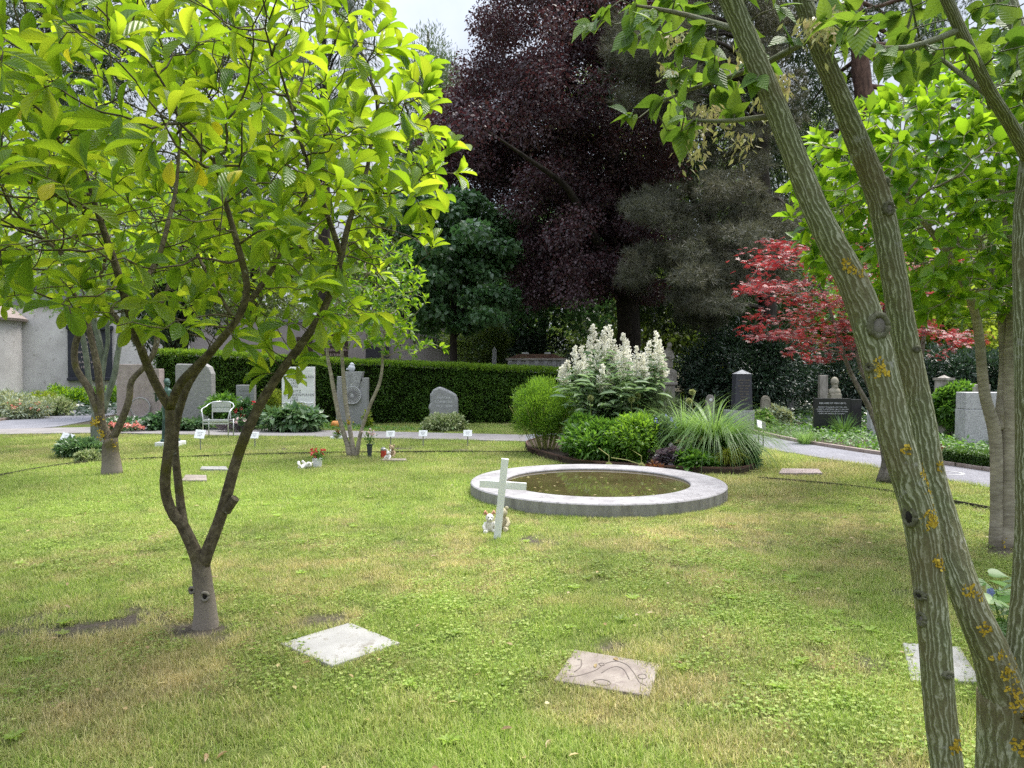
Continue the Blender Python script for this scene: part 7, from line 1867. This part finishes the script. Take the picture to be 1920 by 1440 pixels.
cover('grave_cover', 'low creeping green plants in front of the hedge', [tuple(gp(*p)[:2]) for p in [(215, 803), (600, 807), (800, 810), (800, 803), (600, 800), (215, 797)]], 5000, .07, .04, M['mid_leaf'], .14)

n = 340; y = rng.uniform(2.6, 14, n); x = rng.uniform(-.75, .75, n) * y; k = (np.hypot(x - PC[0], y - PC[1]) > PR_OUT) & ~inpoly(x, y, BED); x, y = x[k], y[k]
o = leafmesh('leaf_litter', np.stack([x, y, .02 + .02 * rng.random(len(x))], 1), rdir(len(x)) * [1, 1, .2], rdir(len(x)) * .4 + [0, 0, 1], .045 * (.5 + .8 * rng.random(len(x))), .022, T_FOLD, leafmat('litter', [(.16, .1, .04), (.3, .22, .1), (.36, .32, .14)], trans=.1), None, loc=(0, 6, 0))
tag(o, 'small dry leaves scattered thinly over the lawn', 'leaf litter', kind='stuff')
# ------------------------------------------------------------------ the lawn's grass
gbm, nt = newmat('grass_blade')
ra = nd(nt, 'ShaderNodeAttribute', {'attribute_name': 'rnd'})
da = nd(nt, 'ShaderNodeAttribute', {'attribute_name': 'dry', 'attribute_type': 'INSTANCER'})
va = nd(nt, 'ShaderNodeAttribute', {'attribute_name': 'tint', 'attribute_type': 'INSTANCER'})
g1 = ramp(nt, ra.outputs['Fac'], [(0, (.125, .19, .032)), (.5, (.2, .275, .052)), (1, (.28, .335, .095))])
g2 = ramp(nt, ra.outputs['Fac'], [(0, (.26, .21, .095)), (.5, (.38, .32, .16)), (1, (.48, .42, .24))])
th = nd(nt, 'ShaderNodeMath', {'operation': 'MULTIPLY_ADD'}, i0=ra.outputs['Fac'], i1=.5, i2=-.25)
df = nd(nt, 'ShaderNodeMath', {'operation': 'ADD', 'use_clamp': True}, i0=da.outputs['Fac'], i1=th.outputs[0])
mxg = nd(nt, 'ShaderNodeMix', {'data_type': 'RGBA'}, i0=df.outputs[0], i6=g1, i7=g2)
vr = nd(nt, 'ShaderNodeMapRange', None, Value=va.outputs['Fac'], To_Min=.72, To_Max=1.42)
hs = nd(nt, 'ShaderNodeHueSaturation', None, Color=mxg.outputs[2], Value=vr.outputs[0])
tc2 = nd(nt, 'ShaderNodeHueSaturation', None, Color=hs.outputs[0], Value=2.3, Saturation=1.05)
p_ = nd(nt, 'ShaderNodeBsdfPrincipled', None, Base_Color=hs.outputs[0], Roughness=.5, Specular_IOR_Level=.3)
t_ = nd(nt, 'ShaderNodeBsdfTranslucent', None, Color=tc2.outputs[0])
mx_ = nd(nt, 'ShaderNodeMixShader', None, i0=.35, i1=p_.outputs[0], i2=t_.outputs[0])
out(nt, mx_.outputs[0])

tufts = bpy.data.collections.new('tuft_shapes')
def tuft(nb, rad, Lm, Wm, lean, droop, segs, seed):
    rs = np.random.default_rng(seed); az = rs.random(nb) * 6.28; q = np.sqrt(rs.random(nb)) * rad; a2 = rs.random(nb) * 6.28
    P = np.stack([np.cos(a2) * q, np.sin(a2) * q, np.full(nb, -.004)], 1)
    o = ribbons('grass_tuft', P, az, Lm * (.5 + .8 * rs.random(nb)), Wm, lean * rs.random(nb), droop * rs.random(nb), gbm, segs=segs, local=True, rnd=rs.random(nb))
    COL.objects.unlink(o); tufts.objects.link(o); return o


def clover(nb, rad, seed):
    rs = np.random.default_rng(seed); a2 = rs.random(nb) * 6.28; q = np.sqrt(rs.random(nb)) * rad
    c_ = np.stack([np.cos(a2) * q, np.sin(a2) * q, .012 + .022 * rs.random(nb)], 1); P = np.repeat(c_, 3, 0); a0 = np.repeat(rs.random(nb) * 6.28, 3) + np.tile([0, 2.1, 4.2], nb)
    D = np.stack([np.cos(a0), np.sin(a0), .25 + 0 * a0], 1)
    o = leafmesh('grass_tuft_clover', P, D, np.repeat(nrm(rs.normal(size=(nb, 3)) * .3 + [0, 0, 1]), 3, 0), .0095, .0085, T_DISC, gbm, local=True, rnd=np.repeat(rs.random(nb) * .8 + .1, 3))
    COL.objects.unlink(o); tufts.objects.link(o); return o


# Collection Info hands the shapes out in the order of their names: six tufts, then the clover
TS = [tuft(46, .06, .034, .0032, 1.25, 1.3, 3, 1), tuft(46, .06, .038, .0036, 1.2, 1.2, 3, 2), tuft(34, .055, .05, .0036, 1.0, 1.0, 3, 3), tuft(40, .065, .04, .003, 1.45, .7, 2, 4), tuft(60, .13, .05, .006, 1.2, 1.2, 2, 6), tuft(60, .13, .056, .0065, 1.15, 1.0, 2, 7), clover(15, .085, 5)]
rs = np.random.default_rng(9); a0 = np.arange(9) * 2.4; o = leafmesh('grass_tuft_weed', np.zeros((9, 3)) + [0, 0, .008], np.stack([np.cos(a0), np.sin(a0), .35 + .2 * rs.random(9)], 1), rs.normal(size=(9, 3)) * .15 + [0, 0, 1], .036 + .02 * rs.random(9), .019, T_FOLD, gbm, local=True, rnd=.3 + .3 * rs.random(9)); COL.objects.unlink(o); tufts.objects.link(o)


def scatter(n, x0, x1, y0, y1):
    return rng.uniform(x0, x1, n), rng.uniform(y0, y1, n)


GX = []; GY = []; GK = []
bands = [(1.7, 4.2, 700), (4.2, 6.2, 560), (6.2, 9, 380), (9, 12, 190), (12, 16.5, 120), (16.5, 20.6, 60)]
for y0, y1, den in bands:
    w1 = y1 * .74 + 1.4
    n = int((y1 - y0) * 2 * w1 * den); x, y = scatter(n, -w1, w1, y0, y1)
    keep = np.abs(x) < y * .74 + 1.4
    br = bareness(x, y); keep &= rng.random(n) > br * 1.15
    for P_ in SLABS.values():
        c_ = np.mean(P_, 0); keep &= ~inpoly(x, y, [tuple(c_ + (np.array(p) - c_) * .95) for p in P_])
    for P_ in (PATH_R, STRIP, PATH_L, BED): keep &= ~inpoly(x, y, P_)
    keep &= ~inpoly(x, y, RIGHT_ZONE)
    keep &= np.hypot(x - PC[0], y - PC[1]) > PR_OUT + .02
    if y0 > 15: keep &= (x > -18) & ~((x < -5.3) & (y > 17.2)) & (x < 4.2)
    keep &= ~((y > 16) & (x < -15))
    x, y = x[keep], y[keep]; n = len(x)
    f = vnoise(x, y, 1.1) + .25 * (vnoise(x, y, 4) - .5); r = rng.random(n); dr = dryness(x, y)
    if y1 <= 9: k = np.where(r < .34, 0, np.where(r < .62, 1, np.where(r < .74, 2, 3))); k = np.where((r > .74) & (dr < .38), 2 * (r < .8) + 0, k); k = np.where((rng.random(n) < np.clip((f - .48) * 1.6, 0, .19)) & (dr < .55), 6, k)
    else: k = np.where(r < .55, 4, 5)
    GX.append(x); GY.append(y); GK.append(k)
# denser fringe along slabs and pond
for P_ in list(SLABS.values()):
    for i in range(4):
        a_, b_ = np.array(P_[i]), np.array(P_[(i + 1) % 4]); n = int(np.linalg.norm(b_ - a_) * 46); s_ = rng.random(n)[:, None]
        q = a_ + (b_ - a_) * s_ + nrm((a_ + b_) / 2 - np.mean(P_, 0)) * (.012 + .035 * rng.random((n, 1))); q = q[rng.random(n) > .3]
        GX.append(q[:, 0]); GY.append(q[:, 1]); GK.append(np.full(len(q), 2))
n = 620; a_ = rng.random(n) * 6.28; GX.append(PC[0] + np.cos(a_) * (PR_OUT + .05)); GY.append(PC[1] + np.sin(a_) * (PR_OUT + .05)); GK.append(np.full(n, 2))
n = 130; GX.append(gp(932, 1005)[0] + rng.normal(size=n) * .22 - .1); GY.append(gp(932, 1005)[1] + rng.normal(size=n) * .16 + .1); GK.append(np.full(n, 2))
n = 150; y = rng.uniform(3, 9, n); GX.append(rng.uniform(-.72, .72, n) * y); GY.append(y); GK.append(np.full(n, 7)); q_ = np.zeros(n, bool)
for P_ in SLABS.values(): q_ |= inpoly(GX[-1], y, P_)
GX[-1] = np.where(q_ | (np.hypot(GX[-1] - PC[0], y - PC[1]) < PR_OUT + .1), -2.5 - rng.random(n), GX[-1])
GX = np.concatenate(GX); GY = np.concatenate(GY); GK = np.concatenate(GK); n = len(GX)
print('tufts', n)
me = bpy.data.meshes.new('grass')
me.vertices.add(n); me.vertices.foreach_set('co', np.stack([GX, GY, np.where((GY > 2) & (GY < 17), .016 * (fbm(GX, GY, 1.3) - .5), 0) - .004], 1).astype(np.float32).ravel())
dr = np.clip(dryness(GX, GY) + rng.normal(size=n) * .12 + np.where(GK == 3, .45, 0) - np.where(GK >= 6, .5, 0), 0, 1)
sc_ = (.75 + .5 * rng.random(n)) * (.7 + .7 * fbm(GX, GY, 2.2))
tint = np.clip(.5 + (fbm(GX, GY, .9) - .5) * 1.1 + rng.normal(size=n) * .24 + .45 * blobs(GX, GY, LUSH), 0, 1)
for nm, arr, ty in (('dry', dr, 'FLOAT'), ('tint', tint, 'FLOAT'), ('scl', sc_, 'FLOAT'), ('rot', rng.random(n) * 6.28, 'FLOAT'), ('kind_index', GK, 'INT')):
    a_ = me.attributes.new(nm, ty, 'POINT'); a_.data.foreach_set('value', np.asarray(arr, np.int32 if ty == 'INT' else np.float32))
grass = bpy.data.objects.new('grass', me); COL.objects.link(grass)
tag(grass, 'patchy mown lawn grass with dry straw coloured spots', 'grass', kind='stuff')
ng = bpy.data.node_groups.new('grass_scatter', 'GeometryNodeTree')
ng.interface.new_socket('Geometry', in_out='INPUT', socket_type='NodeSocketGeometry'); ng.interface.new_socket('Geometry', in_out='OUTPUT', socket_type='NodeSocketGeometry')
gi = ng.nodes.new('NodeGroupInput'); go = ng.nodes.new('NodeGroupOutput')
mp = ng.nodes.new('GeometryNodeMeshToPoints'); ng.links.new(gi.outputs[0], mp.inputs['Mesh'])
ci = ng.nodes.new('GeometryNodeCollectionInfo'); ci.inputs['Collection'].default_value = tufts; ci.inputs['Separate Children'].default_value = True; ci.inputs['Reset Children'].default_value = True
ip = ng.nodes.new('GeometryNodeInstanceOnPoints'); ip.inputs['Pick Instance'].default_value = True
ng.links.new(mp.outputs[0], ip.inputs['Points']); ng.links.new(ci.outputs[0], ip.inputs['Instance'])


def na(nm, ty):
    q = ng.nodes.new('GeometryNodeInputNamedAttribute'); q.data_type = ty; q.inputs['Name'].default_value = nm; return q.outputs['Attribute']


cx = ng.nodes.new('ShaderNodeCombineXYZ'); ng.links.new(na('rot', 'FLOAT'), cx.inputs[2])
er = ng.nodes.new('FunctionNodeEulerToRotation'); ng.links.new(cx.outputs[0], er.inputs[0]); ng.links.new(er.outputs[0], ip.inputs['Rotation'])
ng.links.new(na('scl', 'FLOAT'), ip.inputs['Scale']); ng.links.new(na('kind_index', 'INT'), ip.inputs['Instance Index'])
ng.links.new(ip.outputs[0], go.inputs[0])
mo = grass.modifiers.new('Grass', 'NODES'); mo.node_group = ng
